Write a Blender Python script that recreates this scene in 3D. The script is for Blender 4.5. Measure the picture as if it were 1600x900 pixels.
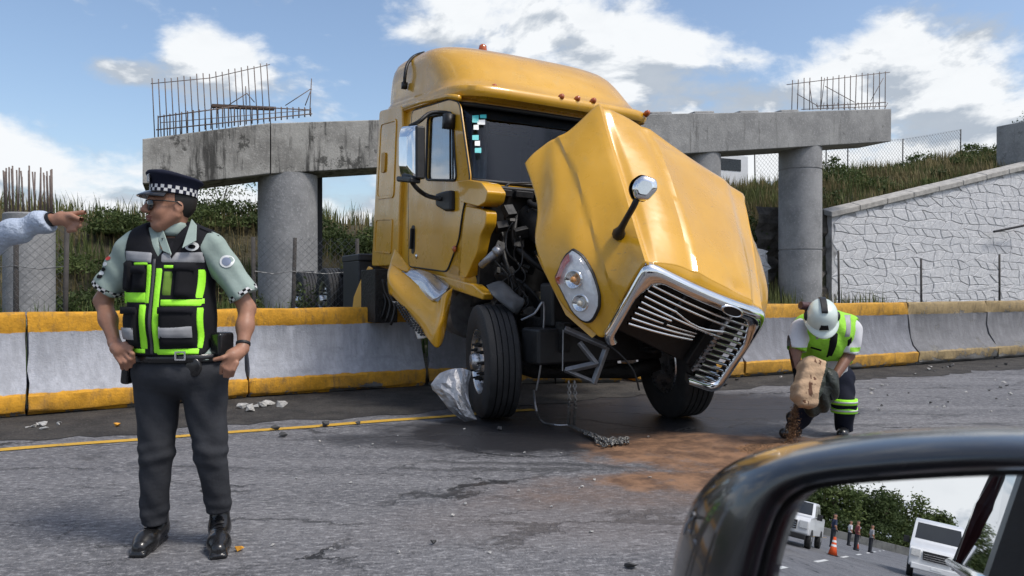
import bpy, bmesh, math, random
import numpy as np
from mathutils import Vector, Matrix
random.seed(7); rng = np.random.default_rng(7)
S = bpy.context.scene; COL = S.collection
for o in list(bpy.data.objects): bpy.data.objects.remove(o)
# ------------------------------------------------------------------ camera, sky, sun, exposure
F, HC = 1155.0, 1.25                       # focal length in photo pixels, eye height in metres
HOR = 447.0                                # row of the horizon
cam = bpy.data.cameras.new('camera'); co = bpy.data.objects.new('camera', cam); COL.objects.link(co)
co.location = (0, 0, HC); co.rotation_euler = (math.radians(90) - math.atan((450 - HOR) / F), 0, 0)
cam.sensor_width = 36; cam.lens = 36 * F / 1600; cam.clip_start = .02; cam.clip_end = 4000
cam.dof.use_dof = True; cam.dof.focus_distance = 7.0; cam.dof.aperture_fstop = 11
S.camera = co
S.view_settings.view_transform = 'Standard'; S.view_settings.look = 'None'
S.view_settings.exposure = 0.46; S.view_settings.gamma = 1
SUN_EL, SUN_AZ = math.radians(58), math.radians(118)     # azimuth clockwise from +Y: behind the camera, to the right
sd = Vector((math.sin(SUN_AZ) * math.cos(SUN_EL), math.cos(SUN_AZ) * math.cos(SUN_EL), math.sin(SUN_EL)))
sun = bpy.data.lights.new('sun', 'SUN'); sun.energy = 2.0; sun.angle = math.radians(13); sun.color = (1, .955, .89)
so = bpy.data.objects.new('sun', sun); COL.objects.link(so); so.location = (0, 0, 40)
so.rotation_euler = sd.to_track_quat('Z', 'Y').to_euler()

W = bpy.data.worlds.new('World'); S.world = W; W.use_nodes = True
nt = W.node_tree; N, K = nt.nodes, nt.links
N.clear()
def wn(t, **k):
    n = N.new(t)
    for a, b in k.items(): setattr(n, a, b)
    return n
def wm(op, a, b=None, c=None):
    n = N.new('ShaderNodeMath'); n.operation = op
    for i, v in enumerate((a, b, c)):
        if v is None: continue
        if isinstance(v, (int, float)): n.inputs[i].default_value = v
        else: K.new(v, n.inputs[i])
    return n.outputs[0]
def vm(op, a, b=None):
    n = N.new('ShaderNodeVectorMath'); n.operation = op
    for i, v in enumerate((a, b)):
        if v is None: continue
        if isinstance(v, (tuple, list)): n.inputs[i].default_value = v
        else: K.new(v, n.inputs[i])
    return n
sky = wn('ShaderNodeTexSky', sky_type='NISHITA', sun_disc=False)
sky.sun_elevation = SUN_EL; sky.sun_rotation = SUN_AZ; sky.air_density = 1.0; sky.dust_density = 2.0; sky.ozone_density = 2.2
tc = wn('ShaderNodeTexCoord'); D = tc.outputs['Generated']
sep = wn('ShaderNodeSeparateXYZ'); K.new(D, sep.inputs[0])
dz = sep.outputs[2]
def cloud_noise(off, scale, det, rough, dist=.25):
    m = vm('MULTIPLY', vm('ADD', D, off).outputs[0], (1, 1, 1.9))
    n = wn('ShaderNodeTexNoise'); n.inputs['Scale'].default_value = scale; n.inputs['Detail'].default_value = det
    n.inputs['Roughness'].default_value = rough; n.inputs['Distortion'].default_value = dist
    K.new(m.outputs[0], n.inputs['Vector']); return n.outputs[0]
n1 = cloud_noise((0, 0, 0), 4.2, 11, .56); n1b = cloud_noise((.022, -.01, .034), 4.2, 11, .56)
n2 = cloud_noise((3.1, 1.7, .4), 15, 9, .62)
blob = None
for px, py, a, b, s in ((1430, 80, 165, 105, .19), (1490, 165, 130, 60, .1), (45, 215, 135, 125, .17), (870, 25, 260, 70, .13), (1000, 80, 120, 45, .1),
                        (205, 122, 60, 32, .14), (345, 88, 85, 45, .15), (1180, 155, 190, 34, .13), (400, 2, 110, 22, .1), (1530, 215, 90, 45, .12),
                        (560, 70, 150, 90, -.1), (1190, 60, 130, 75, -.1), (90, 30, 150, 60, -.08), (1590, 90, 60, 90, -.06), (360, 180, 110, 40, -.03)):
    c = Vector(((px - 800) / F, 1, (HOR - py) / F)); L = c.length; c /= L
    m = vm('MULTIPLY', vm('SUBTRACT', D, tuple(c)).outputs[0], (F * L / a, 2.5, F * L / b))
    ln = vm('LENGTH', m.outputs[0]).outputs['Value']
    t = wm('MULTIPLY', wm('MAXIMUM', wm('SUBTRACT', 1.15, ln), 0.0), s)
    blob = t if blob is None else wm('ADD', blob, t)
hz = wm('MULTIPLY', wm('POWER', wm('SUBTRACT', 1.0, wm('MINIMUM', wm('MAXIMUM', dz, 0.0), 1.0)), 5.0), .235)
dens = wm('ADD', wm('ADD', wm('ADD', n1, wm('MULTIPLY', wm('SUBTRACT', n2, .5), .24)), blob), hz)
mr = wn('ShaderNodeMapRange', interpolation_type='SMOOTHSTEP'); K.new(dens, mr.inputs[0])
mr.inputs[1].default_value = .50; mr.inputs[2].default_value = .655
sh = wn('ShaderNodeMapRange'); K.new(wm('SUBTRACT', n1, n1b), sh.inputs[0]); sh.inputs[1].default_value = -.035; sh.inputs[2].default_value = .035
sh2 = wm('ADD', wm('MULTIPLY', sh.outputs[0], .8), wm('MULTIPLY', n2, .35))
cr = wn('ShaderNodeValToRGB'); K.new(sh2, cr.inputs[0])
cr.color_ramp.elements[0].position = .15; cr.color_ramp.elements[0].color = (.34, .385, .445, 1)
cr.color_ramp.elements[1].position = .98; cr.color_ramp.elements[1].color = (.68, .70, .72, 1)
skm = wn('ShaderNodeMix', data_type='RGBA', blend_type='MULTIPLY'); skm.inputs[0].default_value = 1
K.new(sky.outputs[0], skm.inputs[6]); skm.inputs[7].default_value = (.138, .135, .131, 1)
mix = wn('ShaderNodeMix', data_type='RGBA'); K.new(mr.outputs[0], mix.inputs[0]); K.new(skm.outputs[2], mix.inputs[6]); K.new(cr.outputs[0], mix.inputs[7])
bg = wn('ShaderNodeBackground'); bg.inputs[1].default_value = 1.0; K.new(mix.outputs[2], bg.inputs[0])
W.cycles.sampling_method = 'MANUAL'; W.cycles.sample_map_resolution = 512
K.new(bg.outputs[0], wn('ShaderNodeOutputWorld').inputs[0])

# ------------------------------------------------------------------ helpers
def at(px, py, Y): return np.array(((px - 800) / F * Y, Y, HC + (HOR - py) / F * Y))
def gnd(px, py, z=0.0):
    Y = (HC - z) * F / (py - HOR); return np.array(((px - 800) / F * Y, Y, z))
RA = math.radians(24); U = np.array((math.cos(RA), math.sin(RA), 0)); V = np.array((-math.sin(RA), math.cos(RA), 0)); Zv = np.array((0, 0, 1.))
def uv(u, v, z=0.0): return U * u + V * v + np.array((0, 0, z))
def plane_hit(px, py, v):                    # point on the vertical plane parallel to the road at offset v
    d = np.array(((px - 800) / F, 1, (HOR - py) / F)); Y = v / (d @ V); return d * Y + np.array((0, 0, HC))
def rotz(a): return np.array([[math.cos(a), -math.sin(a), 0], [math.sin(a), math.cos(a), 0], [0, 0, 1]])
def rotx(a): return np.array([[1, 0, 0], [0, math.cos(a), -math.sin(a)], [0, math.sin(a), math.cos(a)]])
def roty(a): return np.array([[math.cos(a), 0, math.sin(a)], [0, 1, 0], [-math.sin(a), 0, math.cos(a)]])

MATS = {}
def M(name, col, rough=.55, metal=0., var=.12, scale=6., bump=0., bscale=60., coat=0., col2=None, spec=.5, detail=6, stretch=(1, 1, 1), rvar=.1, trans=0., emit=0., alpha=1., ior=1.45):
    if name in MATS: return MATS[name]
    m = bpy.data.materials.new(name); m.use_nodes = True; t = m.node_tree; n, k = t.nodes, t.links
    p = n['Principled BSDF']
    tcn = n.new('ShaderNodeTexCoord'); mp = n.new('ShaderNodeMapping'); mp.inputs['Scale'].default_value = stretch
    k.new(tcn.outputs['Object'], mp.inputs[0])
    nz = n.new('ShaderNodeTexNoise'); nz.inputs['Scale'].default_value = scale; nz.inputs['Detail'].default_value = detail; nz.inputs['Roughness'].default_value = .62
    k.new(mp.outputs[0], nz.inputs['Vector'])
    r = n.new('ShaderNodeValToRGB'); k.new(nz.outputs[0], r.inputs[0])
    c2 = col2 or tuple(min(1, c * (1 + var)) for c in col)
    c1 = tuple(c * (1 - var) for c in col)
    r.color_ramp.elements[0].position = .32; r.color_ramp.elements[0].color = (*c1, 1)
    r.color_ramp.elements[1].position = .68; r.color_ramp.elements[1].color = (*c2, 1)
    k.new(r.outputs[0], p.inputs['Base Color'])
    rm = n.new('ShaderNodeMapRange'); k.new(nz.outputs[0], rm.inputs[0]); rm.inputs[1].default_value = .3; rm.inputs[2].default_value = .7
    rm.inputs[3].default_value = max(.02, rough - rvar * rough); rm.inputs[4].default_value = min(1, rough + rvar * rough); k.new(rm.outputs[0], p.inputs['Roughness'])
    p.inputs['Metallic'].default_value = metal; p.inputs['Specular IOR Level'].default_value = spec
    p.inputs['Coat Weight'].default_value = coat; p.inputs['Coat Roughness'].default_value = .06
    p.inputs['Transmission Weight'].default_value = trans; p.inputs['IOR'].default_value = ior; p.inputs['Alpha'].default_value = alpha
    if emit: p.inputs['Emission Color'].default_value = (*col, 1); p.inputs['Emission Strength'].default_value = emit
    if bump:
        b = n.new('ShaderNodeTexNoise'); b.inputs['Scale'].default_value = bscale; b.inputs['Detail'].default_value = 5
        k.new(mp.outputs[0], b.inputs['Vector']); bn = n.new('ShaderNodeBump'); bn.inputs['Strength'].default_value = min(1, bump * 4); bn.inputs['Distance'].default_value = bump * .05
        k.new(b.outputs[0], bn.inputs['Height']); k.new(bn.outputs[0], p.inputs['Normal'])
    MATS[name] = m; return m

def tag(o, label=None, cat=None, group=None, kind=None):
    if label: o['label'] = label
    if cat: o['category'] = cat
    if group: o['group'] = group
    if kind: o['kind'] = kind
    return o
def empty(name, loc, label=None, cat=None, group=None, rz=0):
    o = bpy.data.objects.new(name, None); o.location = tuple(loc); o.rotation_euler = (0, 0, rz); o.empty_display_size = .1; COL.objects.link(o)
    return tag(o, label, cat, group)
def origin(o):                               # translation of an object up its chain (only unrotated roots use this)
    v = Vector((0, 0, 0))
    while o is not None: v += o.location; o = o.parent
    return np.array(v)
def link(name, me, parent=None, kind=None):
    o = bpy.data.objects.new(name, me); COL.objects.link(o)
    if parent is not None: o.parent = parent
    if kind: o['kind'] = kind
    return o
class MB:
    """collects shapes into one mesh"""
    def __init__(s): s.v = []; s.f = []; s.mi = []; s.cur = 0
    def add(s, vs, fs):
        b = len(s.v); s.v += [tuple(map(float, p)) for p in vs]; s.f += [tuple(i + b for i in f) for f in fs]; s.mi += [s.cur] * len(fs); return s
    def box(s, c, h, R=None):
        c = np.array(c, float); h = np.array(h, float)
        pts = np.array([(x, y, z) for x in (-1, 1) for y in (-1, 1) for z in (-1, 1)]) * h
        if R is not None: pts = pts @ np.array(R).T
        return s.add(pts + c, [(0, 1, 3, 2), (4, 6, 7, 5), (0, 4, 5, 1), (2, 3, 7, 6), (0, 2, 6, 4), (1, 5, 7, 3)])
    def tube(s, pts, r, seg=8, cap=True):
        pts = [np.array(p, float) for p in pts]; n = len(pts); rr = [r] * n if isinstance(r, (int, float)) else list(r)
        ref = None; rings = []
        for i, p in enumerate(pts):
            t = pts[min(i + 1, n - 1)] - pts[max(i - 1, 0)]; t = t / (np.linalg.norm(t) + 1e-12)
            if ref is None:
                a = np.array((0, 0, 1.)) if abs(t[2]) < .9 else np.array((1., 0, 0)); ref = np.cross(t, a)
            ref = ref - t * (ref @ t); ref /= np.linalg.norm(ref) + 1e-12; bi = np.cross(t, ref)
            rings.append([p + rr[i] * (math.cos(2 * math.pi * k / seg) * ref + math.sin(2 * math.pi * k / seg) * bi) for k in range(seg)])
        vs = [q for ring in rings for q in ring]; fs = []
        for i in range(n - 1):
            for k in range(seg): fs.append((i * seg + k, i * seg + (k + 1) % seg, (i + 1) * seg + (k + 1) % seg, (i + 1) * seg + k))
        if cap: fs.append(tuple(range(seg))[::-1]); fs.append(tuple((n - 1) * seg + k for k in range(seg)))
        return s.add(vs, fs)
    def lathe(s, prof, c, axis, seg=32, cap=True):   # prof: (r, h) pairs along axis
        ax = np.array(axis, float); ax /= np.linalg.norm(ax); a = np.array((0, 0, 1.)) if abs(ax[2]) < .9 else np.array((1., 0, 0))
        e1 = np.cross(ax, a); e1 /= np.linalg.norm(e1); e2 = np.cross(ax, e1); c = np.array(c, float); vs = []; fs = []
        for r, h in prof:
            for k in range(seg):
                t = 2 * math.pi * k / seg; vs.append(c + ax * h + r * (math.cos(t) * e1 + math.sin(t) * e2))
        m = len(prof)
        for i in range(m - 1):
            for k in range(seg): fs.append((i * seg + k, i * seg + (k + 1) % seg, (i + 1) * seg + (k + 1) % seg, (i + 1) * seg + k))
        if cap: fs.append(tuple(range(seg))[::-1]); fs.append(tuple((m - 1) * seg + k for k in range(seg)))
        return s.add(vs, fs)
    def plate(s, poly, off):                  # polygon with thickness vector
        p = [np.array(q, float) for q in poly]; o = np.array(off, float); n = len(p)
        fs = [tuple(range(n)), tuple(range(2 * n - 1, n - 1, -1))] + [(i, i + n, (i + 1) % n + n, (i + 1) % n) for i in range(n)]
        return s.add(p + [q + o for q in p], fs)
    def grid(s, P, closeu=False, closev=False):
        P = np.array(P, float); a, b = P.shape[:2]; fs = []
        for i in range(a if closeu else a - 1):
            for j in range(b if closev else b - 1):
                fs.append((i * b + j, i * b + (j + 1) % b, ((i + 1) % a) * b + (j + 1) % b, ((i + 1) % a) * b + j))
        return s.add(P.reshape(-1, 3), fs)
    def mesh(s, name, mats, smooth=False, org=None):
        me = bpy.data.meshes.new(name); v = np.array(s.v)
        if org is not None: v = v - org
        me.from_pydata(v.tolist(), [], s.f)
        for m in (mats if isinstance(mats, (list, tuple)) else [mats]): me.materials.append(m)
        if any(s.mi): me.polygons.foreach_set('material_index', s.mi)
        bm = bmesh.new(); bm.from_mesh(me); bmesh.ops.recalc_face_normals(bm, faces=bm.faces); bm.to_mesh(me); bm.free()
        if smooth: me.polygons.foreach_set('use_smooth', [True] * len(me.polygons))
        me.update(); return me
    def obj(s, name, mats, parent=None, smooth=False, bevel=0., sub=0, solid=0., world=True, kind=None, seg=2, auto=None):
        o = link(name, s.mesh(name, mats, smooth or bool(bevel) or auto is not None, origin(parent) if (world and parent is not None) else None), parent, kind)
        if solid: md = o.modifiers.new('solid', 'SOLIDIFY'); md.thickness = solid; md.offset = -1
        if sub: md = o.modifiers.new('sub', 'SUBSURF'); md.levels = sub; md.render_levels = sub
        if bevel:
            md = o.modifiers.new('bevel', 'BEVEL'); md.width = bevel; md.segments = seg; md.limit_method = 'ANGLE'; md.angle_limit = math.radians(38); md.harden_normals = True
        if auto is not None: sharp(o.data, auto)
        return o
def sharp(me, deg):
    bm = bmesh.new(); bm.from_mesh(me)
    for e in bm.edges:
        if len(e.link_faces) == 2 and e.calc_face_angle(0) > math.radians(deg): e.smooth = False
    bm.to_mesh(me); bm.free()
def top(mb, name, mats, label, cat, group=None, base=None, **k):   # a thing that is one mesh, origin at its base
    v = np.array(mb.v); b = np.array(base) if base is not None else np.array(((v[:, 0].min() + v[:, 0].max()) / 2, (v[:, 1].min() + v[:, 1].max()) / 2, v[:, 2].min()))
    mb.v = [tuple(q) for q in v - b]; o = mb.obj(name, mats, None, **k); o.location = tuple(b); return tag(o, label, cat, group)
def copy_tree(o, parent=None):
    c = o.copy(); COL.objects.link(c); c.parent = parent
    for ch in [x for x in o.children]: copy_tree(ch, c)
    return c
def spline(pts, n):
    pts = np.array(pts, float); m = len(pts); out = []
    for i in range(n):
        t = i / (n - 1) * (m - 1); k = min(int(t), m - 2); f = t - k
        p0, p1, p2, p3 = pts[max(k - 1, 0)], pts[k], pts[k + 1], pts[min(k + 2, m - 1)]
        out.append(.5 * (2 * p1 + (p2 - p0) * f + (2 * p0 - 5 * p1 + 4 * p2 - p3) * f * f + (3 * p1 - p0 - 3 * p2 + p3) * f ** 3))
    return np.array(out)
def grid_sample(C, a, b):                    # smooth resampling of a control grid
    C = np.array(C, float); r = np.array([spline(row, b) for row in C]); return np.array([spline(r[:, j], a) for j in range(b)]).transpose(1, 0, 2)

# ---- signed-distance modelling for bodies, clothes and sacks
def rc(P, a, b, r1, r2):
    a = np.array(a); ba = np.array(b) - a; pa = P - a; t = np.clip(pa @ ba / (ba @ ba + 1e-12), 0, 1)
    return np.linalg.norm(pa - t[:, None] * ba, axis=1) - (r1 + (r2 - r1) * t)
def ell(P, c, r, R=None):
    p = P - np.array(c)
    if R is not None: p = p @ R
    r = np.array(r); k0 = np.linalg.norm(p / r, axis=1); k1 = np.linalg.norm(p / (r * r), axis=1); return k0 * (k0 - 1) / (k1 + 1e-9)
def rbox(P, c, h, r, R=None):
    p = P - np.array(c)
    if R is not None: p = p @ R
    q = np.abs(p) - np.array(h) + r; return np.linalg.norm(np.maximum(q, 0), axis=1) + np.minimum(q.max(1), 0) - r
def smin(a, b, k):
    h = np.clip(.5 + .5 * (b - a) / k, 0, 1); return b * (1 - h) + a * h - k * h * (1 - h)
def smax(a, b, k): return -smin(-a, -b, k)
def sun_(k, *ds):
    d = ds[0]
    for e in ds[1:]: d = smin(d, e, k)
    return d
def nets(f, lo, hi, res):
    """surface nets on a sparse grid"""
    lo = np.array(lo, float); B = 8; nb = np.ceil((np.array(hi) - lo) / (res * B)).astype(int); n = nb * B + 1
    bi = np.stack(np.meshgrid(*[np.arange(k) for k in nb], indexing='ij'), -1).reshape(-1, 3)
    cc = f(lo + (bi + .5) * B * res)
    val = np.repeat(np.repeat(np.repeat(np.where(cc < 0, -1., 1.).reshape(nb), B, 0), B, 1), B, 2)
    val = np.pad(val, ((0, 1),) * 3, mode='edge')
    act = bi[np.abs(cc) < B * res * 1.15]
    off = np.stack(np.meshgrid(*[np.arange(B + 1)] * 3, indexing='ij'), -1).reshape(-1, 3)
    idx = (act[:, None, :] * B + off[None]).reshape(-1, 3)
    flat = np.unique(np.ravel_multi_index(idx.T, n)); ii = np.stack(np.unravel_index(flat, n), -1)
    val.reshape(-1)[flat] = f(lo + ii * res)
    s = val < 0
    cnt = sum(s[i:n[0] - 1 + i, j:n[1] - 1 + j, k:n[2] - 1 + k].astype(int) for i in (0, 1) for j in (0, 1) for k in (0, 1))
    cell = np.argwhere((cnt > 0) & (cnt < 8)); cid = -np.ones(n - 1, int); cid[tuple(cell.T)] = np.arange(len(cell))
    acc = np.zeros((len(cell), 3)); num = np.zeros(len(cell)); cor = [(i, j, k) for i in (0, 1) for j in (0, 1) for k in (0, 1)]
    for a in cor:
        for ax in range(3):
            if a[ax]: continue
            b = list(a); b[ax] = 1
            va = val[tuple((cell + a).T)]; vb = val[tuple((cell + b).T)]; m = (va < 0) != (vb < 0); t = np.where(m, va / np.where(m, va - vb, 1), 0)
            p = np.tile(np.array(a, float), (len(cell), 1)); p[:, ax] = t; acc[m] += p[m]; num[m] += 1
    vs = lo + (cell + acc / num[:, None]) * res; fs = []
    for ax in range(3):
        o1, o2 = [(1, 2), (2, 0), (0, 1)][ax]; sl = [slice(None)] * 3; s2 = [slice(None)] * 3; sl[ax] = slice(0, -1); s2[ax] = slice(1, None)
        a = s[tuple(sl)]; b = s[tuple(s2)]; e = np.argwhere(a != b); e = e[(e[:, o1] > 0) & (e[:, o2] > 0) & (e[:, o1] < n[o1] - 1) & (e[:, o2] < n[o2] - 1)]
        d1 = np.zeros(3, int); d1[o1] = 1; d2 = np.zeros(3, int); d2[o2] = 1
        q = np.stack([cid[tuple((e - x).T)] for x in (d1 * 0, d1, d1 + d2, d2)], 1); flip = ~a[tuple(e.T)]
        q[flip] = q[flip][:, ::-1]; fs.append(q)
    fs = np.concatenate(fs); fs = fs[(fs >= 0).all(1)]; return vs, fs
def sdf_obj(name, f, lo, hi, res, mat, parent=None, it=2, zones=None, kind=None):
    vs, fs = nets(f, lo, hi, res); me = bpy.data.meshes.new(name); me.from_pydata(vs.tolist(), [], fs.tolist())
    for m in (mat if isinstance(mat, (list, tuple)) else [mat]): me.materials.append(m)
    if zones is not None: me.polygons.foreach_set('material_index', zones(vs[fs].mean(1)).astype(int))
    me.polygons.foreach_set('use_smooth', [True] * len(me.polygons)); me.update()
    o = link(name, me, parent, kind)
    if it: md = o.modifiers.new('smooth', 'SMOOTH'); md.iterations = it; md.factor = .5
    return o
def march(f, xs, zs, y0=-1.2, y1=.5):        # first hit on a field along +y
    P = np.stack([xs, np.full_like(xs, y0), zs], 1)
    for _ in range(60):
        d = f(P); P[:, 1] = np.minimum(P[:, 1] + np.maximum(d, 0) * .8, y1)
    return P[:, 1]
def cloth_patch(mb, f, poly, th, nx=8, nz=8):  # raised patch on the front of a field; poly = 4 (x, z) corners, tl tr br bl
    a = np.linspace(0, 1, nx); b = np.linspace(0, 1, nz); tl, tr, br, bl = [np.array(p) for p in poly]
    G = np.array([[(tl * (1 - s) + tr * s) * (1 - t) + (bl * (1 - s) + br * s) * t for s in a] for t in b]); xs, zs = G[..., 0].ravel(), G[..., 1].ravel()
    y = march(f, xs, zs).reshape(nz, nx); y = np.minimum(y, np.median(y) + .07)
    edge = np.minimum.outer(np.minimum(b, 1 - b), np.ones(nx)); edge = np.minimum(edge, np.minimum(a, 1 - a)[None])
    h = np.where(edge > 0, th, -.004)
    base = np.stack([G[..., 0], y - h, G[..., 1]], -1); back = np.stack([G[..., 0], y + .006, G[..., 1]], -1)
    mb.grid(base); m = nz * nx
    return mb
# ------------------------------------------------------------------ the setting
def nodes_mat(name):
    m = bpy.data.materials.new(name); m.use_nodes = True; return m, m.node_tree.nodes, m.node_tree.links, m.node_tree.nodes['Principled BSDF']
class NT:
    def __init__(s, m): s.n = m.node_tree.nodes; s.k = m.node_tree.links
    def put(s, sock, v):
        if isinstance(v, (int, float)): sock.default_value = v
        elif isinstance(v, tuple): sock.default_value = v if len(v) == len(sock.default_value) else (*v, 1)
        else: s.k.new(v, sock)
    def coord(s, rot=0., scale=(1, 1, 1), loc=(0, 0, 0), out='Object'):
        t = s.n.new('ShaderNodeTexCoord'); m = s.n.new('ShaderNodeMapping'); m.inputs['Rotation'].default_value = (0, 0, rot); m.inputs['Scale'].default_value = scale; m.inputs['Location'].default_value = loc
        s.k.new(t.outputs[out], m.inputs[0]); return m.outputs[0]
    def noise(s, vec, scale, det=6, rough=.6, dist=0., color=False):
        x = s.n.new('ShaderNodeTexNoise'); s.k.new(vec, x.inputs['Vector']); x.inputs['Scale'].default_value = scale; x.inputs['Detail'].default_value = det; x.inputs['Roughness'].default_value = rough; x.inputs['Distortion'].default_value = dist
        return x.outputs[1 if color else 0]
    def math(s, op, a, b=None, c=None, clamp=False):
        x = s.n.new('ShaderNodeMath'); x.operation = op; x.use_clamp = clamp
        for i, v in enumerate((a, b, c)):
            if v is not None: s.put(x.inputs[i], v)
        return x.outputs[0]
    def ramp(s, v, a, b, c=0., d=1., smooth=True):
        x = s.n.new('ShaderNodeMapRange'); x.interpolation_type = 'SMOOTHSTEP' if smooth else 'LINEAR'
        for i, q in enumerate((v, a, b, c, d)): s.put(x.inputs[i], q)
        return x.outputs[0]
    def mix(s, f, a, b, mode='MIX'):
        x = s.n.new('ShaderNodeMix'); x.data_type = 'RGBA'; x.blend_type = mode
        s.put(x.inputs[0], f); s.put(x.inputs[6], a); s.put(x.inputs[7], b); return x.outputs[2]
    def vmath(s, op, a, b):
        x = s.n.new('ShaderNodeVectorMath'); x.operation = op
        for i, v in enumerate((a, b)): s.put(x.inputs[i], v)
        return x.outputs['Value'] if op in ('LENGTH', 'DISTANCE') else x.outputs[0]
    def voro(s, vec, scale, feat='DISTANCE_TO_EDGE', rand=1.):
        x = s.n.new('ShaderNodeTexVoronoi'); x.feature = feat; s.k.new(vec, x.inputs['Vector']); x.inputs['Scale'].default_value = scale; x.inputs['Randomness'].default_value = rand; return x.outputs['Distance']
    def sep(s, vec):
        x = s.n.new('ShaderNodeSeparateXYZ'); s.k.new(vec, x.inputs[0]); return x.outputs
    def bump(s, h, strength, dist, nrm=None):
        x = s.n.new('ShaderNodeBump'); x.inputs['Strength'].default_value = strength; x.inputs['Distance'].default_value = dist; s.k.new(h, x.inputs['Height'])
        if nrm is not None: s.k.new(nrm, x.inputs['Normal'])
        return x.outputs[0]

# asphalt, in road coordinates (x along the road)
m, n_, k_, P_ = nodes_mat('asphalt'); t = NT(m)
c0 = t.coord(); c = t.coord(rot=-RA)
big = t.noise(c, .35, 5); streak = t.noise(t.coord(rot=-RA, scale=(.25, 2.2, 1)), 1.3, 7, .65); fine = t.noise(c, 95, 3, .7); mid = t.noise(c, 9, 6, .65)
col = t.mix(t.ramp(big, .35, .65), (.095, .093, .096), (.150, .146, .146))
col = t.mix(t.ramp(streak, .42, .72, 0, .65), col, (.20, .194, .19))
col = t.mix(t.ramp(streak, .48, .28, 0, .6), col, (.050, .050, .054))
col = t.mix(t.ramp(mid, .5, .75, 0, .5), col, (.25, .243, .236))
grn = t.noise(t.coord(rot=-RA, scale=(.55, 1.3, 1)), 30, 5, .75); agg = t.noise(t.coord(scale=(1, .45, 1)), 70, 3, .8)
col = t.mix(t.ramp(grn, .51, .66, 0, .9), col, (.34, .33, .32)); col = t.mix(t.ramp(grn, .48, .35, 0, .85), col, (.05, .05, .053)); col = t.mix(t.ramp(agg, .56, .68, 0, .6), col, (.40, .39, .38)); col = t.mix(t.ramp(agg, .44, .34, 0, .6), col, (.03, .03, .032))
col = t.mix(t.ramp(fine, .56, .78, 0, .85), col, (.36, .35, .34)); col = t.mix(t.ramp(fine, .44, .28, 0, .8), col, (.022, .022, .024))
wob = t.vmath('ADD', t.coord(rot=-RA, scale=(.30, .95, 1)), t.vmath('SCALE', t.noise(c, 1.5, 4, .6, color=True), (.0, 0, 0)))
wv = n_.new('ShaderNodeVectorMath'); wv.operation = 'MULTIPLY_ADD'; k_.new(t.noise(c, 1.6, 6, .7, color=True), wv.inputs[0]); wv.inputs[1].default_value = (.75, .75, 0); k_.new(t.coord(rot=-RA, scale=(.45, .85, 1)), wv.inputs[2])
ck = t.ramp(t.voro(wv.outputs[0], .62), .003, .014, 1, 0); ckm = t.math('MULTIPLY', ck, t.ramp(t.noise(c, .8, 4), .44, .60))
wv2 = n_.new('ShaderNodeVectorMath'); wv2.operation = 'MULTIPLY_ADD'; k_.new(t.noise(c, 3.6, 6, .75, color=True), wv2.inputs[0]); wv2.inputs[1].default_value = (.5, .5, 0); k_.new(t.coord(rot=-RA, scale=(.4, 1.5, 1)), wv2.inputs[2])
ck2 = t.math('MULTIPLY', t.ramp(t.voro(wv2.outputs[0], 1.7), .003, .012, 1, 0), t.ramp(t.noise(c, .9, 5, .6), .48, .60))
wv3 = n_.new('ShaderNodeVectorMath'); wv3.operation = 'MULTIPLY_ADD'; k_.new(t.noise(c, 2.2, 7, .7, color=True), wv3.inputs[0]); wv3.inputs[1].default_value = (.12, .42, 0); k_.new(t.coord(rot=-RA, scale=(.10, .75, 1), loc=(3.3, 1.7, 0)), wv3.inputs[2])
ck3 = t.math('MULTIPLY', t.ramp(t.voro(wv3.outputs[0], 1.3), .003, .022, 1, 0), t.ramp(t.noise(c, .7, 6, .65), .44, .56))
ckm = t.math('MAXIMUM', t.math('MAXIMUM', ckm, t.math('MULTIPLY', ck2, .6)), t.math('MULTIPLY', ck3, .6))
col = t.mix(ckm, col, (.012, .012, .013))
def stain(center, a, b, ang, amt, lo=.75, hi=1.15):
    p = t.vmath('SUBTRACT', c0, tuple(center)); x = n_.new('ShaderNodeMapping'); x.inputs['Rotation'].default_value = (0, 0, -ang); k_.new(p, x.inputs[0])
    q = t.vmath('MULTIPLY', x.outputs[0], (1 / a, 1 / b, 0)); L = t.vmath('LENGTH', q, (0, 0, 0))
    return t.ramp(t.math('ADD', L, t.math('MULTIPLY', t.math('SUBTRACT', t.noise(c, 2.2, 7, .68), .5), amt)), lo, hi, 1, 0)
# oil and coolant under the wreck, with the wheel marks dragged behind it
oil = t.math('MAXIMUM', stain(gnd(900, 672), 1.7, .95, .1, .9), stain(gnd(1010, 640), 2.2, 1.3, .2, .8))
oil = t.math('MAXIMUM', oil, t.math('MULTIPLY', stain(gnd(760, 690), 1.5, .35, -.1, 1.0), .7))
col = t.mix(t.math('MULTIPLY', oil, .93), col, (.012, .012, .014))
snd = t.math('MAXIMUM', stain(gnd(1125, 705), 1.0, .72, .1, 1.2), stain(gnd(1060, 752), .62, .30, .05, 1.5, .6, 1.15))
snd = t.math('MAXIMUM', snd, t.math('MULTIPLY', stain(gnd(1010, 765), 1.0, .4, .1, 1.4, .5, 1.3), .3))
sand_c = t.mix(t.ramp(t.noise(c, 5, 7, .7), .35, .65), (.10, .052, .028), (.27, .145, .075))
sf = t.math('MULTIPLY', snd, t.ramp(t.noise(c, 3.2, 7, .75), .28, .48, .45, 1)); col = t.mix(sf, col, sand_c)
dust = t.math('MULTIPLY', stain(gnd(1040, 800), 1.5, .5, .15, 1.1, .5, 1.4), .25); col = t.mix(dust, col, (.17, .125, .10))
col = t.mix(1.0, col, (.97, .985, 1.03), 'MULTIPLY')
k_.new(col, P_.inputs['Base Color'])
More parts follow.
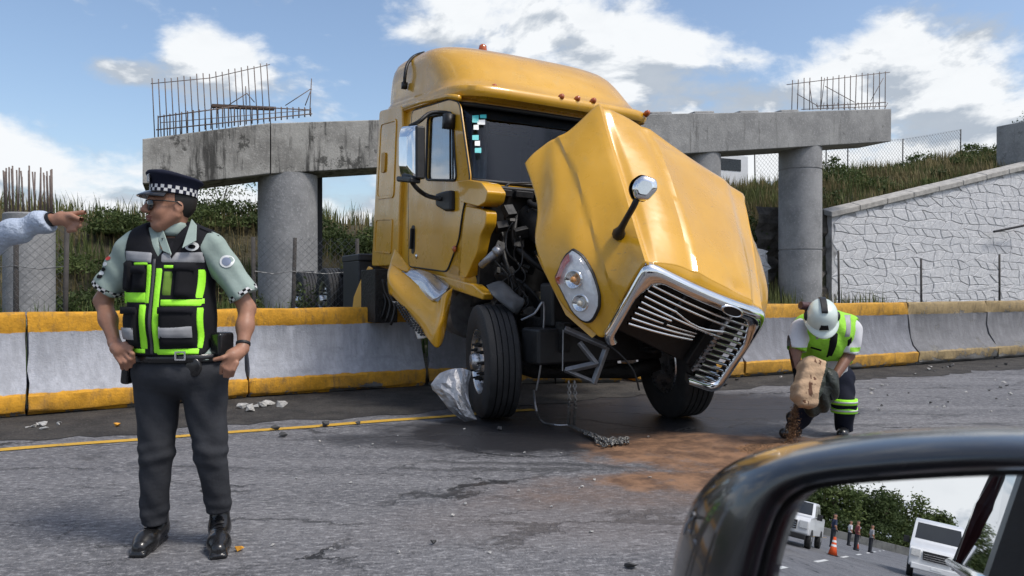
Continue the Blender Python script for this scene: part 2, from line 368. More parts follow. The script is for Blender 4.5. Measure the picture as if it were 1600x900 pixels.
rg = t.ramp(fine, .3, .7, .62, .9, False); rg = t.math('MULTIPLY', rg, t.math('SUBTRACT', 1.0, t.math('MULTIPLY', oil, .5))); k_.new(t.math('ADD', rg, t.math('MULTIPLY', sf, .3), clamp=True), P_.inputs['Roughness'])
hgt = t.math('SUBTRACT', t.math('ADD', t.math('MULTIPLY', fine, .5), t.math('MULTIPLY', mid, .8)), t.math('MULTIPLY', ckm, 1.2)); k_.new(t.bump(hgt, .85, .012), P_.inputs['Normal'])
ASPH = m

# dirt and gravel along the barrier
m, n_, k_, P_ = nodes_mat('shoulder_grit'); t = NT(m); c = t.coord()
col = t.mix(t.ramp(t.noise(c, 3, 6), .35, .65), (.024, .022, .021), (.062, .056, .05)); col = t.mix(t.ramp(t.noise(c, 55, 4, .7), .55, .75), col, (.21, .20, .185)); col = t.mix(t.ramp(t.noise(c, 30, 3), .45, .3), col, (.02, .019, .018))
k_.new(col, P_.inputs['Base Color']); P_.inputs['Roughness'].default_value = .9; k_.new(t.bump(t.noise(c, 40, 6, .7), 1, .03), P_.inputs['Normal']); GRIT = m
m, n_, k_, P_ = nodes_mat('earth'); t = NT(m); c = t.coord()
col = t.mix(t.ramp(t.noise(c, .7, 7), .38, .62), (.045, .048, .022), (.085, .07, .04)); col = t.mix(t.ramp(t.noise(c, 12, 5, .7), .5, .7), col, (.11, .10, .055))
k_.new(col, P_.inputs['Base Color']); P_.inputs['Roughness'].default_value = .95; k_.new(t.bump(t.noise(c, 9, 7, .7), 1, .15), P_.inputs['Normal']); EARTH = m

def sheet(name, u0, u1, v0, v1, z, mat, nu=1, nv=1, jit=0):
    mb = MB(); us = np.linspace(u0, u1, nu + 1); vs = np.linspace(v0, v1, nv + 1)
    P = np.array([[uv(a, b + (jit * (math.sin(a * 3.1) * .5 + math.sin(a * 7.7 + 1) * .3 + random.uniform(-.4, .4)) if (j == 0 and jit) else 0), z) for j, b in enumerate(vs)] for a in us])
    mb.grid(P); return mb.obj(name, mat, kind='structure')
sheet('ground', -1500, 1500, -1500, 1500, -.03, EARTH)
sheet('road', -83, 260, -6.5, 9.3, 0, ASPH)
sheet('road_shoulder', -60, 60, 7.05, 9.35, .004, GRIT, 900, 1, .16)

# yellow edge line and white lane marks, worn
def paint(name, col):
    m, n_, k_, P_ = nodes_mat(name); t = NT(m); c = t.coord()
    w = t.ramp(t.math('ADD', t.math('MULTIPLY', t.noise(c, 45, 5, .7), .6), t.math('MULTIPLY', t.noise(c, 5, 5), .4)), .36, .47)
    k_.new(t.mix(w, (.09, .085, .075), t.mix(t.noise(c, 8), tuple(q * .8 for q in col), col)), P_.inputs['Base Color']); P_.inputs['Roughness'].default_value = .7
    k_.new(t.bump(t.noise(c, 90, 3), .5, .006), P_.inputs['Normal']); return m
PY, PW = paint('yellow_road_paint', (.62, .36, .035)), paint('white_road_paint', (.72, .72, .70))
mb = MB(); us = np.linspace(-70, float(gnd(835, 641) @ U), 300)
mb.grid([[uv(u, 6.72 + .012 * math.sin(u * 5) + random.uniform(-.008, .008) + s * .055, .006) for s in (-1, 1)] for u in us]); mb.obj('road_line', PY, kind='structure')
for i in range(14):
    sheet('lane_marking', -5 - 9 * i - 3.2, -5 - 9 * i, 2.6, 2.73, .006, PW)
sheet('lane_marking', -120, 40, -3.2, -3.05, .006, PW)

# ground that climbs to the ramp behind the bridge piers
def sst(x): x = np.clip(x, 0, 1); return x * x * (3 - 2 * x)
def coping(u): return 4.06 + (np.clip(u, 22.8, 36) - 22.8) * .217
def ridge(u): return 3.45 + .148 * np.clip(np.asarray(u, float) - 8, 0, 48) + .12 * np.sin(np.asarray(u) * .7)
def terr(u, v):
    u = np.asarray(u, float); v = np.asarray(v, float)
    a = .28 + sst((v - 19.5) / 7.0) * (ridge(u) - .28)
    b = np.where(v < 21.35, .3, coping(u) - .12 + sst((v - 21.35) / 5.5) * (ridge(u) - coping(u)))
    w = sst((u - 20.5) / 2.0); z = a * (1 - w) + b * w
    return z * sst((v - 8.9) / 1.4) + .10 * np.sin(u * 1.3 + v) * sst((v - 11) / 3) + .06 * np.sin(u * 2.9 - v * 2.1) * sst((v - 11) / 3)
uu = np.linspace(-70, 110, 241); vv = np.concatenate([np.linspace(9.05, 21.3, 34), np.linspace(21.4, 30, 26), np.linspace(32, 120, 10)])
UU, VV = np.meshgrid(uu, vv, indexing='ij'); ZZ = terr(UU, VV)
mb = MB(); mb.grid(UU[..., None] * U + VV[..., None] * V + ZZ[..., None] * Zv); mb.obj('embankment', EARTH, kind='structure', smooth=True)

# ---- concrete barrier, piece by piece
def barrier_mat(name, yel, wht, wear):
    m, n_, k_, P_ = nodes_mat(name); t = NT(m); c = t.coord(); z = t.sep(c)[2]
    zz = t.math('ADD', z, t.math('MULTIPLY', t.math('SUBTRACT', t.noise(c, 7, 6, .7), .5), .05))
    con = t.mix(t.noise(c, 6, 7, .7), (.10, .098, .092), (.26, .25, .235))
    band = t.math('MAXIMUM', t.ramp(zz, .792, .80), t.ramp(zz, .225, .215)); dr = t.noise(t.coord(scale=(5, 5, .7)), 2.2, 6, .7)
    w = t.mix(t.ramp(dr, .35, .7), tuple(q * .72 for q in wht), wht); w = t.mix(t.ramp(t.noise(c, 22, 6, .75), .55, .72), w, tuple(q * .6 for q in wht))
    w = t.mix(t.math('MULTIPLY', t.ramp(t.noise(t.coord(scale=(1, 1, 3)), 2.3, 5), .5, .7), .6), w, tuple(q * .62 for q in wht))
    y = t.mix(t.ramp(t.noise(c, 11, 6, .7), .3, .7), tuple(q * .68 for q in yel), yel)
    y = t.mix(t.math('MULTIPLY', t.ramp(t.noise(t.coord(scale=(3, 3, 1)), 4, 6, .75), .5, .68), .55), y, (.10, .075, .05))
    col = t.mix(band, w, y)
    chip = t.ramp(t.math('ADD', t.math('MULTIPLY', t.noise(c, 3.2, 8, .72), .75), t.math('MULTIPLY', t.ramp(z, .16, .0), .16)), wear, wear + .03); col = t.mix(chip, col, con)
    dirt = t.math('MULTIPLY', t.ramp(z, .34, .02), t.ramp(t.noise(c, 4, 7, .7), .4, .65)); col = t.mix(t.math('MULTIPLY', dirt, .4), col, (.06, .055, .05))
    k_.new(col, P_.inputs['Base Color']); P_.inputs['Roughness'].default_value = .78
    k_.new(t.bump(t.math('SUBTRACT', t.math('ADD', t.noise(c, 50, 5, .7), t.noise(c, 6, 5)), chip), .6, .012), P_.inputs['Normal']); return m
BM1 = barrier_mat('barrier_paint', (.72, .35, .022), (.45, .465, .51), .535); BM2 = barrier_mat('barrier_paint_faded', (.36, .265, .13), (.205, .205, .215), .44)
BM3 = barrier_mat('barrier_paint_shaded', (.62, .32, .035), (.235, .24, .265), .50)  # white of the right-hand paints darkened; shade on those pieces is in the colour
PROF = [(.075, 0), (.055, .03), (.012, .036), (0, .06), (0, .185), (.012, .2), (.09, .30), (.15, .42), (.185, .58), (.205, .78), (.198, .80), (.193, .93), (.205, .965), (.225, .98)]
PROF = PROF + [(.60 - d, z) for d, z in PROF[::-1]]
def barrier(A, B, mat, label, nseg=26, name='concrete_barrier', dz=0., lean=0.):
    A = np.array(A, float); B = np.array(B, float); L = np.linalg.norm(B - A); e = (B - A) / L; nrm = np.array((-e[1], e[0], 0))
    if nrm @ V < 0: nrm = -nrm
    base = (A + B) / 2 + nrm * .3; mb = MB(); G = []
    ph = random.uniform(0, 9)
    for i in range(nseg + 1):
        s = -L / 2 + L * i / nseg; row = []
        chipw = .035 * max(0, 1 - min(i, nseg - i) / 1.5)
        for q, (d, z) in enumerate(PROF):
            j = .005 * math.sin(s * 4 + q + ph) + random.uniform(-.003, .003) + (chipw * random.uniform(-.2, .8) if 0 < q < 13 else 0)
            row.append(nrm * (d - .3 + j + lean * (z - .3)) + e * (s + (random.uniform(-.012, .012) if i in (0, nseg) else 0)) + Zv * (z + dz * s + .004 * math.sin(s * 6 + q)))
        G.append(row)
    G = np.array(G); G[..., 2] += .006 - min(0, G[..., 2].min()); mb.grid(G, closev=True); m_ = len(PROF)
    mb.add(G[0], [tuple(range(m_))]); mb.add(G[-1], [tuple(range(m_))])
    ob = mb.obj(name, mat, None, auto=32); ob.location = tuple(base); return tag(ob, label, 'barrier', 'concrete barrier pieces along the road')
def bp(px, py): return gnd(px, py)
J0, J1, J2 = bp(42, 652), bp(389, 623), bp(668, 604)
ex = (J1 - J0) / np.linalg.norm(J1 - J0)
gap = lambda a, b, g=.012: (a + (b - a) / np.linalg.norm(b - a) * g, b - (b - a) / np.linalg.norm(b - a) * g)
barrier(*gap(J0 - ex * 2.3, J0), BM1, 'yellow and white concrete barrier piece below the pointing arm')
barrier(*gap(J0, J1), BM1, 'yellow and white concrete barrier piece behind the standing officer')
barrier(*gap(J1, J2), BM1, 'yellow and white concrete barrier piece with the truck cab hanging over it')
K1, K2, K3 = bp(1437, 571), bp(1561, 561.5), bp(1690, 552.5)
e2 = (K2 - K1) / np.linalg.norm(K2 - K1); K0 = K1 - e2 * 2.45
K0 = bp(1165, 590.5)
barrier(*gap(J2 + np.array((.0, .02, 0)), K0 - np.array((1.75, .55, 0))), BM3, 'barrier piece lying under the wrecked truck between its front wheels', dz=0)
barrier(*gap(K0 - np.array((1.55, .52, 0)), K0), BM3, 'barrier piece behind the broken grille of the truck')
barrier(*gap(K0, K1), BM3, 'yellow banded concrete barrier piece behind the crouching worker')
barrier(*gap(K1, K2, .018), BM2, 'grey faded concrete barrier piece right after the worker, its yellow bands pale')
barrier(*gap(K2, K3, .018), BM2, 'faded concrete barrier piece beyond the wide dark joint')
for i in range(3): barrier(*gap(K3 + (K3 - K2) * i, K3 + (K3 - K2) * (i + 1)), BM2, 'faded concrete barrier piece in front of the white stone wall, past the wide joint')

# ---- unfinished bridge pier
def concrete(name, a, b, streaks=.6):
    m, n_, k_, P_ = nodes_mat(name); t = NT(m); c = t.coord(); z = t.sep(c)[2]
    col = t.mix(t.ramp(t.noise(c, 1.1, 7, .65), .35, .65), a, b); col = t.mix(t.ramp(t.noise(c, 14, 6, .7), .5, .75), col, tuple(q * 1.25 for q in b))
    st = t.noise(t.coord(scale=(2.6, 2.6, .28)), 1.25, 7, .68); col = t.mix(t.math('MULTIPLY', t.ramp(st, .62 - .12 * streaks, .74 - .1 * streaks), streaks), col, (.048, .046, .042))
    col = t.mix(t.math('MULTIPLY', t.ramp(t.noise(c, 1.7, 8, .78), .62 - .07 * streaks, .68 - .06 * streaks), streaks * .85), col, (.035, .034, .03))
    k_.new(col, P_.inputs['Base Color']); P_.inputs['Roughness'].default_value = .85; k_.new(t.bump(t.noise(c, 18, 6, .7), .5, .03), P_.inputs['Normal']); return m
CB = concrete('beam_concrete', (.19, .183, .168), (.34, .33, .305), 1.0); CC = concrete('column_concrete', (.20, .202, .205), (.30, .30, .302), .16); CR = concrete('beam_concrete_clean', (.215, .215, .212), (.315, .313, .305), .5)
RUST = M('rebar_steel', (.17, .135, .12), .75, .4, .3, 20)
pier = empty('bridge_pier', uv(12, 20.2), 'unfinished grey concrete bridge pier, long stained cap beam on round columns', 'bridge pier')
def beam(st, name, mat, parent, v0=19.6, v1=21.1):
    mb = MB(); G = []
    for u_, zt, zb in st: G.append([uv(u_, v0, zt), uv(u_, v0, zb), uv(u_, v1, zb), uv(u_, v1, zt)])
    G = np.array(G); mb.grid(G, closev=True); mb.add(G[0], [(0, 1, 2, 3)]); mb.add(G[-1], [(0, 1, 2, 3)])
    return mb.obj(name, mat, parent, bevel=.03)
def pu(px, py, v=19.6): h = plane_hit(px, py, v); return h @ U, h[2]
ctl = [(223, 217, 287), (300, 207, 286), (422, 192, 271.5), (590, 187, 262), (800, 182, 250), (1020, 178, 243), (1215, 175, 232), (1392, 170, 221)]
st = []
for px, a, b in ctl: u_, zt = pu(px, a); zb = pu(px, b)[1]; st.append((u_, zt, zb))
def bz(u_): return np.interp(u_, [s[0] for s in st], [s[1] for s in st]), np.interp(u_, [s[0] for s in st], [s[2] for s in st])
L1 = beam(st[:3], 'cap_beam', CB, pier); L2 = beam([(st[2][0] + .03, st[2][1], st[2][2])] + st[3:5], 'cap_beam', CB, pier, 19.615, 21.1); L3 = beam([(st[4][0] + .012, *st[4][1:])] + st[5:], 'cap_beam', CR, pier)
L1['label'] = 'dark stained slanted end of the cap beam'
def column(px, r, name='column', parent=pier, mat=CC, v=20.35, zt=None, rings=()):
    h = plane_hit(px, 447, v); u_ = h @ U; zt = bz(u_)[1] + .02 if zt is None else zt; c = uv(u_, v, 0)
    pr = [(r, float(terr(u_, v)) - .6)]
    for z in sorted(rings): pr += [(r, z - .03), (r - .018, z - .02), (r - .018, z + .02), (r + .004, z + .03)]
    pr.append((r, zt)); mb = MB(); mb.lathe(pr, c, (0, 0, 1), 48); return mb.obj(name, mat, parent, auto=40), c, zt
column(450, .76); column(1092, .72); column(1250, .745, rings=(2.55, 5.45))
column(950, .74)
# the dark steel post next to the first column, bearing pads on the beam
mb = MB(); a = plane_hit(498, 300, 21.3); mb.box(uv(a @ U, 21.3, 3.2), (.09, .09, 2.0), rotz(RA)); mb.obj('form_post', M('dark_steel', (.03, .03, .032), .6, .5), pier, bevel=.01)
for px in (1028, 1095, 1165, 1228):
    a = plane_hit(px, 178, 20.0); zt = bz(a @ U)[0]; mb = MB(); mb.box(uv(a @ U, 20.1, zt + .045), (.42, .3, .07), rotz(RA) @ roty(-.11)); mb.obj('bearing_pad', CR, pier, bevel=.05, seg=3)
# reinforcing bars on the beam, one bar each
RB = []
def bar(p, q, r, parent, name='reinforcing_bar'):
    mb = MB(); mb.tube([p, q], r * .78, 6); RB.append(mb.obj(name, RUST, parent, smooth=True))
def PH(px, py, v=20.2): return plane_hit(px, py, v)
for i in range(19):
    s = i / 18; bx = 242 + s * 181; tx = 238 + s * 179
    ty = 124 - 26 * max(0, (s - .1)) ** 1.2 / .88 + random.uniform(-2, 2); by = 215 - 20 * s
    bar(PH(bx, by), PH(tx, ty), .016, pier)
bar(PH(236, 131), PH(330, 122), .013, pier); bar(PH(330, 122), PH(422, 101), .013, pier)
for v in (19.75, 20.8):
    bar(PH(247, 183, v), PH(372, 166, v), .02, pier); bar(PH(372, 166, v), PH(486, 172, v), .02, pier); bar(PH(244, 203, v), PH(488, 178, v), .02, pier); bar(PH(250, 192, v), PH(486, 172, v), .012, pier)
for i in range(27):                         # stirrups, bent hoops
    s = i / 26; x = 247 + s * 238; tyy = 183 - 18 * math.sin(min(1, s * 1.6) * math.pi / 2) + 5 * s; byy = 212 - 30 * s if s > .3 else 214 - 20 * s
    a, b = PH(x, tyy, 19.75), PH(x + 1, tyy, 20.85); c_, d_ = PH(x, byy, 19.75), PH(x + 1, byy, 20.85)
    mb = MB(); mb.tube([c_, a, a + (b - a) * .04 + Zv * .03, b + Zv * .02, b, d_], .010, 5); mb.obj('stirrup', RUST, pier, smooth=True)
for i in range(12):
    s = i / 11; bar(PH(333 + s * 95, 170 - 3 * s + random.uniform(-2, 2), 19.9 + random.uniform(0, .8)), PH(345 + s * 140, 164 + s * 8, 20.3), .012, pier)
mb = MB(); mb.box((PH(332, 171) + PH(428, 165)) / 2, (np.linalg.norm(PH(332, 171) - PH(428, 165)) / 2, .09, .035), rotz(RA) @ roty(-.05)); mb.obj('timber', M('weathered_timber', (.09, .06, .045), .85), pier)
for a, b in (((484, 180), (487, 123)), ((486, 139), (446, 165)), ((487, 139), (477, 165)), ((386, 146), (358, 164)), ((386, 146), (398, 160)), ((385, 164), (384, 135))): bar(PH(*a), PH(*b), .016, pier)
for i in range(17):                         # the second cage
    s = i / 16; x = 1237 + s * 145
    if i == 4: continue
    bar(PH(x + random.uniform(-1, 1), 172, 20.3), PH(x + 1, 125 - 12 * s + random.uniform(-2, 1), 20.3), .02, pier)
bar(PH(1229, 132.5, 20.3), PH(1390, 113, 20.3), .018, pier)
for a, b in (((1245, 147), (1278, 166)), ((1289, 135), (1335, 160)), ((1380, 122), (1360, 158)), ((1288, 122), (1282, 172)), ((1264, 128), (1270, 172))): bar(PH(*a, 20.3), PH(*b, 20.3), .016, pier)
for v in (19.8, 20.3, 20.9): bar(PH(1275, 166, v), PH(1384, 160, v), .022, pier); bar(PH(1252, 171, v), PH(1383, 166, v), .018, pier)
for i in range(14): x = 1278 + i * 8; bar(PH(x, 170, 19.8), PH(x + random.uniform(-3, 6), 161, 20.8), .018, pier)

# stub column with starter bars
VS = 19.0; h = plane_hit(46, 447, VS); ub = h @ U
stub = empty('column_stub', uv(ub, VS, .2), 'unfinished round concrete column with a crown of tall rusty starter bars', 'column')
zt = plane_hit(46, 334, VS)[2]; mb = MB(); mb.lathe([(.49, -.3), (.49, zt - .03), (.46, zt)], uv(ub, VS), (0, 0, 1), 40); mb.obj('shaft', CC, stub, auto=40)
for i in range(26):
    a = 2 * math.pi * i / 26; c_ = uv(ub, VS, zt - .1) + .43 * np.array((math.cos(a), math.sin(a), 0)); d_ = c_ + np.array((random.uniform(-.05, .02), random.uniform(-.04, .04), random.uniform(.95, 1.12))); bar(c_, d_, .019, stub)
PALE = M('pale_post_paint', (.42, .42, .40), .7)
mb = MB(); h = plane_hit(13, 447, 24); mb.box(uv(h @ U, 24, 1.45), (.13, .13, 1.1), rotz(RA)); top(mb, 'concrete_post', PALE, 'short pale square post standing below the stub column', 'post', bevel=.02)

# ---- white painted rubble wall
m, n_, k_, P_ = nodes_mat('whitewashed_stone'); t = NT(m); c = t.coord(out='Object'); oi = n_.new('ShaderNodeObjectInfo')
col = t.mix(t.ramp(t.noise(c, 5, 7, .7), .3, .7), (.53, .535, .55), (.70, .70, .71)); col = t.mix(t.math('MULTIPLY', t.ramp(oi.outputs['Random'], .0, 1.), .3), col, (.52, .53, .55))
col = t.mix(t.math('MULTIPLY', t.ramp(t.noise(c, 7, 7, .75), .60, .70), .55), col, (.11, .105, .10)); k_.new(col, P_.inputs['Base Color']); P_.inputs['Roughness'].default_value = .85
k_.new(t.bump(t.noise(c, 9, 7, .7), .9, .05), P_.inputs['Normal']); WST = m
MORT = M('wall_mortar', (.42, .42, .425), .9, 0, .6, 1.6, .3, 20); DARKST = M('broken_masonry', (.075, .068, .06), .95, 0, .5, 3, .6, 8)
COPE = M('coping_concrete', (.36, .345, .32), .85, 0, .25, 4, .3, 25)
def rubble(root, sz, vpl, inside, dx=.56, dz_=.33, s0=0, s1=1, z0=0, z1=1, seed=3):
    r = np.random.default_rng(seed); nx = int((s1 - s0) / dx); nz = int((z1 - z0) / dz_)
    gx = np.zeros((nx + 1, nz + 1, 2))
    for i in range(nx + 1):
        for j in range(nz + 1): gx[i, j] = (s0 + (i + .5 * (j % 2) + r.uniform(-.34, .34)) * dx, z0 + (j + r.uniform(-.3, .3)) * dz_)
    hm = r.uniform(-.3, .3, (nx + 1, nz + 1, 2)); vmid = r.uniform(-.3, .3, (nx + 1, nz + 1, 2)); out = []
    for i in range(nx):
        for j in range(nz):
            a, b, c_, d_ = gx[i, j], gx[i + 1, j], gx[i + 1, j + 1], gx[i, j + 1]
            H0 = (a + b) / 2 + hm[i, j] * (.2, .3) * np.array((dx, dz_)); H1 = (d_ + c_) / 2 + hm[i, j + 1] * (.2, .3) * np.array((dx, dz_))
            V0 = (a + d_) / 2 + vmid[i, j] * (.35, .2) * np.array((dx, dz_)); V1 = (b + c_) / 2 + vmid[i + 1, j] * (.35, .2) * np.array((dx, dz_))
            poly = np.array([a, H0, b, V1, c_, H1, d_, V0]); cen = poly.mean(0)
            if not inside(cen): continue
            g = r.uniform(.003, .016) / .3; o1 = poly + (cen - poly) * g; o2 = poly + (cen - poly) * (g + .13); dp = r.uniform(.008, .035)
            mb = MB(); pts = [uv(*([p[0], vpl, p[1]])) for p in o1] + [uv(p[0], vpl - dp * .7, p[1]) for p in poly + (cen - poly) * (g + .05)] + [uv(p[0], vpl - dp, p[1]) for p in o2]
            n = 8; fs = [tuple(range(2 * n, 3 * n))] + [(k * n + q, k * n + (q + 1) % n, (k + 1) * n + (q + 1) % n, (k + 1) * n + q) for k in (0, 1) for q in range(n)]
            mb.add(pts, fs); mb.obj('stone', WST, root)
wall = empty('stone_wall', uv(28, 21.1, .28), 'white painted rubble stone wall with a sloping concrete coping', 'wall')
uw0, uw1 = 22.8, 36.5
mb = MB(); mb.plate([uv(uw0 + .1, 21.06, 0), uv(uw1, 21.06, 0), uv(uw1, 21.06, float(coping(uw1))), uv(uw0 + .1, 21.06, float(coping(uw0)))], V * .5); mb.obj('mortar_core', MORT, wall)
rubble(wall, None, 21.05, lambda p: p[0] > uw0 + .32 + .12 * math.sin(p[1] * 4) and p[1] < coping(p[0]) - .15 and p[0] < uw1 + .2, s0=uw0 - .5, s1=uw1 + .4, z0=.35, z1=7.2)
segs = 9
for i in range(segs):
    a, b = uw0 - .05 + (uw1 - uw0) * i / segs + .012, uw0 - .05 + (uw1 - uw0) * (i + 1) / segs - .012; za, zb = float(coping(a)), float(coping(b)); j = random.uniform(-.03, .03)
    mb = MB(); mb.plate([uv(a, 20.93, za - .16 + j), uv(b, 20.93, zb - .16 + j), uv(b, 20.93, zb + .06 + j), uv(a, 20.93, za + .06 + j)], V * .5 + Zv * .16); mb.obj('coping_slab', COPE, wall, bevel=.03)
frag = empty('wall_fragment', uv(19.3, 21.1, .28), 'broken white painted stone wall stump between the truck hood and the round column', 'wall')
f0, f1 = 17.2, pu(1207, 447, 21.05)[0]
mb = MB(); mb.plate([uv(f0, 21.06, 0), uv(f1 - .1, 21.06, 0), uv(f1 - .25, 21.06, 2.4), uv(f0, 21.06, 3.2)], V * .5); mb.obj('mortar_core', MORT, frag)
rubble(frag, None, 21.05, lambda p: p[0] < f1 - .45 + .12 * math.sin(p[1] * 5) and p[1] < 3.2 - .2 * (p[0] - f0), s0=f0, s1=f1 + .3, z0=.3, z1=3.4, seed=9)
# torn end of the wall, dark rubble behind the column
mb = MB(); rr = np.random.default_rng(4); P = []
for i in range(9):
    row = []
    for j in range(14):
        u_ = f1 - .4 + (uw0 - f1 + .9) * i / 8; z = .2 + j * .31; row.append(uv(u_, 21.35 + rr.uniform(-.22, .25), z * (1 if u_ < uw0 else 1)))
    P.append(row)
mb.grid(P); o = top(mb, 'broken_masonry', DARKST, 'torn dark rubble face between the column and the white stone wall', 'rubble', smooth=False)
ab = MB(); h = plane_hit(1588, 447, 21.0); ua = h @ U; ab.box(uv(ua + 2.75, 21.9, 4.4), (1.6, .75, 4.4), rotz(RA)); top(ab, 'abutment', CR, 'tall pale concrete abutment block at the upper end of the stone wall', 'abutment', bevel=.04)

# ---- vegetation
def leafmat(name, a, b, rough=.7):
    m, n_, k_, P_ = nodes_mat(name); t = NT(m); c = t.coord(); col = t.mix(t.ramp(t.noise(c, .55, 6, .6), .36, .64), a, b); col = t.mix(t.math('MULTIPLY', t.ramp(t.noise(c, 7, 3), .35, .7), .5), col, tuple(q * 1.7 for q in b))
    k_.new(col, P_.inputs['Base Color']); P_.inputs['Roughness'].default_value = rough; P_.inputs['Specular IOR Level'].default_value = .25
    tr = n_.new('ShaderNodeBsdfTranslucent'); k_.new(col, tr.inputs[0]); mx = n_.new('ShaderNodeMixShader'); mx.inputs[0].default_value = .25; k_.new(P_.outputs[0], mx.inputs[1]); k_.new(tr.outputs[0], mx.inputs[2]); k_.new(mx.outputs[0], n_['Material Output'].inputs[0]); return m
GR1 = leafmat('grass_olive', (.055, .08, .024), (.125, .135, .048)); GR2 = leafmat('grass_dry', (.10, .085, .036), (.23, .185, .09)); GR3 = leafmat('grass_fresh', (.035, .06, .014), (.08, .12, .03))
LF1 = leafmat('leaf_dark', (.024, .042, .013), (.058, .08, .026)); LF2 = leafmat('leaf_mid', (.04, .068, .02), (.09, .115, .036)); BARK = M('bark', (.06, .045, .033), .9, 0, .3, 8)
def tri_mesh(name, tri, mat, parent=None, kind=None, base=None):
    tri = np.asarray(tri, np.float32); n = len(tri); me = bpy.data.meshes.new(name); v = tri.reshape(-1, 3)
    if base is not None: v = v - np.asarray(base, np.float32)
    me.vertices.add(n * 3); me.vertices.foreach_set('co', v.ravel()); me.loops.add(n * 3); me.loops.foreach_set('vertex_index', np.arange(n * 3, dtype=np.int32)); me.polygons.add(n)
    me.polygons.foreach_set('loop_start', np.arange(0, n * 3, 3, dtype=np.int32)); me.polygons.foreach_set('loop_total', np.full(n, 3, np.int32)); me.materials.append(mat); me.update(); me.validate()
    return link(name, me, parent, kind)
def blades(base, hmin, hmax, w, lean=.35, r=rng):
    n = len(base); a = r.uniform(0, 2 * np.pi, n); h = r.uniform(hmin, hmax, n) * r.uniform(.6, 1.1, n); d = np.stack([np.cos(a), np.sin(a), 0 * a], 1); s = np.stack([-np.sin(a), np.cos(a), 0 * a], 1) * (w * r.uniform(.6, 1.3, n))[:, None]
    l = r.uniform(.05, lean, n) * h; m_ = base + d * (l * .3)[:, None] + Zv * (h * .6)[:, None]; t_ = base + d * l[:, None] + Zv * h[:, None]
    return np.concatenate([np.stack([base - s, base + s, m_ + s * .6], 1), np.stack([base - s, m_ + s * .6, m_ - s * .6], 1), np.stack([m_ - s * .6, m_ + s * .6, t_], 1)])
def scatter(n, u0, u1, v0, v1, cond=None):
    u_ = rng.uniform(u0, u1, n); v_ = rng.uniform(v0, v1, n)
    if cond is not None: k = cond(u_, v_); u_, v_ = u_[k], v_[k]
    return u_[:, None] * U + v_[:, None] * V + (terr(u_, v_) - .03)[:, None] * Zv
patch = lambda u_, v_, f=1.: (np.sin(u_ * 1.7 * f + 2 * np.sin(v_ * 1.1)) + np.sin(v_ * 2.3 * f + u_ * .6) + rng.uniform(-.7, .7, len(u_))) > 0
offw = lambda u_, v_: ~((u_ > 19.8) & (v_ < 21.45) & (v_ > 20.6))
g1 = blades(scatter(26000, -22, 24, 18.5, 27.5, lambda a, b: offw(a, b) & patch(a, b)), .35, .95, .022); g1b = blades(scatter(20000, 20, 62, 21.5, 27.5, lambda a, b: patch(a, b, .8)), .35, .8, .028)
tri_mesh('grass', np.concatenate([g1, g1b]), GR1, kind='stuff')['label'] = 'rough olive grass covering the embankment'
g2 = blades(scatter(15000, -22, 24, 20, 28.5, lambda a, b: ~patch(a, b)), .4, 1.0, .018); g2b = blades(scatter(22000, 20, 62, 21.6, 28, lambda a, b: ~patch(a, b, .8)), .4, .95, .022)
tri_mesh('dry_grass', np.concatenate([g2, g2b]), GR2, kind='stuff')['label'] = 'dry tan grass along the top of the embankment'
g3 = blades(scatter(15000, -14, 8, 10, 19, lambda a, b: patch(a, b, .6)), .25, .75, .014); g3b = blades(scatter(5000, 5, 40, 12, 20.8, lambda a, b: patch(a, b)), .15, .45, .014)
tri_mesh('green_weeds', np.concatenate([g3, g3b]), GR3, kind='stuff')['label'] = 'fresh green weeds growing behind the barrier'
def leaves(cen, n, R3, size, r, clump=9):
    cl = r.normal(size=(clump * 4, 3)); cl /= np.linalg.norm(cl, axis=1)[:, None]; cl *= (r.uniform(.35, 1, len(cl)) ** .6)[:, None]; cl = cl[r.integers(0, len(cl), n)]
    p = (cl + r.normal(size=(n, 3)) * .17) * np.array(R3); p[:, 2] = np.abs(p[:, 2] + R3[2] * .35) - R3[2] * .35
    d = r.normal(size=(n, 3)); d /= np.linalg.norm(d, axis=1)[:, None]; e = np.cross(d, r.normal(size=(n, 3))); e /= np.linalg.norm(e, axis=1)[:, None]
    s = (size * r.uniform(.6, 1.4, n))[:, None]; p = p + np.array(cen)
    return np.concatenate([np.stack([p - d * s, p + e * s * .45, p + d * s], 1), np.stack([p - d * s, p + d * s, p - e * s * .45], 1)])
def shrub(name, base, R3, n, size, mat, label, cat='bush', group=None, trunk=.25, stems=4, tr=.02, seed=1):
    r = np.random.default_rng(seed); base = np.array(base, float); root = empty(name, base, label, cat, group); cz = trunk + R3[2] * .55
    tri_mesh('crown', leaves((0, 0, cz), n, R3, size, r), mat, root)
    mb = MB()
    for i in range(stems):
        a = r.uniform(0, 6.28); e = np.array((math.cos(a) * R3[0] * .6, math.sin(a) * R3[1] * .6, cz + R3[2] * r.uniform(0, .6))); mb.tube([(0, 0, -.1), np.array((e[0] * .25, e[1] * .25, cz * .55)), e], [tr, tr * .7, tr * .2], 6)
    mb.obj('trunk' if trunk > 1 else 'stem', BARK, root, smooth=True, world=False); return root
sp = []
for i in range(20):
    px = 90 + i * 26 + random.uniform(-10, 10); v = random.uniform(20.2, 25.4)
    sp.append((px, v, random.uniform(.6, 1.1), random.uniform(.3, .5), i % 2))
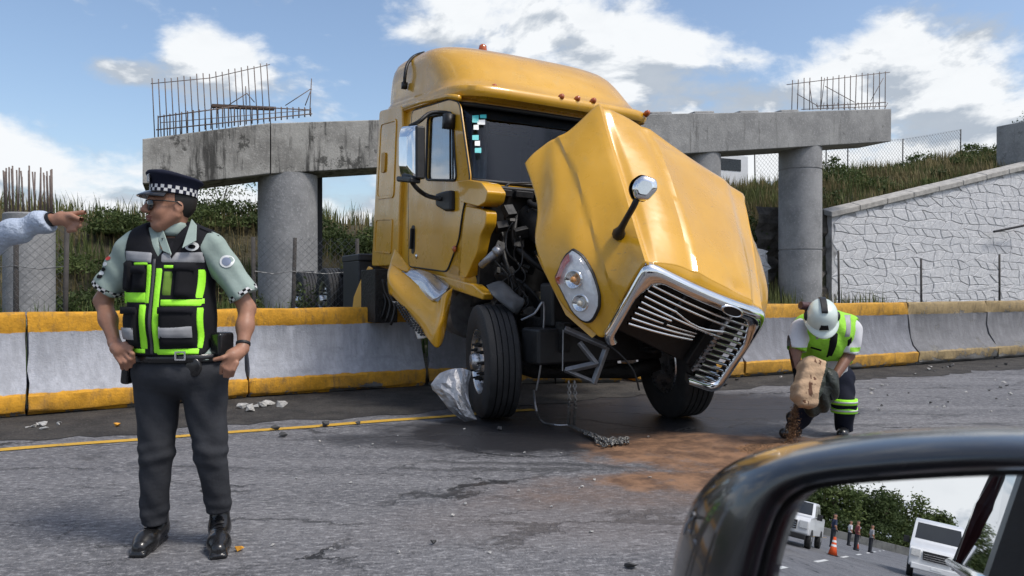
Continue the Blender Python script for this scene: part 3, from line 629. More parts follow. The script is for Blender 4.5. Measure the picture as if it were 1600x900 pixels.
for i, (px, v, a, b, k) in enumerate(sp):
    if 405 < px < 495 and v > 20: continue
    h = plane_hit(px, 447, v); shrub('shrub', uv(h @ U, v, float(terr(h @ U, v)) - .05), (a, a, b), 1500, .055, (LF1, LF2)[k], 'low dense green shrub on the grassy slope behind the officer and the pier column', 'bush', 'shrubs on the left slope', .12, 4, .02, i)
h = plane_hit(345, 447, 26.5); shrub('sapling', uv(h @ U, 26.5, float(terr(h @ U, 26.5))), (1.1, .9, .75), 650, .05, LF2, 'thin airy sapling on the slope crest beside the leftmost column', 'tree', None, .6, 7, .02, 77)
for i, (px, v, a, b, nn) in enumerate(((1165, 22.2, 1.1, 1.5, 3000), (1195, 22.0, .9, 1.1, 2200), (1292, 22.4, .7, .9, 1600), (1150, 23.6, 1.0, .9, 1800))):
    h = plane_hit(px, 447, v); shrub('ivy_bush', uv(h @ U, v, max(1.0, float(terr(h @ U, v)) - .9)), (a, a * .7, b), nn, .07, LF1, 'dark leafy bush hanging over the broken wall near the round column', 'bush', 'dark bushes by the round column', .3, 5, .03, 50 + i)
for i, (px, v) in enumerate(((1300, 26.5), (1430, 26.8), (1452, 26.6), (1528, 26.6), (1545, 26.4), (1510, 26.9), (1560, 26.0))):
    h = plane_hit(px, 447, v); shrub('weed_clump', uv(h @ U, v, float(terr(h @ U, v)) - .05), (.55, .5, .5), 500, .07, LF2, 'small green weed clump on the crest above the stone wall', 'weed', 'weeds on the right crest', .15, 5, .015, 90 + i)
rs_ = random.Random(5)
for i in range(16):
    px = 1300 + i * 18 + rs_.uniform(-8, 8); v = rs_.uniform(22.2, 26.3); h = plane_hit(px, 447, v); a = rs_.uniform(.35, .8); shrub('shrub', uv(h @ U, v, float(terr(h @ U, v)) - .08), (a, a, a * .55), 600, .06, (LF2, LF1)[i % 3 == 0], 'low green shrub on the grassy slope above the white stone wall', 'bush', 'shrubs above the stone wall', .1, 4, .015, 200 + i)
h = plane_hit(490, 470, 12.6); shrub('weed_clump', uv(h @ U, 12.6, .25), (.4, .35, .6), 900, .035, LF2, 'bright leafy weed clump beside the rear wheels of the truck', 'weed', None, .1, 5, .01, 140)
h = plane_hit(1600, 447, 25.0); shrub('roadside_tree', uv(h @ U + .55, 25.0, float(terr(h @ U, 25))), (.8, .8, .9), 900, .07, LF1, 'small tree top peeking over the abutment block', 'tree', None, 1.3, 6, .05, 150)

# ---- fences
STEEL = M('galvanised_wire', (.16, .165, .17), .5, .7, .2, 30); POST = M('fence_post_wood', (.055, .05, .047), .85, 0, .3, 9)
def fence(pts, h, v, label, sp_=.11, wires=(.35, .7), mesh=True, r=.0022, post=.035, group=None):
    root = empty('wire_fence', uv(pts[0], v, float(terr(pts[0], v))), label, 'fence', group)
    for u_ in pts:
        mb = MB(); z = float(terr(u_, v)); l = random.uniform(-.05, .05); mb.tube([uv(u_, v, z - .2), uv(u_ + l, v, z + h)], [post, post * .85], 8); mb.obj('post', POST, root, smooth=True)
    for a, b in zip(pts, pts[1:]):
        za, zb = float(terr(a, v)), float(terr(b, v))
        for w in wires:
            mb = MB(); mb.tube([uv(a, v - .04, za + h * w), uv((a + b) / 2, v - .04, (za + zb) / 2 + h * w - .04), uv(b, v - .04, zb + h * w)], .006, 5); mb.obj('wire', STEEL, root)
        if mesh:
            mb = MB(); L = b - a; k = int((L + h) / sp_)
            for i in range(-int(h / sp_), int(L / sp_) + 1):
                for sg in (1, -1):
                    s0 = a + i * sp_; q = [(s0, 0), (s0 + h, h)]; (x0, y0), (x1, y1) = q
                    if x0 < a: y0 += a - x0; x0 = a
                    if x1 > b: y1 -= x1 - b; x1 = b
                    if x1 - x0 < .02: continue
                    zz = lambda y, x: (y if sg > 0 else h - y) + za + (zb - za) * (x - a) / L
                    mb.tube([uv(x0, v - .05, zz(y0, x0)), uv(x1, v - .05, zz(y1, x1))], r, 3, False)
            mb.obj('mesh_wire', STEEL, root, kind='stuff')
    return root
def fu(px, v): return plane_hit(px, 447, v) @ U
fence([fu(x, 11.2) for x in (-120, 25, 100)], 1.75, 11.2, 'rusty wire fence panels beside the stub column')
fence([fu(x, 11.6) for x in (398, 456, 560)], 1.7, 11.6, 'dark wooden fence posts with two wires in front of the leftmost column')
fence([fu(x, 13) for x in (1312, 1440, 1562, 1640)], 1.75, 13, 'thin dark fence posts with wire in front of the white stone wall', wires=(.5,), mesh=False, post=.03)
fence([fu(x, 27.4) for x in (1180, 1290, 1324, 1410, 1500)], 1.9, 27.4, 'tall wire mesh fence on the crest against the sky', sp_=.22, wires=(.98,), r=.006, post=.035)
mb = MB(); mb.tube([plane_hit(1553, 362, 20.7), plane_hit(1602, 352, 20.6)], .05, 8); top(mb, 'steel_rod', M('dark_steel', (.03, .03, .032)), 'thin dark rod sticking out of the white stone wall', 'rod')
# ------------------------------------------------------------------ the wrecked truck
def glassmix(name, tint, refl=.12, rough=.02, gc=(.95, .97, 1)):
    m, n_, k_, P_ = nodes_mat(name); n_.remove(P_); tr = n_.new('ShaderNodeBsdfTransparent'); tr.inputs[0].default_value = (*tint, 1); gl = n_.new('ShaderNodeBsdfGlossy'); gl.inputs['Roughness'].default_value = rough; gl.inputs[0].default_value = (*gc, 1)
    fr = n_.new('ShaderNodeFresnel'); ge = n_.new('ShaderNodeNewGeometry'); io = n_.new('ShaderNodeMapRange'); io.inputs[3].default_value = 1.5; io.inputs[4].default_value = 1 / 1.5; k_.new(ge.outputs['Backfacing'], io.inputs[0]); k_.new(io.outputs[0], fr.inputs[0]); ad = n_.new('ShaderNodeMath'); ad.operation = 'ADD'; ad.use_clamp = True; ad.inputs[1].default_value = refl; k_.new(fr.outputs[0], ad.inputs[0])
    mx = n_.new('ShaderNodeMixShader'); k_.new(ad.outputs[0], mx.inputs[0]); k_.new(tr.outputs[0], mx.inputs[1]); k_.new(gl.outputs[0], mx.inputs[2]); k_.new(mx.outputs[0], n_['Material Output'].inputs[0]); return m
m, n_, k_, P_ = nodes_mat('yellow_cab_paint'); t = NT(m); c = t.coord()
col = t.mix(t.ramp(t.noise(c, 1.4, 6), .3, .7), (.59, .305, .012), (.67, .35, .018)); col = t.mix(t.math('MULTIPLY', t.ramp(t.noise(t.coord(scale=(3, 3, 1)), 3, 7, .7), .52, .75), .35), col, (.50, .33, .10)); col = t.mix(t.math('MULTIPLY', t.ramp(t.noise(c, 26, 6, .75), .62, .72), .45), col, (.26, .15, .05))
col = t.mix(t.math('MULTIPLY', t.ramp(t.noise(t.coord(scale=(6, 1.5, .8)), 4.5, 8, .8), .64, .70), .5), col, (.20, .12, .05)); col = t.mix(t.math('MULTIPLY', t.ramp(t.noise(t.coord(scale=(1, 2, 9)), 3.0, 6, .7), .66, .70), .55), col, (.12, .09, .06)); k_.new(col, P_.inputs['Base Color']); k_.new(t.ramp(t.noise(c, 4, 6), .3, .7, .22, .42), P_.inputs['Roughness']); P_.inputs['Coat Weight'].default_value = .55; P_.inputs['Coat Roughness'].default_value = .07
k_.new(t.bump(t.noise(c, 2.2, 3), .12, .05), P_.inputs['Normal']); YEL = m
BLK = M('black_plastic', (.013, .013, .014), .5, 0, .3, 12, .1, 40); DKM = M('grimy_steel', (.020, .019, .018), .65, .3, .5, 9, .3, 30); GREY = M('dull_aluminium', (.34, .34, .35), .42, .8, .25, 9, .15, 25); CHR = M('chrome', (.80, .81, .82), .09, 1., .06, 7, .02, 30)
RUB = M('tyre_rubber', (.020, .020, .021), .72, 0, .35, 10, .15, 60); ALU = M('polished_wheel', (.58, .58, .585), .28, .95, .18, 12); AMB = M('amber_lens', (.42, .09, .012), .2, 0, .1, 10, coat=.6); REDL = M('red_lens', (.45, .06, .04), .2, 0, .1, 10, coat=.5)
GLS = glassmix('windscreen_glass', (.62, .69, .76), .0, .01, (.34, .42, .55)); GLD = glassmix('side_window_glass', (.55, .58, .60), .22); GLC = glassmix('lamp_glass', (.93, .94, .95), .03)
INT = M('cab_interior', (.045, .048, .056), .8, spec=.2); CURT = M('curtain_cloth', (.46, .47, .49), .9, 0, .2, 8); WHP = M('white_plastic', (.62, .61, .58), .5, 0, .2, 9); CYA = M('cyan_sticker', (.05, .48, .50), .5, 0, .1, 30); WPA = M('white_sticker', (.72, .74, .74), .5)
truck = empty('semi_truck', gnd(840, 650), 'wrecked yellow semi truck cab straddling the concrete barrier, hood torn open', 'truck')
def Reul(a, b, c): a, b, c = map(math.radians, (a, b, c)); return rotz(a) @ rotx(b) @ roty(c)
SC = 1.08
RCB = Reul(28.549, 5.838, 1.116); TCB = np.array((.483, 8.157, 3.184)); TCB = np.array((0, 0, HC)) + SC * (np.array((.44735, 7.64548, 3.04126)) - np.array((0, 0, HC)))
RHD = Reul(11.174, 42.275, 21.907); THD = np.array((0, 0, HC)) + SC * (np.array((1.0578, 5.97567, .52935)) - np.array((0, 0, HC)))
def cw(x, y, z): return RCB @ (np.array((x, y, z)) * SC) + TCB
def hw(x, y, z): return RHD @ (np.array((x, y * 1.027, z)) * SC) + THD
def cray(px, py, val, ax=0, off=0.):       # where a view ray meets a cab-local plane
    d = np.array(((px - 800) / F, 1, (HOR - py) / F)); o = np.array((0, 0, HC)); dl = RCB.T @ d / SC; ol = RCB.T @ (o - TCB) / SC
    k = (val - ol[ax]) / dl[ax]; return ol + k * dl
def cx(px, py, x): return cw(*cray(px, py, x, 0))
def cyf(px, py, y): return cw(*cray(px, py, y, 1))
def round2(pts, r, n=5):
    out = []; m_ = len(pts); pts = [np.array(p, float) for p in pts]
    for i in range(m_):
        a, b, c_ = pts[i - 1], pts[i], pts[(i + 1) % m_]; ra = min(r, np.linalg.norm(a - b) * .45); rb_ = min(r, np.linalg.norm(c_ - b) * .45); p = b + (a - b) / np.linalg.norm(a - b) * ra; q = b + (c_ - b) / np.linalg.norm(c_ - b) * rb_
        for k in range(n): s = k / (n - 1); out.append((1 - s) ** 2 * p + 2 * s * (1 - s) * b + s * s * q)
    return out
from mathutils.geometry import tessellate_polygon
def holed(mb, outer, holes, f, off):       # flat plate with holes; f maps 2d to 3d
    loops = [outer] + holes; tri = tessellate_polygon([[Vector((p[0], p[1], 0)) for p in l] for l in loops]); flat = [p for l in loops for p in l]; n = len(flat)
    A = [f(*p) for p in flat]; Bk = [a + off for a in A]; fs = [tuple(q) for q in tri] + [tuple(i + n for i in q[::-1]) for q in tri]; b = 0
    for l in loops:
        k = len(l); fs += [(b + i, b + (i + 1) % k, b + (i + 1) % k + n, b + i + n) for i in range(k)]; b += k
    mb.add(A + Bk, fs)
CXV = RCB @ np.array((1., 0, 0)); CYV = RCB @ np.array((0, 1., 0)); CZV = RCB @ np.array((0, 0, 1.))
# cab shell with open windscreen and side windows
ZL = [-1.80, -1.76, -1.70, -1.4, -1.05, -.90, -.80, -.55, -.30, -.13, -.055, .0, .06]
def wfy(z): return -.52 if z < -.92 else float(np.interp(z, [-.92, -.80, 0, .1], [-.52, -.42, -.02, .0]))
def ring(z, inset=0.):
    w = (1.13 if z > -1.72 else 1.13 - (-1.72 - z) * .6) - inset - max(0, z + .1) * .12; yf = wfy(z) + inset; yr = 2.14 - inset; rf = .17; P = []
    side = [yr, 1.9, 1.5, 1.2, .9, .62, yf + rf + .045, yf + rf]
    P += [(-w, y) for y in side]
    for k in range(1, 6): a = math.pi / 2 * k / 6; P.append((-w + rf * (1 - math.cos(a)), yf + rf * (1 - math.sin(a))))
    for k in range(0, 13): x = (-1 + 2 * k / 12) * (w - rf); P.append((x, yf - .05 * (1 - (x / w) ** 2)))
    Q = [(-x, y) for x, y in P[::-1]][13:]; return [(x, y, z) for x, y in P + Q]
RG = [ring(z) for z in ZL]; nr = len(RG[0]); mb = MB(); vs = [cw(*p) for r_ in RG for p in r_]; fs = []
f0i = 9
def is_open(i, j):
    z0, z1 = ZL[i], ZL[i + 1]
    if z0 >= -.81 and z1 <= -.05 and (j in (5,) or nr - 2 - j in (5,)) and z1 <= -.12: return True
    return z0 >= -.81 and z1 <= -.05 and 9 <= j <= nr - 11
for i in range(len(ZL) - 1):
    for j in range(nr):
        if not is_open(i, j): fs.append((i * nr + j, i * nr + (j + 1) % nr, (i + 1) * nr + (j + 1) % nr, (i + 1) * nr + j))
fs.append(tuple(range(nr))); mb.add(vs, fs); shell = mb.obj('cab_shell', YEL, truck, auto=35); md = shell.modifiers.new('s', 'SOLIDIFY'); md.thickness = .035; md.offset = -1; md.material_offset = 0
# windscreen: glass, black surround, stickers
wz = [-.81, -.6, -.4, -.2, -.05]; mb = MB(); mb.grid([[cw(*p) for p in ring(z, .025)[8:nr - 8]] for z in wz]); ws = mb.obj('windscreen', GLS, truck, smooth=True)
loop = [cw(*p) for p in ring(-.80)[9:nr - 9]] + [cw(*ring(z)[nr - 10]) for z in (-.55, -.3)] + [cw(*p) for p in ring(-.055)[9:nr - 9]][::-1] + [cw(*ring(z)[9]) for z in (-.3, -.55)]
mb = MB(); mb.tube(loop + [loop[0]], .026, 8); mb.obj('seal', BLK, ws, smooth=True)
mb = MB(); mb.grid([[cw(p[0], p[1] + .05, p[2]) for p in ring(z, .03)[9:nr - 9]] for z in (-.055, -.17)]); mb.obj('tint_band', BLK, ws)
for i, (x, y, w_, h_, mt) in enumerate(((739, 186, 5, 6, CYA), (748, 191, 6, 4, WPA), (740, 199, 4, 4, WPA), (739, 215, 5, 4, CYA), (742, 224, 4, 4, WPA), (743, 235, 5, 4, CYA), (751, 182, 5, 3, CYA))):
    mb = MB(); mb.plate([cyf(a + 4, b, .0 - .42 * (b - 165) / 118 - .06) for a, b in ((x - w_, y - h_ * .9), (x + w_, y - h_), (x + w_, y + h_), (x - w_, y + h_ * .9))], CYV * .002); mb.obj('sticker', mt, ws)
for x0, x1 in ((-.75, -.05), (.1, .8)):
    mb = MB(); mb.tube([cw(x0 - .1, -.56, -.86), cw(x0, -.505, -.80), cw((x0 + x1) / 2, -.50, -.76), cw(x1, -.475, -.70)], [.014, .013, .011, .008], 6); mb.obj('wiper', BLK, truck, smooth=True)
mb = MB(); mb.box(cyf(775, 184, .12), (.09, .01, .022), RCB); mb.obj('paper_tag', WPA, ws)
# inside: dashboard, seats, curtain, steering wheel, back wall
mb = MB(); mb.box(cw(0, -.12, -.88), (1.08, .26, .1), RCB); mb.box(cw(.55, -.05, -.72), (.28, .16, .08), RCB); mb.obj('dashboard', INT, truck, bevel=.03)
for x in (-.52, .52):
    mb = MB(); mb.box(cw(x, .8, -1.0), (.27, .27, .1), RCB); mb.box(cw(x, 1.1, -.62), (.26, .09, .42), RCB @ rotx(-.15)); mb.box(cw(x, 1.15, -.13), (.14, .07, .12), RCB); mb.obj('driver_seat', INT, truck, bevel=.05, seg=3)
for x0, x1 in ((-.98, -.72), (-.50, -.28), (.7, .95)):
    mb = MB(); G = [[cw(x0 + (x1 - x0) * s, .95 + .025 * math.sin(s * 22), z) for s in np.linspace(0, 1, 22)] for z in (-.05, -.5, -1.1)]; mb.grid(G); mb.obj('curtain', CURT, truck, smooth=True)
mb = MB(); c_ = cw(.52, .22, -.72); ax = RCB @ np.array((0, .8, .6)); mb.lathe([(.225 + .016 * math.cos(a), .016 * math.sin(a)) for a in np.linspace(0, 2 * math.pi, 9)], c_, ax, 28, False); mb.tube([c_ - RCB[:, 0] * .22, c_ + RCB[:, 0] * .22], .014, 6); mb.tube([c_, c_ - ax * .35], .03, 8); mb.obj('steering_wheel', BLK, truck, smooth=True)
mb = MB(); mb.plate([cw(-1.08, 2.05, -1.7), cw(1.08, 2.05, -1.7), cw(1.08, 2.05, .02), cw(-1.08, 2.05, .02)], CYV * .02); mb.plate([cw(-1.08, -.4, -1.72), cw(1.08, -.4, -1.72), cw(1.08, 2.05, -1.72), cw(-1.08, 2.05, -1.72)], CZV * .02); mb.obj('cab_lining', INT, truck)
# roof fairing
def srng(z, w, yf, yr, nf=6.5, nb=9, n=72):
    ym = yf + (yr - yf) * .45; P = []
    for k in range(n):
        a = 2 * math.pi * k / n; cs, sn = math.cos(a), math.sin(a); e = 2 / (nf if sn < 0 else nb); x = w * math.copysign(abs(cs) ** e, cs); y = ym + (ym - yf if sn < 0 else yr - ym) * math.copysign(abs(sn) ** e, sn); P.append(cw(x, y, z))
    return P
RL = [(-.02, 1.08, .05, 2.10), (.0, 1.13, -.14, 2.15), (.012, 1.165, -.25, 2.157), (.05, 1.172, -.272, 2.158), (.105, 1.17, -.262, 2.158), (.128, 1.15, -.225, 2.155), (.14, 1.145, -.18, 2.155, 5), (.22, 1.143, -.10, 2.152, 4.2), (.32, 1.138, .0, 2.145, 3.8), (.42, 1.13, .12, 2.135, 3.6), (.51, 1.115, .25, 2.11, 3.5), (.58, 1.085, .38, 2.07, 3.4), (.635, 1.03, .54, 2.01, 3.4), (.675, .94, .70, 1.93, 3.4), (.705, .78, .88, 1.82, 3.4), (.722, .5, 1.05, 1.66, 3.4), (.73, .2, 1.2, 1.5, 3.4), (.731, .03, 1.3, 1.42, 3.4)]
G = np.array([srng(*q) for q in RL]); mb = MB(); mb.grid(G, closev=True); mb.add(G[-1], [tuple(range(72))]); mb.add(G[0], [tuple(range(72))]); roof = mb.obj('roof', YEL, truck, auto=50)
for px, py, y in ((771, 138, -.16), (876, 153, -.235), (901, 156, -.235), (926, 159, -.235), (1010, 178, -.22)):
    mb = MB(); mb.lathe([(.001, -.05), (.022, -.045), (.034, -.02), (.036, .02)], cyf(px, py, y), CYV + CZV * -.6, 14); mb.v = [tuple(q) for q in np.array(mb.v)]; mb.obj('marker_light', AMB, roof, smooth=True)
mb = MB(); c_ = cw(-.35, 1.1, .73); mb.lathe([(.05, 0), (.055, .03), (.045, .09), (.02, .11), (.002, .112)], c_, CZV, 16); mb.obj('beacon', AMB, roof, smooth=True)
mb = MB(); mb.tube(spline([cx(632, 136, -1.18), cx(633, 118, -1.19), cx(637, 100, -1.15), cx(648, 88, -1.03), cx(664, 82.5, -.92)], 16), .02, 8); mb.box(cx(632, 134, -1.18), (.03, .03, .04), RCB); mb.obj('air_hose', BLK, roof, smooth=True)
# sleeper side panel, hatches, door, cowl pieces
XS = -1.145
def sidef(x): return lambda y, z: cw(x, y, z)
IN = CXV * .055
mb = MB(); mb.plate([cw(XS - .035, y, z) for y, z in round2([(2.16, -1.80), (2.16, .09), (1.36, .07), (1.30, -.2), (1.27, -1.2), (1.24, -1.72)], .06)], IN * 1.7); side = mb.obj('sleeper_panel', YEL, truck, bevel=.02, seg=3)
def hatch(pts, r=.07, d=.02, nm='hatch'):
    o_ = round2(pts, r); cen = np.mean(o_, 0); i_ = [cen + (q - cen) * .93 for q in o_]; mb = MB(); holed(mb, o_, [i_[::-1]], sidef(XS - .035 - d * .6), CXV * .02); mb.plate([cw(XS - .035 - .004, *q) for q in i_], CXV * .02); return mb.obj(nm, YEL, side, bevel=.006)
hatch([(2.06, -.06), (1.50, -.06), (1.46, -.96), (2.06, -.98)]); hatch([(2.06, -1.22), (1.46, -1.2), (1.45, -1.6), (2.06, -1.62)], .05)
mb = MB(); mb.plate([cw(XS - .058, *q) for q in round2([(1.93, -.43), (1.79, -.43), (1.78, -.66), (1.92, -.67)], .04)], CXV * .02); mb.obj('hatch_latch', M('latch_yellow', (.52, .26, .01), .4), side, bevel=.006)
dout = round2([(1.12, -.02), (.10, -.015), (-.12, -.07), (-.46, -.79), (-.34, -1.09), (-.29, -1.36), (-.06, -1.67), (.96, -1.70), (1.10, -.9)], .07); dwin = round2([(.64, -.12), (.02, -.14), (-.19, -.80), (.60, -.775)], .07)
for sgn in (1, -1):
    mb = MB(); holed(mb, dout, [dwin[::-1]], lambda y, z: cw(sgn * XS, y, z), CXV * .03 * sgn); door = mb.obj('door', YEL, truck, bevel=.012)
    mb = MB(); mb.plate([cw(sgn * (XS + .018), *q) for q in round2([(.66, -.10), (.03, -.12), (-.21, -.82), (.62, -.795)], .07)], CXV * .006 * sgn); mb.obj('window_glass', GLD, door)
    mb = MB(); lp = [cw(sgn * (XS - .003), *q) for q in dwin]; mb.tube(lp + [lp[0]], .014, 6); mb.tube([cw(sgn * (XS + .005), .08, -.14), cw(sgn * (XS + .005), -.02, -.79)], .012, 6); mb.obj('window_seal', BLK, door, smooth=True)
    mb = MB(); lq = [cw(sgn * (XS + .006), *(np.array(q) + (np.array(q) - (.35, -.85)) * .008)) for q in dout]; mb.tube(lq + [lq[0]], .009, 6); mb.obj('door_gap_line', BLK, door, smooth=True)  # thin black tube drawn as the shaded gap round the door
    if sgn > 0:
        mb = MB(); mb.plate([cw(XS - .004, *q) for q in round2([(.95, -1.26), (.84, -1.25), (.80, -1.55), (.90, -1.57)], .05)], CXV * .01); mb.obj('handle_recess', BLK, door); mb = MB(); mb.box(cw(XS - .02, .885, -1.40), (.016, .018, .12), RCB); mb.obj('handle', BLK, door, bevel=.008)
        mb = MB(); mb.lathe([(.028, 0), (.026, .012), (.012, .018)], cw(XS - .0, .74, -1.58), -CXV, 14); mb.obj('lock', CHR, door, smooth=True)
# upper brow over the door and the drip step at the B-pillar
mb = MB(); mb.tube([cw(XS - .01, 1.34, .04), cw(XS - .015, .8, .045), cw(XS - .01, .1, .02), cw(XS + .01, -.1, -.02)], .03, 8); mb.obj('door_brow', YEL, truck, smooth=True)
mb = MB(); mb.plate([cw(XS - .01, *q) for q in round2([(-.2, -.81), (-.47, -.80), (-.74, -.83), (-.87, -.91), (-.84, -1.0), (-.7, -1.04), (-.31, -1.0)], .025)], CXV * .2); mb.obj('cowl_cap', YEL, truck, bevel=.022, seg=3)
mb = MB(); mb.plate([cw(XS + .015, *q) for q in round2([(-.32, -1.03), (-.70, -1.06), (-.82, -1.08), (-.82, -1.20), (-.72, -1.30), (-.68, -1.45), (-.56, -1.60), (-.48, -1.70), (-.05, -1.70), (-.27, -1.37)], .04)], CXV * .12); cq = mb.obj('cowl_side', YEL, truck, bevel=.018, seg=3)
mb = MB(); mb.lathe([(.034, 0), (.034, .014), (.01, .03)], cx(711, 389, XS - .002), -CXV, 16); mb.obj('side_repeater', AMB, cq, smooth=True)
mb = MB(); mb.plate([cw(XS + .02, *q) for q in ((1.25, -1.71), (-.62, -1.74), (-.86, -1.80), (-.84, -1.86), (1.2, -1.80))], CXV * .12); mb.obj('sill', YEL, truck, bevel=.02)
# big mirror
mb = MB(); mc = [cx(x, y, -1.47) for x, y in ((629, 199), (652, 197), (654, 276), (629, 280))]; nrm_ = np.cross(mc[1] - mc[0], mc[3] - mc[0]); nrm_ /= np.linalg.norm(nrm_)
if nrm_[1] > 0: nrm_ = -nrm_
cen = np.mean(mc, 0); pl = [cen + (q - cen) for q in mc]; e1 = (mc[1] - mc[0]) / np.linalg.norm(mc[1] - mc[0]); e2 = (mc[0] - mc[3]) / np.linalg.norm(mc[0] - mc[3])
hwid, hh = np.linalg.norm(mc[1] - mc[0]) / 2, np.linalg.norm(mc[3] - mc[0]) / 2
rect = round2([(-hwid, hh), (hwid, hh), (hwid, -hh), (-hwid, -hh)], .05)
G = []
for dpt, sc in ((.0, .55), (.035, .86), (.06, .97), (.08, 1.0), (.13, 1.0), (.15, .96)): G.append([cen + e1 * a * sc + e2 * b * sc + nrm_ * (.08 - dpt) for a, b in rect])
mb = MB(); mb.grid(G, closev=True); mb.add(G[0], [tuple(range(len(rect)))]); mb.cur = 1; mb.add(G[-1], [tuple(range(len(rect)))]); mir_ = mb.obj('side_mirror', [CHR, BLK], truck, smooth=True)
mb = MB(); mb.box(cen - e2 * (hh + .012) + nrm_ * .02, (hwid * .98, .06, .03), np.stack([e1, nrm_, e2], 1)); mb.box(cen + e1 * (hwid + .02) - nrm_ * .02, (.03, .05, hh * .97), np.stack([e1, nrm_, e2], 1)); mb.obj('mirror_back', BLK, mir_, bevel=.02)
mb = MB(); mb.tube(spline([cen + e2 * hh * .98, cx(655, 190, -1.42), cx(672, 177, -1.3), cx(693, 176, -1.17), cx(706, 178, -1.12)], 14), [.022] * 14, 8); mb.box(cx(701, 190, -1.2), (.05, .05, .075), RCB); mb.obj('mirror_arm', BLK, mir_, smooth=True); mb = MB(); mb.tube(spline([cen - e2 * hh, cx(652, 295, -1.4), cx(668, 306, -1.28), cx(690, 311, -1.2)], 12), .024, 8); mb.obj('mirror_arm', BLK, mir_, smooth=True)
mb = MB(); mb.plate([cx(x, y, -1.2) for x, y in ((679, 303), (690, 299), (703, 297), (703, 329), (694, 330), (680, 322))], CXV * .07); mb.obj('mirror_foot', BLK, mir_, bevel=.025, seg=3)
# ---- hood: torn off its hinges, tipped forward and rolled
ROWS = [1.5, 1.15, .8, .4, 0.]
LX = [[1.10, 1.15, 1.12, 1.05, .72], [1.05, 1.12, 1.12, 1.02, .62], [.95, .98, .95, .88, .60], [.78, .75, .72, .66, .58], [.40, .38, .36, .33, .3]]
LZ = [[.55, .50, .45, .25, .15], [.75, .72, .72, .55, .25], [.95, .92, .90, .80, .6], [1.12, 1.1, 1.07, 1.02, .95], [1.20, 1.19, 1.16, 1.10, .97]]
PX = [[(820, 255), (839, 318), (838, 388), (878, 474), (931, 521)], [(852, 225), (872, 295), (882, 362), (907, 440), (945, 525)], [(888, 207), (915, 265), (933, 340), (952, 418), (972, 470)], [(935, 163), (957, 240), (976, 302), (993, 360), (1009, 410)],
      [(986, 189), (1010, 238), (1030, 292), (1049, 356), (1062, 417)], [(1045, 228), (1063, 275), (1081, 328), (1098, 385), (1108, 441)], [(1105, 268), (1120, 310), (1136, 358), (1150, 412), (1154, 464)], [(1163, 305), (1170, 345), (1177, 390), (1184, 438), (1193, 484)]]
CG = []
for r_ in range(5):
    row = []
    for c_ in range(10):
        if c_ <= 4: x, z = -LX[c_][r_], LZ[c_][r_]
        elif c_ == 5: x, z = 0, LZ[4][r_] + .03
        else: x, z = LX[10 - c_ - 0 if c_ == 6 else (9 - c_ + 1 if c_ < 10 else 0)][r_], LZ[10 - c_][r_]
        if c_ >= 6: x, z = LX[10 - c_][r_], LZ[10 - c_][r_]
        y = ROWS[r_] - (.1 if (c_ in (0,) and r_ == 0) else 0) - (.06 if r_ == 4 and c_ in (1, 9) else 0)
        w_ = hw(x, y, z)
        if c_ < 8: w_ = at(*PX[c_][r_], w_[1])
        row.append(w_)
    row.append(hw(LX[0][r_], ROWS[r_], LZ[0][r_])) if False else None
    CG.append(row)
NA, NB_ = 44, 100
CGn = np.array([spline([CG[r_][c_] for r_ in range(5)], NA) for c_ in range(10)]).transpose(1, 0, 2)
HG = np.array([np.concatenate([spline(row[0:4], 34)[:-1], spline(row[3:8], 45)[:-1], spline(row[7:10], 22)]) for row in CGn]); NB_ = HG.shape[1]; SPAR = np.concatenate([np.linspace(0, 3, 34)[:-1], np.linspace(3, 7, 45)[:-1], np.linspace(7, 9, 22)])
du = np.gradient(HG, axis=0); dv = np.gradient(HG, axis=1); nn = np.cross(du, dv); nn /= np.linalg.norm(nn, axis=2)[..., None]
if nn[NA // 2, NB_ // 2] @ (np.array((0, 0, HC)) - HG[NA // 2, NB_ // 2]) < 0: nn = -nn
s_ = SPAR[None, :]; q_ = np.linspace(0, 4, NA)[:, None]
stp = lambda x, w: np.clip(x / w + .5, 0, 1)
disp = -.02 * np.exp(-((s_ - 3.22) / .08) ** 2) + .026 * stp(s_ - 4.35 - .03 * q_, .12) - .026 * stp(s_ - 6.45, .12) - .012 * np.exp(-((s_ - 7.0) / .05) ** 2) + .02 * stp(s_ - 1.55 - .1 * q_, .1) * stp(3.0 - s_, .5)
disp = disp + .018 * np.exp(-((s_ - 1.0) / .5) ** 2) * np.sin(q_ * 1.5) + .009 * np.sin(s_ * 5.1 + q_ * 3.3) * np.exp(-((s_ - .9) / .8) ** 2)
disp = disp - .03 * np.exp(-((s_ - 5.9) / .28) ** 2 - ((q_ - 3.72) / .16) ** 2) + .008 * np.sin(q_ * 7 + s_ * 2) * np.exp(-((q_ - .1) / .35) ** 2)
HG = HG + nn * disp[..., None]
mb = MB(); mb.grid(HG); hood = mb.obj('hood', YEL, truck, auto=24); md = hood.modifiers.new('s', 'SOLIDIFY'); md.thickness = .018; md.offset = 1 if False else -1
hpx = np.stack([800 + F * HG[..., 0] / HG[..., 1], HOR - F * (HG[..., 2] - HC) / HG[..., 1]], -1)
def hd(px, py, off=0.):                     # a point on the visible hood skin
    i = np.argmin(np.where(np.arange(NB_)[None, :] < 76, np.linalg.norm(hpx - (px, py), axis=2), 1e9)); Y = HG.reshape(-1, 3)[i][1]; return at(px, py, Y + off)
# the loose lower flap of the fender
mb = MB(); mb.plate([hd(x, y, .03) for x, y in ((838, 398), (848, 408), (889, 478), (934, 521), (925, 528), (884, 492), (845, 414))], np.array((0, .02, 0))); mb.obj('fender_edge', YEL, hood)
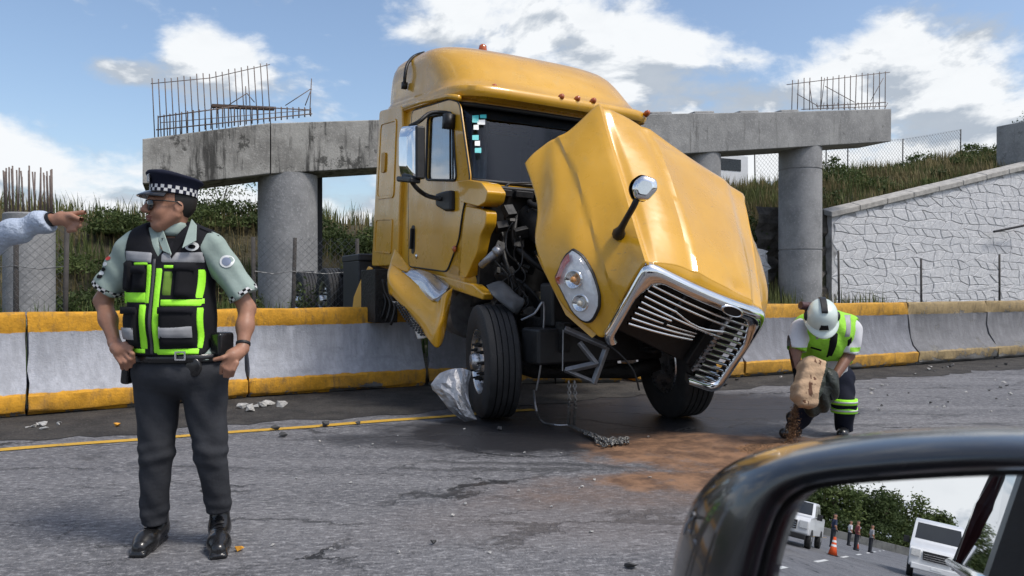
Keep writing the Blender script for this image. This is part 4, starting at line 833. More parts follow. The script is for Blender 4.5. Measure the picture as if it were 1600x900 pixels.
# headlight
hl = [(897, 389), (882, 402), (871, 425), (869, 436), (880, 457), (895, 484), (912, 500), (926, 503), (937, 492), (942, 471), (938, 446), (926, 417), (912, 398)]
hl = [tuple(p) for p in spline(hl + [hl[0]], 40)[:-1]]; cx_, cy_ = np.mean(hl, 0); hl = [(cx_ + (x - cx_) * .88, cy_ + (y - cy_) * .96) for x, y in hl]
def hring(sc, off): return [hd(cx_ + (x - cx_) * sc, cy_ + (y - cy_) * sc) * 1.0 + np.array((0, off, 0)) for x, y in hl]
c3 = hd(cx_, cy_); base_ring = [hd(x, y) for x, y in hl]; nh = np.cross(base_ring[10] - base_ring[0], base_ring[25] - base_ring[0]); nh /= np.linalg.norm(nh)
if nh[1] > 0: nh = -nh
pl_c = np.mean(base_ring, 0); base_ring = [b - nh * ((b - pl_c) @ nh) * .6 + nh * .03 for b in base_ring]; pl_c = np.mean(base_ring, 0)
mb = MB(); G = [[pl_c + (b - pl_c) * s + nh * o_ for b in base_ring] for s, o_ in ((1.06, -.02), (1.05, .012), (1.0, .016))]; mb.grid(G, closev=True); lamp = mb.obj('headlight', BLK, hood, smooth=True)
mb = MB(); G = [[pl_c + (b - pl_c) * s + nh * o_ for b in base_ring] for s, o_ in ((1.0, .014), (.86, .018), (.6, .022), (.3, .024), (.02, .025))]; mb.grid(G, closev=True); mb.obj('reflector', M('lamp_reflector', (.82, .82, .83), .25, .25, .1, 25), lamp, smooth=True)
ex_ = np.array((1., 0, 0)); ez_ = np.array((0, 0, 1.))
for dx, dz_, r_, mt in ((-.02, .06, .075, GREY), (.035, -.13, .07, GREY)):
    c_ = pl_c + ex_ * dx + ez_ * dz_ + nh * .03; mb = MB(); mb.lathe([(r_ * 1.05, -.01), (r_, .028), (r_ * .88, .022), (r_ * .5, .002), (.005, -.002)], c_, nh, 24, False); mb.obj('lamp_bowl', CHR, lamp, smooth=True)
mb = MB(); mb.lathe([(.002, .03), (.022, .02), (.03, -.01), (.02, -.04)], pl_c + ex_ * -.015 + ez_ * .06 + nh * .055, nh, 14); mb.obj('bulb', M('amber_bulb', (.65, .27, .06), .25), lamp, smooth=True)
mb = MB(); mb.lathe([(.002, .03), (.02, .02), (.026, -.01), (.02, -.04)], pl_c + ex_ * .035 - ez_ * .13 + nh * .05, nh, 14); mb.obj('bulb', M('clear_bulb', (.75, .68, .55), .2), lamp, smooth=True)
mb = MB(); idx = [36, 37, 38, 0, 1, 2, 3, 4, 5, 6, 7, 8][::1]; idx = list(range(1, 11)); mb.grid([[pl_c + (base_ring[i] - pl_c) * s + nh * o_ for i in idx] for s, o_ in ((.97, .034), (.74, .05))]); mb.obj('reflex_strip', REDL, lamp, smooth=True)
mb = MB(); G = [[pl_c + (b - pl_c) * s + nh * o_ for b in base_ring] for s, o_ in ((1.0, .016), (.93, .055), (.8, .075), (.55, .088), (.3, .093), (.02, .095))]; mb.grid(G, closev=True); mb.obj('lens', GLC, lamp, smooth=True)
# hood mirror
a, b = hd(967, 366), hd(975, 350); o_ = np.array((0, -.28, 0))
mb = MB(); G = []; hm = [at(x, y, b[1] - .42) for x, y in round2([(990, 283), (1004, 273), (1026, 280), (1028, 297), (1012, 315), (992, 312), (986, 296)], 6)]; hc = np.mean(hm, 0)
for s, o2 in ((.55, -.036), (.86, -.03), (.96, -.012), (1, .03)): G.append([hc + (q - hc) * s + np.array((0, o2, 0)) for q in hm])
mb.grid(G, closev=True); mb.add(G[0], [tuple(range(len(hm)))]); hmo = mb.obj('hood_mirror', CHR, hood, smooth=True)
mb = MB(); G = [[hc + (q - hc) * s + np.array((-.012, o2, .004)) for q in hm] for s, o2 in ((1.04, .02), (1.05, .05), (.7, .08), (.1, .09))]; mb.grid(G, closev=True); mb.obj('mirror_cup', BLK, hmo, smooth=True)
mb = MB(); mb.tube(spline([a + np.array((0, .01, 0)), at(968, 362, a[1] - .07), at(977, 345, a[1] - .2), at(992, 318, a[1] - .36), hc + np.array((-.03, .05, -.03))], 14), [.05, .056, .054, .045, .034, .028, .026, .025, .025, .025, .025, .025, .025, .025], 10); mb.obj('mirror_arm', BLK, hmo, smooth=True)
# grille
gTL, gTR, gBR, gBL = [at(px, py, hw(*l)[1] - .03) for (px, py), l in (((1010, 407), (-.56, 0, .95)), ((1203, 489), (.56, 0, .95)), ((1119, 613), (.5, -.1, .2)), ((938, 533), (-.5, -.1, .2)))]
gn = np.cross(gTR - gTL, gBL - gTL); gn /= np.linalg.norm(gn)
if gn[1] > 0: gn = -gn
def gp(s, t_, o=0.): return (gTL * (1 - s) + gTR * s) * (1 - t_) + (gBL * (1 - s) + gBR * s) * t_ + gn * (o + .07 * math.sin(math.pi * s))
def gpath(m0, r_): return [gp(*q) for q in round2([(m0, m0), (1 - m0, m0), (1 - m0, 1 - m0), (m0, 1 - m0)], r_, 7)]
def gframe(s0, t0, s1, t1, prof, mat, name, parent):
    base = round2([(s0, t0), (s1, t0), (s1, t1), (s0, t1)], .12, 8); mid_s, mid_t = .5, .5; G = []
    base = [np.array(b) for b in base]
    # extra samples on the straight runs
    bb = []
    for i in range(len(base)):
        p, q = base[i], base[(i + 1) % len(base)]; L = np.linalg.norm(q - p); k = max(1, int(L / .08)); bb += [p + (q - p) * j / k for j in range(k)]
    k0 = max(i for i in range(len(bb)) if bb[i][1] > .98 and bb[i][0] > .70); k1 = min(i for i in range(k0, len(bb)) if bb[i][0] < .06); bb = bb[k1:] + bb[:k0 + 1]
    for wid, o in prof:
        row = []
        for p in bb:
            toTop = max(0, 1 - p[1] / .35); sc = .55 + .45 * min(1, toTop * 1.6)
            d = np.array((.5, .5)) - p; d = d / (np.abs(d).max() + 1e-9); d = np.clip(d * 1.0, -1, 1); row.append(gp(*(p + d * wid * sc * np.array((.75, 1.0))), o))
        G.append(row)
    mb = MB(); mb.grid(G, closeu=True); G_ = np.array(G); mb.add(G_[:, 0], [tuple(range(len(G)))]); mb.add(G_[:, -1], [tuple(range(len(G)))]); return mb.obj(name, mat, parent, smooth=True)
gr = gframe(0, 0, 1, 1, [(0, -.05), (0, .0), (.015, .035), (.05, .05), (.10, .045), (.135, .02), (.145, -.02), (.14, -.05)], CHR, 'grille_surround', hood)
for i in range(11):
    t_ = .2 + i * .068
    for k, (s0, s1) in enumerate(((.10, .34), (.34, .73), (.73, .93))):
        if k == 1 and i > 3: continue
        if k == 0 and i > 7: continue
        droop = .0
        if k == 0 and i > 3: droop = (i - 3) * .028
        if k == 1 and i == 2: droop = .05
        se = s1 + (.24 if (k == 0 and i > 4) else 0)
        pts = []
        for s in np.linspace(s0, se, 7): f = (s - s0) / (se - s0); pts.append(gp(s, t_ - (droop * f if k == 0 else 0) + (droop * math.sin(math.pi * f) if k == 1 else 0), -.01 - (.05 * f if (k == 0 and i > 4) else 0)))
        mb = MB(); P = np.array(pts); up = (gTL - gBL) / np.linalg.norm(gTL - gBL); mb.grid([P + up * .014, P + gn * .024 + up * .006, P + gn * .024 - up * .006, P - up * .014, P - gn * .02], closeu=True); mb.obj('grille_bar', CHR, gr, smooth=True)
for s, t0, t1 in ((.345, .15, .52), (.73, .15, .86)):
    mb = MB(); mb.tube([gp(s, t0, -.02), gp(s - .01, (t0 + t1) / 2, -.025), gp(s - .02, t1, -.02)], .02, 6); mb.obj('grille_divider', GREY if s > .5 else BLK, gr, smooth=True)
mb = MB()                                   # snapped bar ends on the divider
for i in range(10): p = gp(.71, .36 + i * .05, .0); mb.box(p, (.028, .012, .012), RHD @ roty(random.uniform(-.4, .4)))
mb.obj('broken_bar_ends', CHR, gr)
mb = MB(); bc = gp(.66, .075, .055); e1 = (gTR - gTL) / np.linalg.norm(gTR - gTL); e2 = np.cross(gn, e1)
G = [[bc + e1 * .105 * r_ * math.cos(a) + e2 * .042 * r_ * math.sin(a) + gn * o_ for a in np.linspace(0, 2 * math.pi, 28, endpoint=False)] for r_, o_ in ((1.05, -.01), (1.05, .012), (.9, .016), (.86, .008))]; mb.grid(G, closev=True); bd = mb.obj('badge', CHR, gr, smooth=True)
mb = MB(); mb.add(G[-1], [tuple(range(28))]); mb.obj('badge_face', BLK, bd)
mb = MB(); fr = HG[-1, 33:78]; kk = len(fr); mb.grid([fr, [lp_ * .5 + gp(i / (kk - 1) * .94 + .03, .05, -.02) * .5 + gn * .01 for i, lp_ in enumerate(fr)], [gp(i / (kk - 1) * .94 + .03, .07, -.03) for i in range(kk)]]); mb.obj('hood_lip', YEL, hood, smooth=True)
# radiator, plus black backing sheets added for the dark behind the grille bars
def gbox(s0, t0, s1, t1, d0, d1): mb = MB(); A = [gp(s0, t0, d0), gp(s1, t0, d0), gp(s1, t1, d0), gp(s0, t1, d0)]; mb.plate(A, -gn * (d0 - d1)); return mb
gbox(.05, .08, .72, .93, -.20, -.28).obj('dark_backing', BLK, hood, bevel=.02); gbox(.70, .08, .95, .90, -.12, -.2).obj('dark_side_backing', BLK, hood, bevel=.02); gbox(.06, .08, .94, .62, -.30, -.36).obj('radiator', DKM, hood, bevel=.02)
gbox(.03, .03, .97, .10, -.06, -.3).obj('grille_header', BLK, hood)
# ---- engine bay, chassis and axle
mb = MB(); mb.plate([cw(-1.06, -.625, -1.80), cw(1.06, -.625, -1.80), cw(1.06, -.625, -.85), cw(-1.06, -.625, -.85)], CYV * .05); mb.obj('firewall', BLK, truck)
mb = MB()
for i in range(9): mb.box(cw(-.9 + i * .225, -.655, -.90), (.1, .03, .035), RCB)
mb.tube([cw(-1.0, -.6, -.86), cw(1.0, -.62, -.85)], .03, 8); mb.obj('cowl_grille', BLK, truck, bevel=.01)
mb = MB(); mb.box(cw(.12, -1.02, -1.45), (.38, .45, .42), RCB); mb.box(cw(.12, -1.02, -1.02), (.27, .42, .07), RCB)
for i in range(6): mb.box(cw(.12, -.72 - i * .13, -.96), (.2, .035, .05), RCB)
mb.obj('engine_block', DKM, truck, bevel=.03)
mb = MB(); mb.lathe([(.02, -.28), (.17, -.27), (.18, -.2), (.18, .2), (.15, .27), (.02, .28)], cw(-.55, -.82, -1.18), CYV * .8 + CZV * .3, 24); mb.obj('air_cleaner', BLK, truck, smooth=True)
for i, (pts, r_) in enumerate((([(-.7, -.6, -1.1), (-.78, -.75, -1.35), (-.6, -.95, -1.55), (-.35, -1.0, -1.6)], .035), ([(-.3, -.62, -1.0), (-.45, -.9, -1.2), (-.4, -1.2, -1.7), (-.15, -1.3, -1.9)], .05), ([(-.85, -.6, -1.25), (-.9, -.8, -1.5), (-.82, -.9, -1.75)], .022), ([(-.6, -.62, -.95), (-.66, -.85, -1.0), (-.5, -1.1, -1.05), (-.2, -1.25, -1.1)], .028), ([(.4, -.62, -1.0), (.55, -.95, -1.1), (.5, -1.2, -1.5)], .04), ([(-.35, -1.35, -1.3), (-.5, -1.4, -1.7), (-.3, -1.3, -2.1)], .03))):
    mb = MB(); mb.tube(spline([cw(*q) for q in pts], 18), r_, 9); mb.obj('hose', BLK, truck, smooth=True)
mb = MB(); mb.tube([at(752, 415, 7.15), at(777, 393, 7.0)], [.035, .045], 10); mb.tube([at(776, 394, 7.0), at(781, 389, 6.97)], [.055, .05], 10); mb.obj('filler_pipe', GREY, truck, smooth=True)
mb = MB()
for i in range(26):
    x, y = random.uniform(760, 850), random.uniform(320, 500); mb.box(at(x, y, random.uniform(7.15, 7.5)), (random.uniform(.015, .07), random.uniform(.02, .06), random.uniform(.015, .07)), Reul(random.uniform(0, 60), random.uniform(-30, 30), random.uniform(-30, 30)))
mb.obj('engine_brackets', M('engine_bits', (.045, .044, .043), .5, .5, .5, 15), truck, bevel=.006, kind='stuff')
for i in range(7):
    x, y = random.uniform(775, 835), random.uniform(330, 470); p = at(x, y, 7.0); mb = MB(); mb.tube(spline([p, p + np.array((random.uniform(-.1, .1), .05, -.12)), p + np.array((random.uniform(-.15, .15), .0, -.3)), p + np.array((random.uniform(-.2, .2), .1, -.45))], 14), .009, 6); mb.obj('cable', BLK, truck, smooth=True)
# frame rails run back over the barrier
Fd = np.array((.46, -.888, 0)); Fx = np.array((.888, .46, 0)); fc = np.array((.70, 6.95, .80))
RFR = np.stack([Fx, -Fd, Zv], 1)
for s in (-1, 1):
    mb = MB(); a = fc + Fx * s * .43 + Fd * .35; b = fc + Fx * s * .43 - Fd * 7.1 + Zv * .42; e = (b - a) / np.linalg.norm(b - a); upv = np.cross(np.cross(e, Zv), e); upv /= np.linalg.norm(upv); sd_ = np.cross(e, upv)
    mb.plate([a + upv * .13 - sd_ * .04, a - upv * .13 - sd_ * .04, b - upv * .13 - sd_ * .04, b + upv * .13 - sd_ * .04], sd_ * .08); mb.obj('frame_rail', DKM, truck, bevel=.01)
for k in (.1, -1.3, -3.2, -5.2, -6.8): mb = MB(); mb.box(fc + Fd * k + Zv * (.05 - k * .058 - .05), (.43, .08, .09), RFR); mb.obj('cross_member', DKM, truck, bevel=.01)
def wheel(c_, axis, parent, R_=.535, w=.145, face=1, steer=True, label=None):
    ax = np.array(axis, float); ax /= np.linalg.norm(ax); e1 = np.cross(ax, Zv); e1 /= np.linalg.norm(e1); e2 = np.cross(ax, e1)
    rim = MB(); rim.lathe([(.30, -w * .9), (.29, -w), (.275, -w * .8), (.265, 0), (.27, w * .75), (.295, w * .95), (.305, w * .97), (.30, w * .8), (.285, w * .55), (.262, w * .45), (.20, w * .68), (.13, w * .85), (.085, w * .9), (.085, w * 1.25), (.07, w * 1.42), (.01, w * 1.45)], c_, ax, 40, False); ro = rim.obj('wheel', ALU, parent, auto=40)
    ty = MB(); tr = []
    hs = np.linspace(-.92, .92, 6)
    tr = [(.295, -w * .92), (.33, -w * 1.05), (.42, -w * 1.14), (R_ - .035, -w * 1.06), (R_ - .008, -w * .97)]
    for i in range(5):
        a0, a1 = hs[i], hs[i + 1]; tr += [(R_, w * (a0 + .03)), (R_, w * (a1 - .05))]
        if i < 4: tr += [(R_ - .018, w * (a1 - .045)), (R_ - .018, w * (a1 + .025))]
    tr += [(R_ - .008, w * .97), (R_ - .035, w * 1.06), (.42, w * 1.14), (.33, w * 1.05), (.295, w * .92)]
    ty.lathe(tr, c_, ax, 64, False); ty.obj('tyre', RUB, ro, auto=30)
    for i in range(10):
        a = 2 * math.pi * i / 10; p = c_ + (e1 * math.cos(a) + e2 * math.sin(a)) * .165
        b = MB(); b.lathe([(.019, w * .72), (.019, w * 1.0), (.012, w * 1.02), (.011, w * 1.25), (.002, w * 1.26)], p, ax, 6); b.obj('lug_nut', DKM, ro)
        p = c_ + (e1 * math.cos(a + .31) + e2 * math.sin(a + .31)) * .225; b = MB(); b.lathe([(.027, w * .585), (.027, w * .66), (.001, w * .66)], p, ax, 12); b.obj('hand_hole', BLK, ro)
    return ro
wa = math.radians(15)
WN = at(769, 563, 7.02); WN[2] = .54; axl = np.array((-math.cos(wa), -math.sin(wa), -.02)); wn_ = wheel(WN, axl, truck); wn_['label'] = 'bare front wheel with a polished rim and exposed studs'
WF = np.array((gnd(1060, 655)[0], 7.10, .535)); wheel(WF, -axl + np.array((0, 0, .04)), truck)
mb = MB(); mb.tube([WN + np.array((.15, .03, -.02)), WN + np.array((.4, .06, -.1)), WF + np.array((-.4, 0, -.1)), WF + np.array((-.15, 0, -.02))], [.07, .075, .075, .07], 10); mb.obj('front_axle', DKM, truck, smooth=True)
for s in (-1, 1):
    c_ = (WN + WF) / 2 + np.array((s * .45, .1, .12)); mb = MB()
    for k in range(4): mb.box(c_ + Zv * k * .022, (.045, .55 - k * .09, .009), rotz(.3))
    mb.obj('leaf_spring', DKM, truck)
mb = MB(); mb.box(fc + Fd * -.5 - Zv * .12, (.3, .6, .2), RFR); mb.lathe([(.17, -.5), (.2, -.3), (.16, .5), (.1, .8)], fc - Fd * 1.3 + Zv * .0, -Fd, 18); mb.obj('transmission', DKM, truck, bevel=.03)
mb = MB(); mb.box(fc + Fd * .12 - Zv * .08, (.68, .16, .16), RFR); mb.box(fc + Fd * .1 + Zv * .28, (.5, .12, .2), RFR); mb.obj('front_crossbeam', BLK, truck, bevel=.03)
# rear tandem over the verge
for k, px in enumerate((478, 517)):
    Y = 12.9 - .95 * k; c_ = at(px, 470 - k, Y)
    for d in (0, .34): wheel(c_ + Fx * d + Fd * 0, -Fx, truck, .52, .135)
    mb = MB(); mb.tube([c_ + Fx * .5, c_ + Fx * 2.0], .09, 10); mb.obj('rear_axle', DKM, truck, smooth=True)
    for d in (1.75, 2.09): wheel(c_ + Fx * d, Fx, truck, .52, .135)
q0 = at(553, 445, 10.6); mb = MB(); mb.box(q0 + Fx * .25, (.3, .42, .34), RFR); mb.box(q0 + Fx * .25 + Zv * .38, (.31, .45, .05), RFR); mb.obj('battery_box', M('box_paint', (.03, .033, .04), .5, .2, .3, 8), truck, bevel=.02)
q0 = at(535, 425, 11.6); mb = MB(); mb.box(q0 + Fx * .75 + Zv * .0, (.75, .6, .05), RFR); mb.obj('deck_plate', DKM, truck, bevel=.01)
# tank, torn side fairing, step and rear quarter
mb = MB(); mb.lathe([(.05, -.5), (.27, -.48), (.30, -.42), (.30, .42), (.27, .48), (.05, .5)], cw(-.84, .35, -2.06), CYV, 32); mb.obj('fuel_tank', GREY, truck, auto=35)
def pd(pts, th, name, mat, bev=.012, parent=truck, seg=3): mb = MB(); mb.plate([at(*p) for p in pts], np.array(th)); return mb.obj(name, mat, parent, bevel=bev, seg=seg)
def patch4(C, a, b, name, mat, amp=0., parent=truck, th=.008, seed=1, fr=3.): # curved, buckled sheet from control rows of (px, py, depth)
    r = np.random.default_rng(seed); G = grid_sample([[at(*p) for p in row] for row in C], a, b)
    if amp:
        ph = r.uniform(0, 6, 8); A, B_ = np.meshgrid(np.linspace(0, 1, a), np.linspace(0, 1, b), indexing='ij'); w = sum(np.abs(np.sin((A * math.cos(k) + B_ * math.sin(k * 1.7)) * fr * (2 + k) + ph[k])) / (1 + .5 * k) for k in range(5)); G[..., 1] -= amp * (w - 1.2)
    mb = MB(); mb.grid(G); o = mb.obj(name, mat, parent, smooth=True); md = o.modifiers.new('s', 'SOLIDIFY'); md.thickness = th; md.offset = 0; return o
fair = patch4([[(610, 413, 8.15), (617, 416, 8.05), (648, 441, 7.85), (681, 471, 7.6), (693, 460, 7.5), (707, 449, 7.55)], [(606, 430, 8.0), (611, 437, 7.88), (645, 470, 7.7), (678, 500, 7.42), (691, 495, 7.36), (700, 490, 7.5)], [(608, 456, 7.98), (615, 462, 7.86), (645, 493, 7.68), (673, 521, 7.4), (684, 520, 7.34), (694, 522, 7.45)], [(612, 462, 8.1), (622, 467, 8.0), (648, 498, 7.8), (668, 527, 7.45), (682, 543, 7.36), (690, 536, 7.45)]], 18, 46, 'side_fairing', YEL, .0, th=.014)
fair['label'] = 'bent yellow step fairing hanging over the barrier'
patch4([[(617, 389, 8.2), (630, 405, 8.1), (642, 421, 8.05)], [(612, 405, 8.2), (622, 414, 8.1), (638, 424, 8.0)], [(610, 414, 8.15), (618, 418, 8.06), (632, 424, 8.0)]], 8, 10, 'fairing_tab', YEL, th=.012)
patch4([[(627, 424, 8.05), (652, 421, 8.0), (680, 430, 7.95), (703, 445, 7.75)], [(648, 446, 7.85), (668, 442, 7.72), (690, 450, 7.68), (701, 449, 7.65)], [(669, 468, 7.68), (677, 470, 7.6), (686, 464, 7.56), (697, 455, 7.56)]], 12, 18, 'tank_cover', M('tank_silver', (.60, .61, .63), .25, .85, .15, 8), .012)
tread = patch4([[(613, 471, 7.95), (624, 472, 7.85), (634, 474, 7.8)], [(634, 486, 7.85), (643, 484, 7.78), (651, 491, 7.72)], [(645, 508, 7.72), (655, 506, 7.65), (664, 507, 7.6)], [(653, 530, 7.62), (661, 529, 7.57), (669, 526, 7.5)]], 20, 8, 'step_tread', M('tread_aluminium', (.55, .54, .51), .5, .4, .2, 12), .0)
mb = MB()
for i in range(15):
    for j in range(3):
        f, g = i / 15, (j + .5) / 3; mb.lathe([(.013, -.006), (.013, .012), (.001, .012)], at(617 + 44 * f + 14 * g - 6 * math.sin(f * 3), 474 + 53 * f - 1 * g, 7.86 - .3 * f - .08 * g), (-.3, -1, .2), 8)
mb.obj('tread_holes', BLK, tread, kind='stuff')
pd([(549, 492, 9.75), (552, 464, 9.75), (563, 437, 9.75), (575, 416, 9.75), (580, 419, 9.7), (578, 492, 9.7)], Fx * .03, 'rear_fairing', YEL)
mb = MB(); mb.box(at(592, 462, 9.1), (.14, .3, .32), RFR); mb.obj('steel_bracket', DKM, truck, bevel=.01)
for i in range(4): mb = MB(); p = at(584 + i * 7, 428 + i * 4, 9.0 - i * .15); mb.tube(spline([p, p + np.array((.03, 0, -.15)), p + np.array((.1, -.05, -.3)), p + np.array((.05, -.05, -.5))], 10), .016, 6); mb.obj('air_line', BLK, truck, smooth=True)
patch4([[(760, 446, 6.95), (785, 440, 6.95), (808, 462, 6.95)], [(770, 462, 6.8), (795, 470, 6.78), (820, 470, 6.85)], [(790, 478, 6.85), (805, 490, 6.8), (812, 486, 6.85)]], 10, 12, 'wheel_liner', M('grey_liner', (.085, .09, .095), .5, 0, .3, 7), .02)
patch4([[(742, 430, 7.4), (790, 425, 7.3), (845, 470, 7.2), (870, 560, 7.3)], [(735, 480, 7.55), (800, 470, 7.45), (850, 520, 7.4), (868, 600, 7.4)]], 6, 16, 'wheel_arch', BLK, .02)
# hanging aluminium bracket, loose strut and wires under the hood
def strut(pts, r_, name, mat=GREY): mb = MB(); mb.tube([at(*p) for p in pts], r_, 4); return mb.obj(name, mat, truck, bevel=.006)
brk = MB()
for a, b, r_ in (((882, 514), (948, 542), .03), ((948, 542), (927, 600), .03), ((882, 578), (930, 598), .022), ((905, 535), (933, 570), .026), ((884, 579), (933, 568), .03), ((880, 515), (879, 580), .008)): brk.tube([at(*a, 6.15), at(*b, 6.12)], r_, 4)
brk.obj('bumper_bracket', M('cast_aluminium', (.20, .20, .205), .45, .7, .25, 10), truck, bevel=.008)
mb = MB(); mb.tube(spline([at(945, 535, 6.1), at(970, 555, 6.1), at(990, 580, 6.12), at(999, 610, 6.15)], 16), .008, 6); mb.obj('loose_wire', BLK, truck)
mb = MB(); mb.tube(spline([at(815, 500, 6.6), at(835, 490, 6.5), at(850, 475, 6.5), at(846, 560, 6.55), at(838, 610, 6.6)], 20), .009, 6); mb.obj('loose_wire', GREY, truck)
mb = MB(); mb.tube(spline([at(834, 610, 6.6), at(838, 640, 6.35), gnd(846, 658, .02), gnd(868, 664, .02), gnd(890, 664, .02)], 20), .009, 6); mb.obj('loose_wire', GREY, truck)
# ---- things torn off
al = patch4([[(688, 580, 6.93), (704, 574, 6.9), (722, 572, 6.86), (737, 577, 6.84)], [(673, 600, 6.85), (695, 598, 6.76), (715, 598, 6.74), (731, 604, 6.78)], [(688, 617, 6.8), (704, 617, 6.72), (718, 618, 6.70), (735, 630, 6.72)], [(706, 640, 6.78), (716, 640, 6.72), (728, 645, 6.70), (745, 650, 6.74)], [(727, 656, 6.78), (731, 655, 6.76), (736, 654, 6.74), (745, 652, 6.74)]], 10, 9, 'crumpled_panel', M('torn_aluminium', (.40, .40, .41), .5, .7, .35, 9, .3, 18), .03, None, .006, 5, 2.3); al.data.polygons.foreach_set('use_smooth', [False] * len(al.data.polygons))
v_ = np.empty(len(al.data.vertices) * 3); al.data.vertices.foreach_get('co', v_); v_ = v_.reshape(-1, 3); b_ = np.array((v_[:, 0].mean(), v_[:, 1].mean(), v_[:, 2].min())); v_ = v_ - b_; al.data.vertices.foreach_set('co', v_.ravel()); al.location = (b_[0], b_[1], max(.004, b_[2] * 0 + .006)); tag(al, 'crumpled silver aluminium panel leaning against the front tyre', 'metal panel')
CHN = M('chain_steel', (.20, .195, .185), .5, .75, .35, 20)
def chain(pts, name_mb, r_=.02, th=.0055, jit=0.):
    pts = np.array(pts); seg = np.linalg.norm(np.diff(pts, axis=0), axis=1); L = seg.sum(); k = int(L / (r_ * 1.45)); cs = np.concatenate([[0], np.cumsum(seg)])
    for i in range(k):
        s = L * i / k; p = np.array([np.interp(s, cs, pts[:, a]) for a in range(3)]); q = np.array([np.interp(min(L, s + .01), cs, pts[:, a]) for a in range(3)]); d = q - p; d = d / (np.linalg.norm(d) + 1e-9)
        sd2 = np.cross(d, (0.3, .9, .2)); sd2 /= np.linalg.norm(sd2); o2 = np.cross(d, sd2); w = sd2 if i % 2 else o2
        if jit: p = p + rng.uniform(-jit, jit, 3) * (1, 1, .0)
        name_mb.tube([p + d * r_ * math.cos(a) + w * r_ * .62 * math.sin(a) for a in np.linspace(0, 2 * math.pi, 9)], th, 4, False)
mb = MB()
for off in (0, 9): chain(spline([at(889 + off, 598, 6.12), at(890 + off, 630, 6.1), gnd(888 + off, 664, .03)], 14), mb)
chain(spline([gnd(890, 664, .02), gnd(905, 671, .02), gnd(925, 678, .015), gnd(945, 688, .02), gnd(975, 694, .015)], 20), mb)
for i in range(7): chain(spline([gnd(905 + i * 6, 672 + i * 2.6, .02 + .008 * (i % 3)), gnd(925 + i * 6, 680 + i * 2, .03), gnd(935 + i * 7, 690 - i * 1, .025), gnd(950 + i * 5, 698 - i, .02)], 14), mb, jit=.02)
tag(top(mb, 'chain', CHN, 'rusty steel chain hanging from the bracket and heaped on the asphalt', 'chain', smooth=True))
# ------------------------------------------------------------------ people
SKIN = M('skin', (.33, .165, .105), .5, 0, .14, 22, .05, 90); SKIN2 = M('skin_tan', (.20, .095, .06), .5, 0, .14, 22, .05, 90); LIP = M('lip', (.22, .085, .065), .5); HAIR = M('hair', (.012, .010, .009), .6, 0, .3, 60)
def fabric(name, col, var=.16, bump=.10, sc=5, rough=.85): return M(name, col, rough, 0, var, sc, bump, 38, spec=.2)
SHIRT = fabric('grey_green_shirt', (.30, .37, .335)); VBLK = fabric('vest_black', (.012, .012, .015), .3); NEON = M('neon_tape', (.36, .90, .035), .6, 0, .08, 14, .1, 60); GREYT = M('reflective_tape', (.30, .30, .31), .45, 0, .15, 20); TRS = fabric('charcoal_trousers', (.036, .038, .044), .25, .12, 6); SHOE = M('black_leather', (.012, .012, .013), .28, 0, .3, 14, .05, 50, coat=.3); NAVY = fabric('cap_navy', (.012, .014, .028), .25); CHKW = M('check_white', (.62, .62, .62), .7); LENS = M('dark_lens', (.008, .010, .012), .08, 0, .1, 10, coat=.5); BUCK = CHR; GPAN = fabric('muted_neon_mesh', (.14, .24, .04)); POCK = fabric('pocket_black', (.010, .010, .012), .3)
Y0 = 3.57; s0 = Y0 / F
def ofc(px, py, y=0.): k = (Y0 + y) / F; return np.array(((px - 800) * k - (275 - 800) * s0, y, HC - (py - HOR) * k))
root = empty('person', (((275 - 800) * s0), Y0, 0), 'officer in neon green safety vest and checkered cap standing, hands at pockets', 'person')
FA = math.radians(51); FF = np.array((-math.sin(FA), -math.cos(FA), 0)); FL = np.array((math.cos(FA), -math.sin(FA), 0)); HCN = ofc(266, 322, -.02); RH = np.stack([FF, FL, Zv], 1)
def hp_(f, s, z): return HCN + FF * f + FL * s + Zv * z
def head(P, hp=hp_, R=RH):
    d = ell(P, hp(-.012, 0, .028), (.102, .080, .108), R)
    d = smin(d, ell(P, hp(.03, 0, -.05), (.058, .054, .068), R), .035)
    d = smin(d, rc(P, hp(.060, .0, -.098), hp(.046, 0, -.094), .022, .028), .025)
    for s in (-1, 1):
        d = smin(d, ell(P, hp(.055, s * .038, -.03), (.034, .026, .036), R), .02); d = smin(d, rc(P, hp(-.01, s * .066, -.05), hp(.05, s * .026, -.1), .018, .018), .03)
        d = smin(d, ell(P, hp(-.018, s * .079, -.012), (.022, .010, .030), R), .006); d = smax(d, -ell(P, hp(-.013, s * .090, -.010), (.011, .006, .015), R), .003)
    d = smin(d, rc(P, hp(.082, -.04, .026), hp(.082, .04, .026), .013, .013), .02)
    d = smin(d, rc(P, hp(.088, 0, .018), hp(.116, 0, -.024), .010, .0155), .012)
    for s in (-1, 1): d = smin(d, ell(P, hp(.103, s * .014, -.03), (.014, .011, .010), R), .008)
    d = smin(d, ell(P, hp(.096, 0, -.055), (.013, .025, .008), R), .006); d = smin(d, ell(P, hp(.093, 0, -.070), (.013, .022, .009), R), .006)
    d = smax(d, -ell(P, hp(.108, 0, -.063), (.010, .024, .0022), R), .003)
    return d
def finger(P, pts, r0, r1):
    d = None; n = len(pts) - 1
    for i in range(n): q = rc(P, pts[i], pts[i + 1], r0 + (r1 - r0) * i / n, r0 + (r1 - r0) * (i + 1) / n); d = q if d is None else smin(d, q, .004)
    return d
LA = [ofc(206, 388, .0), ofc(161, 470, .03), ofc(179, 536, -.075)]; RA_ = [ofc(334, 390, .0), ofc(386, 482, .03), ofc(379, 545, -.07)]
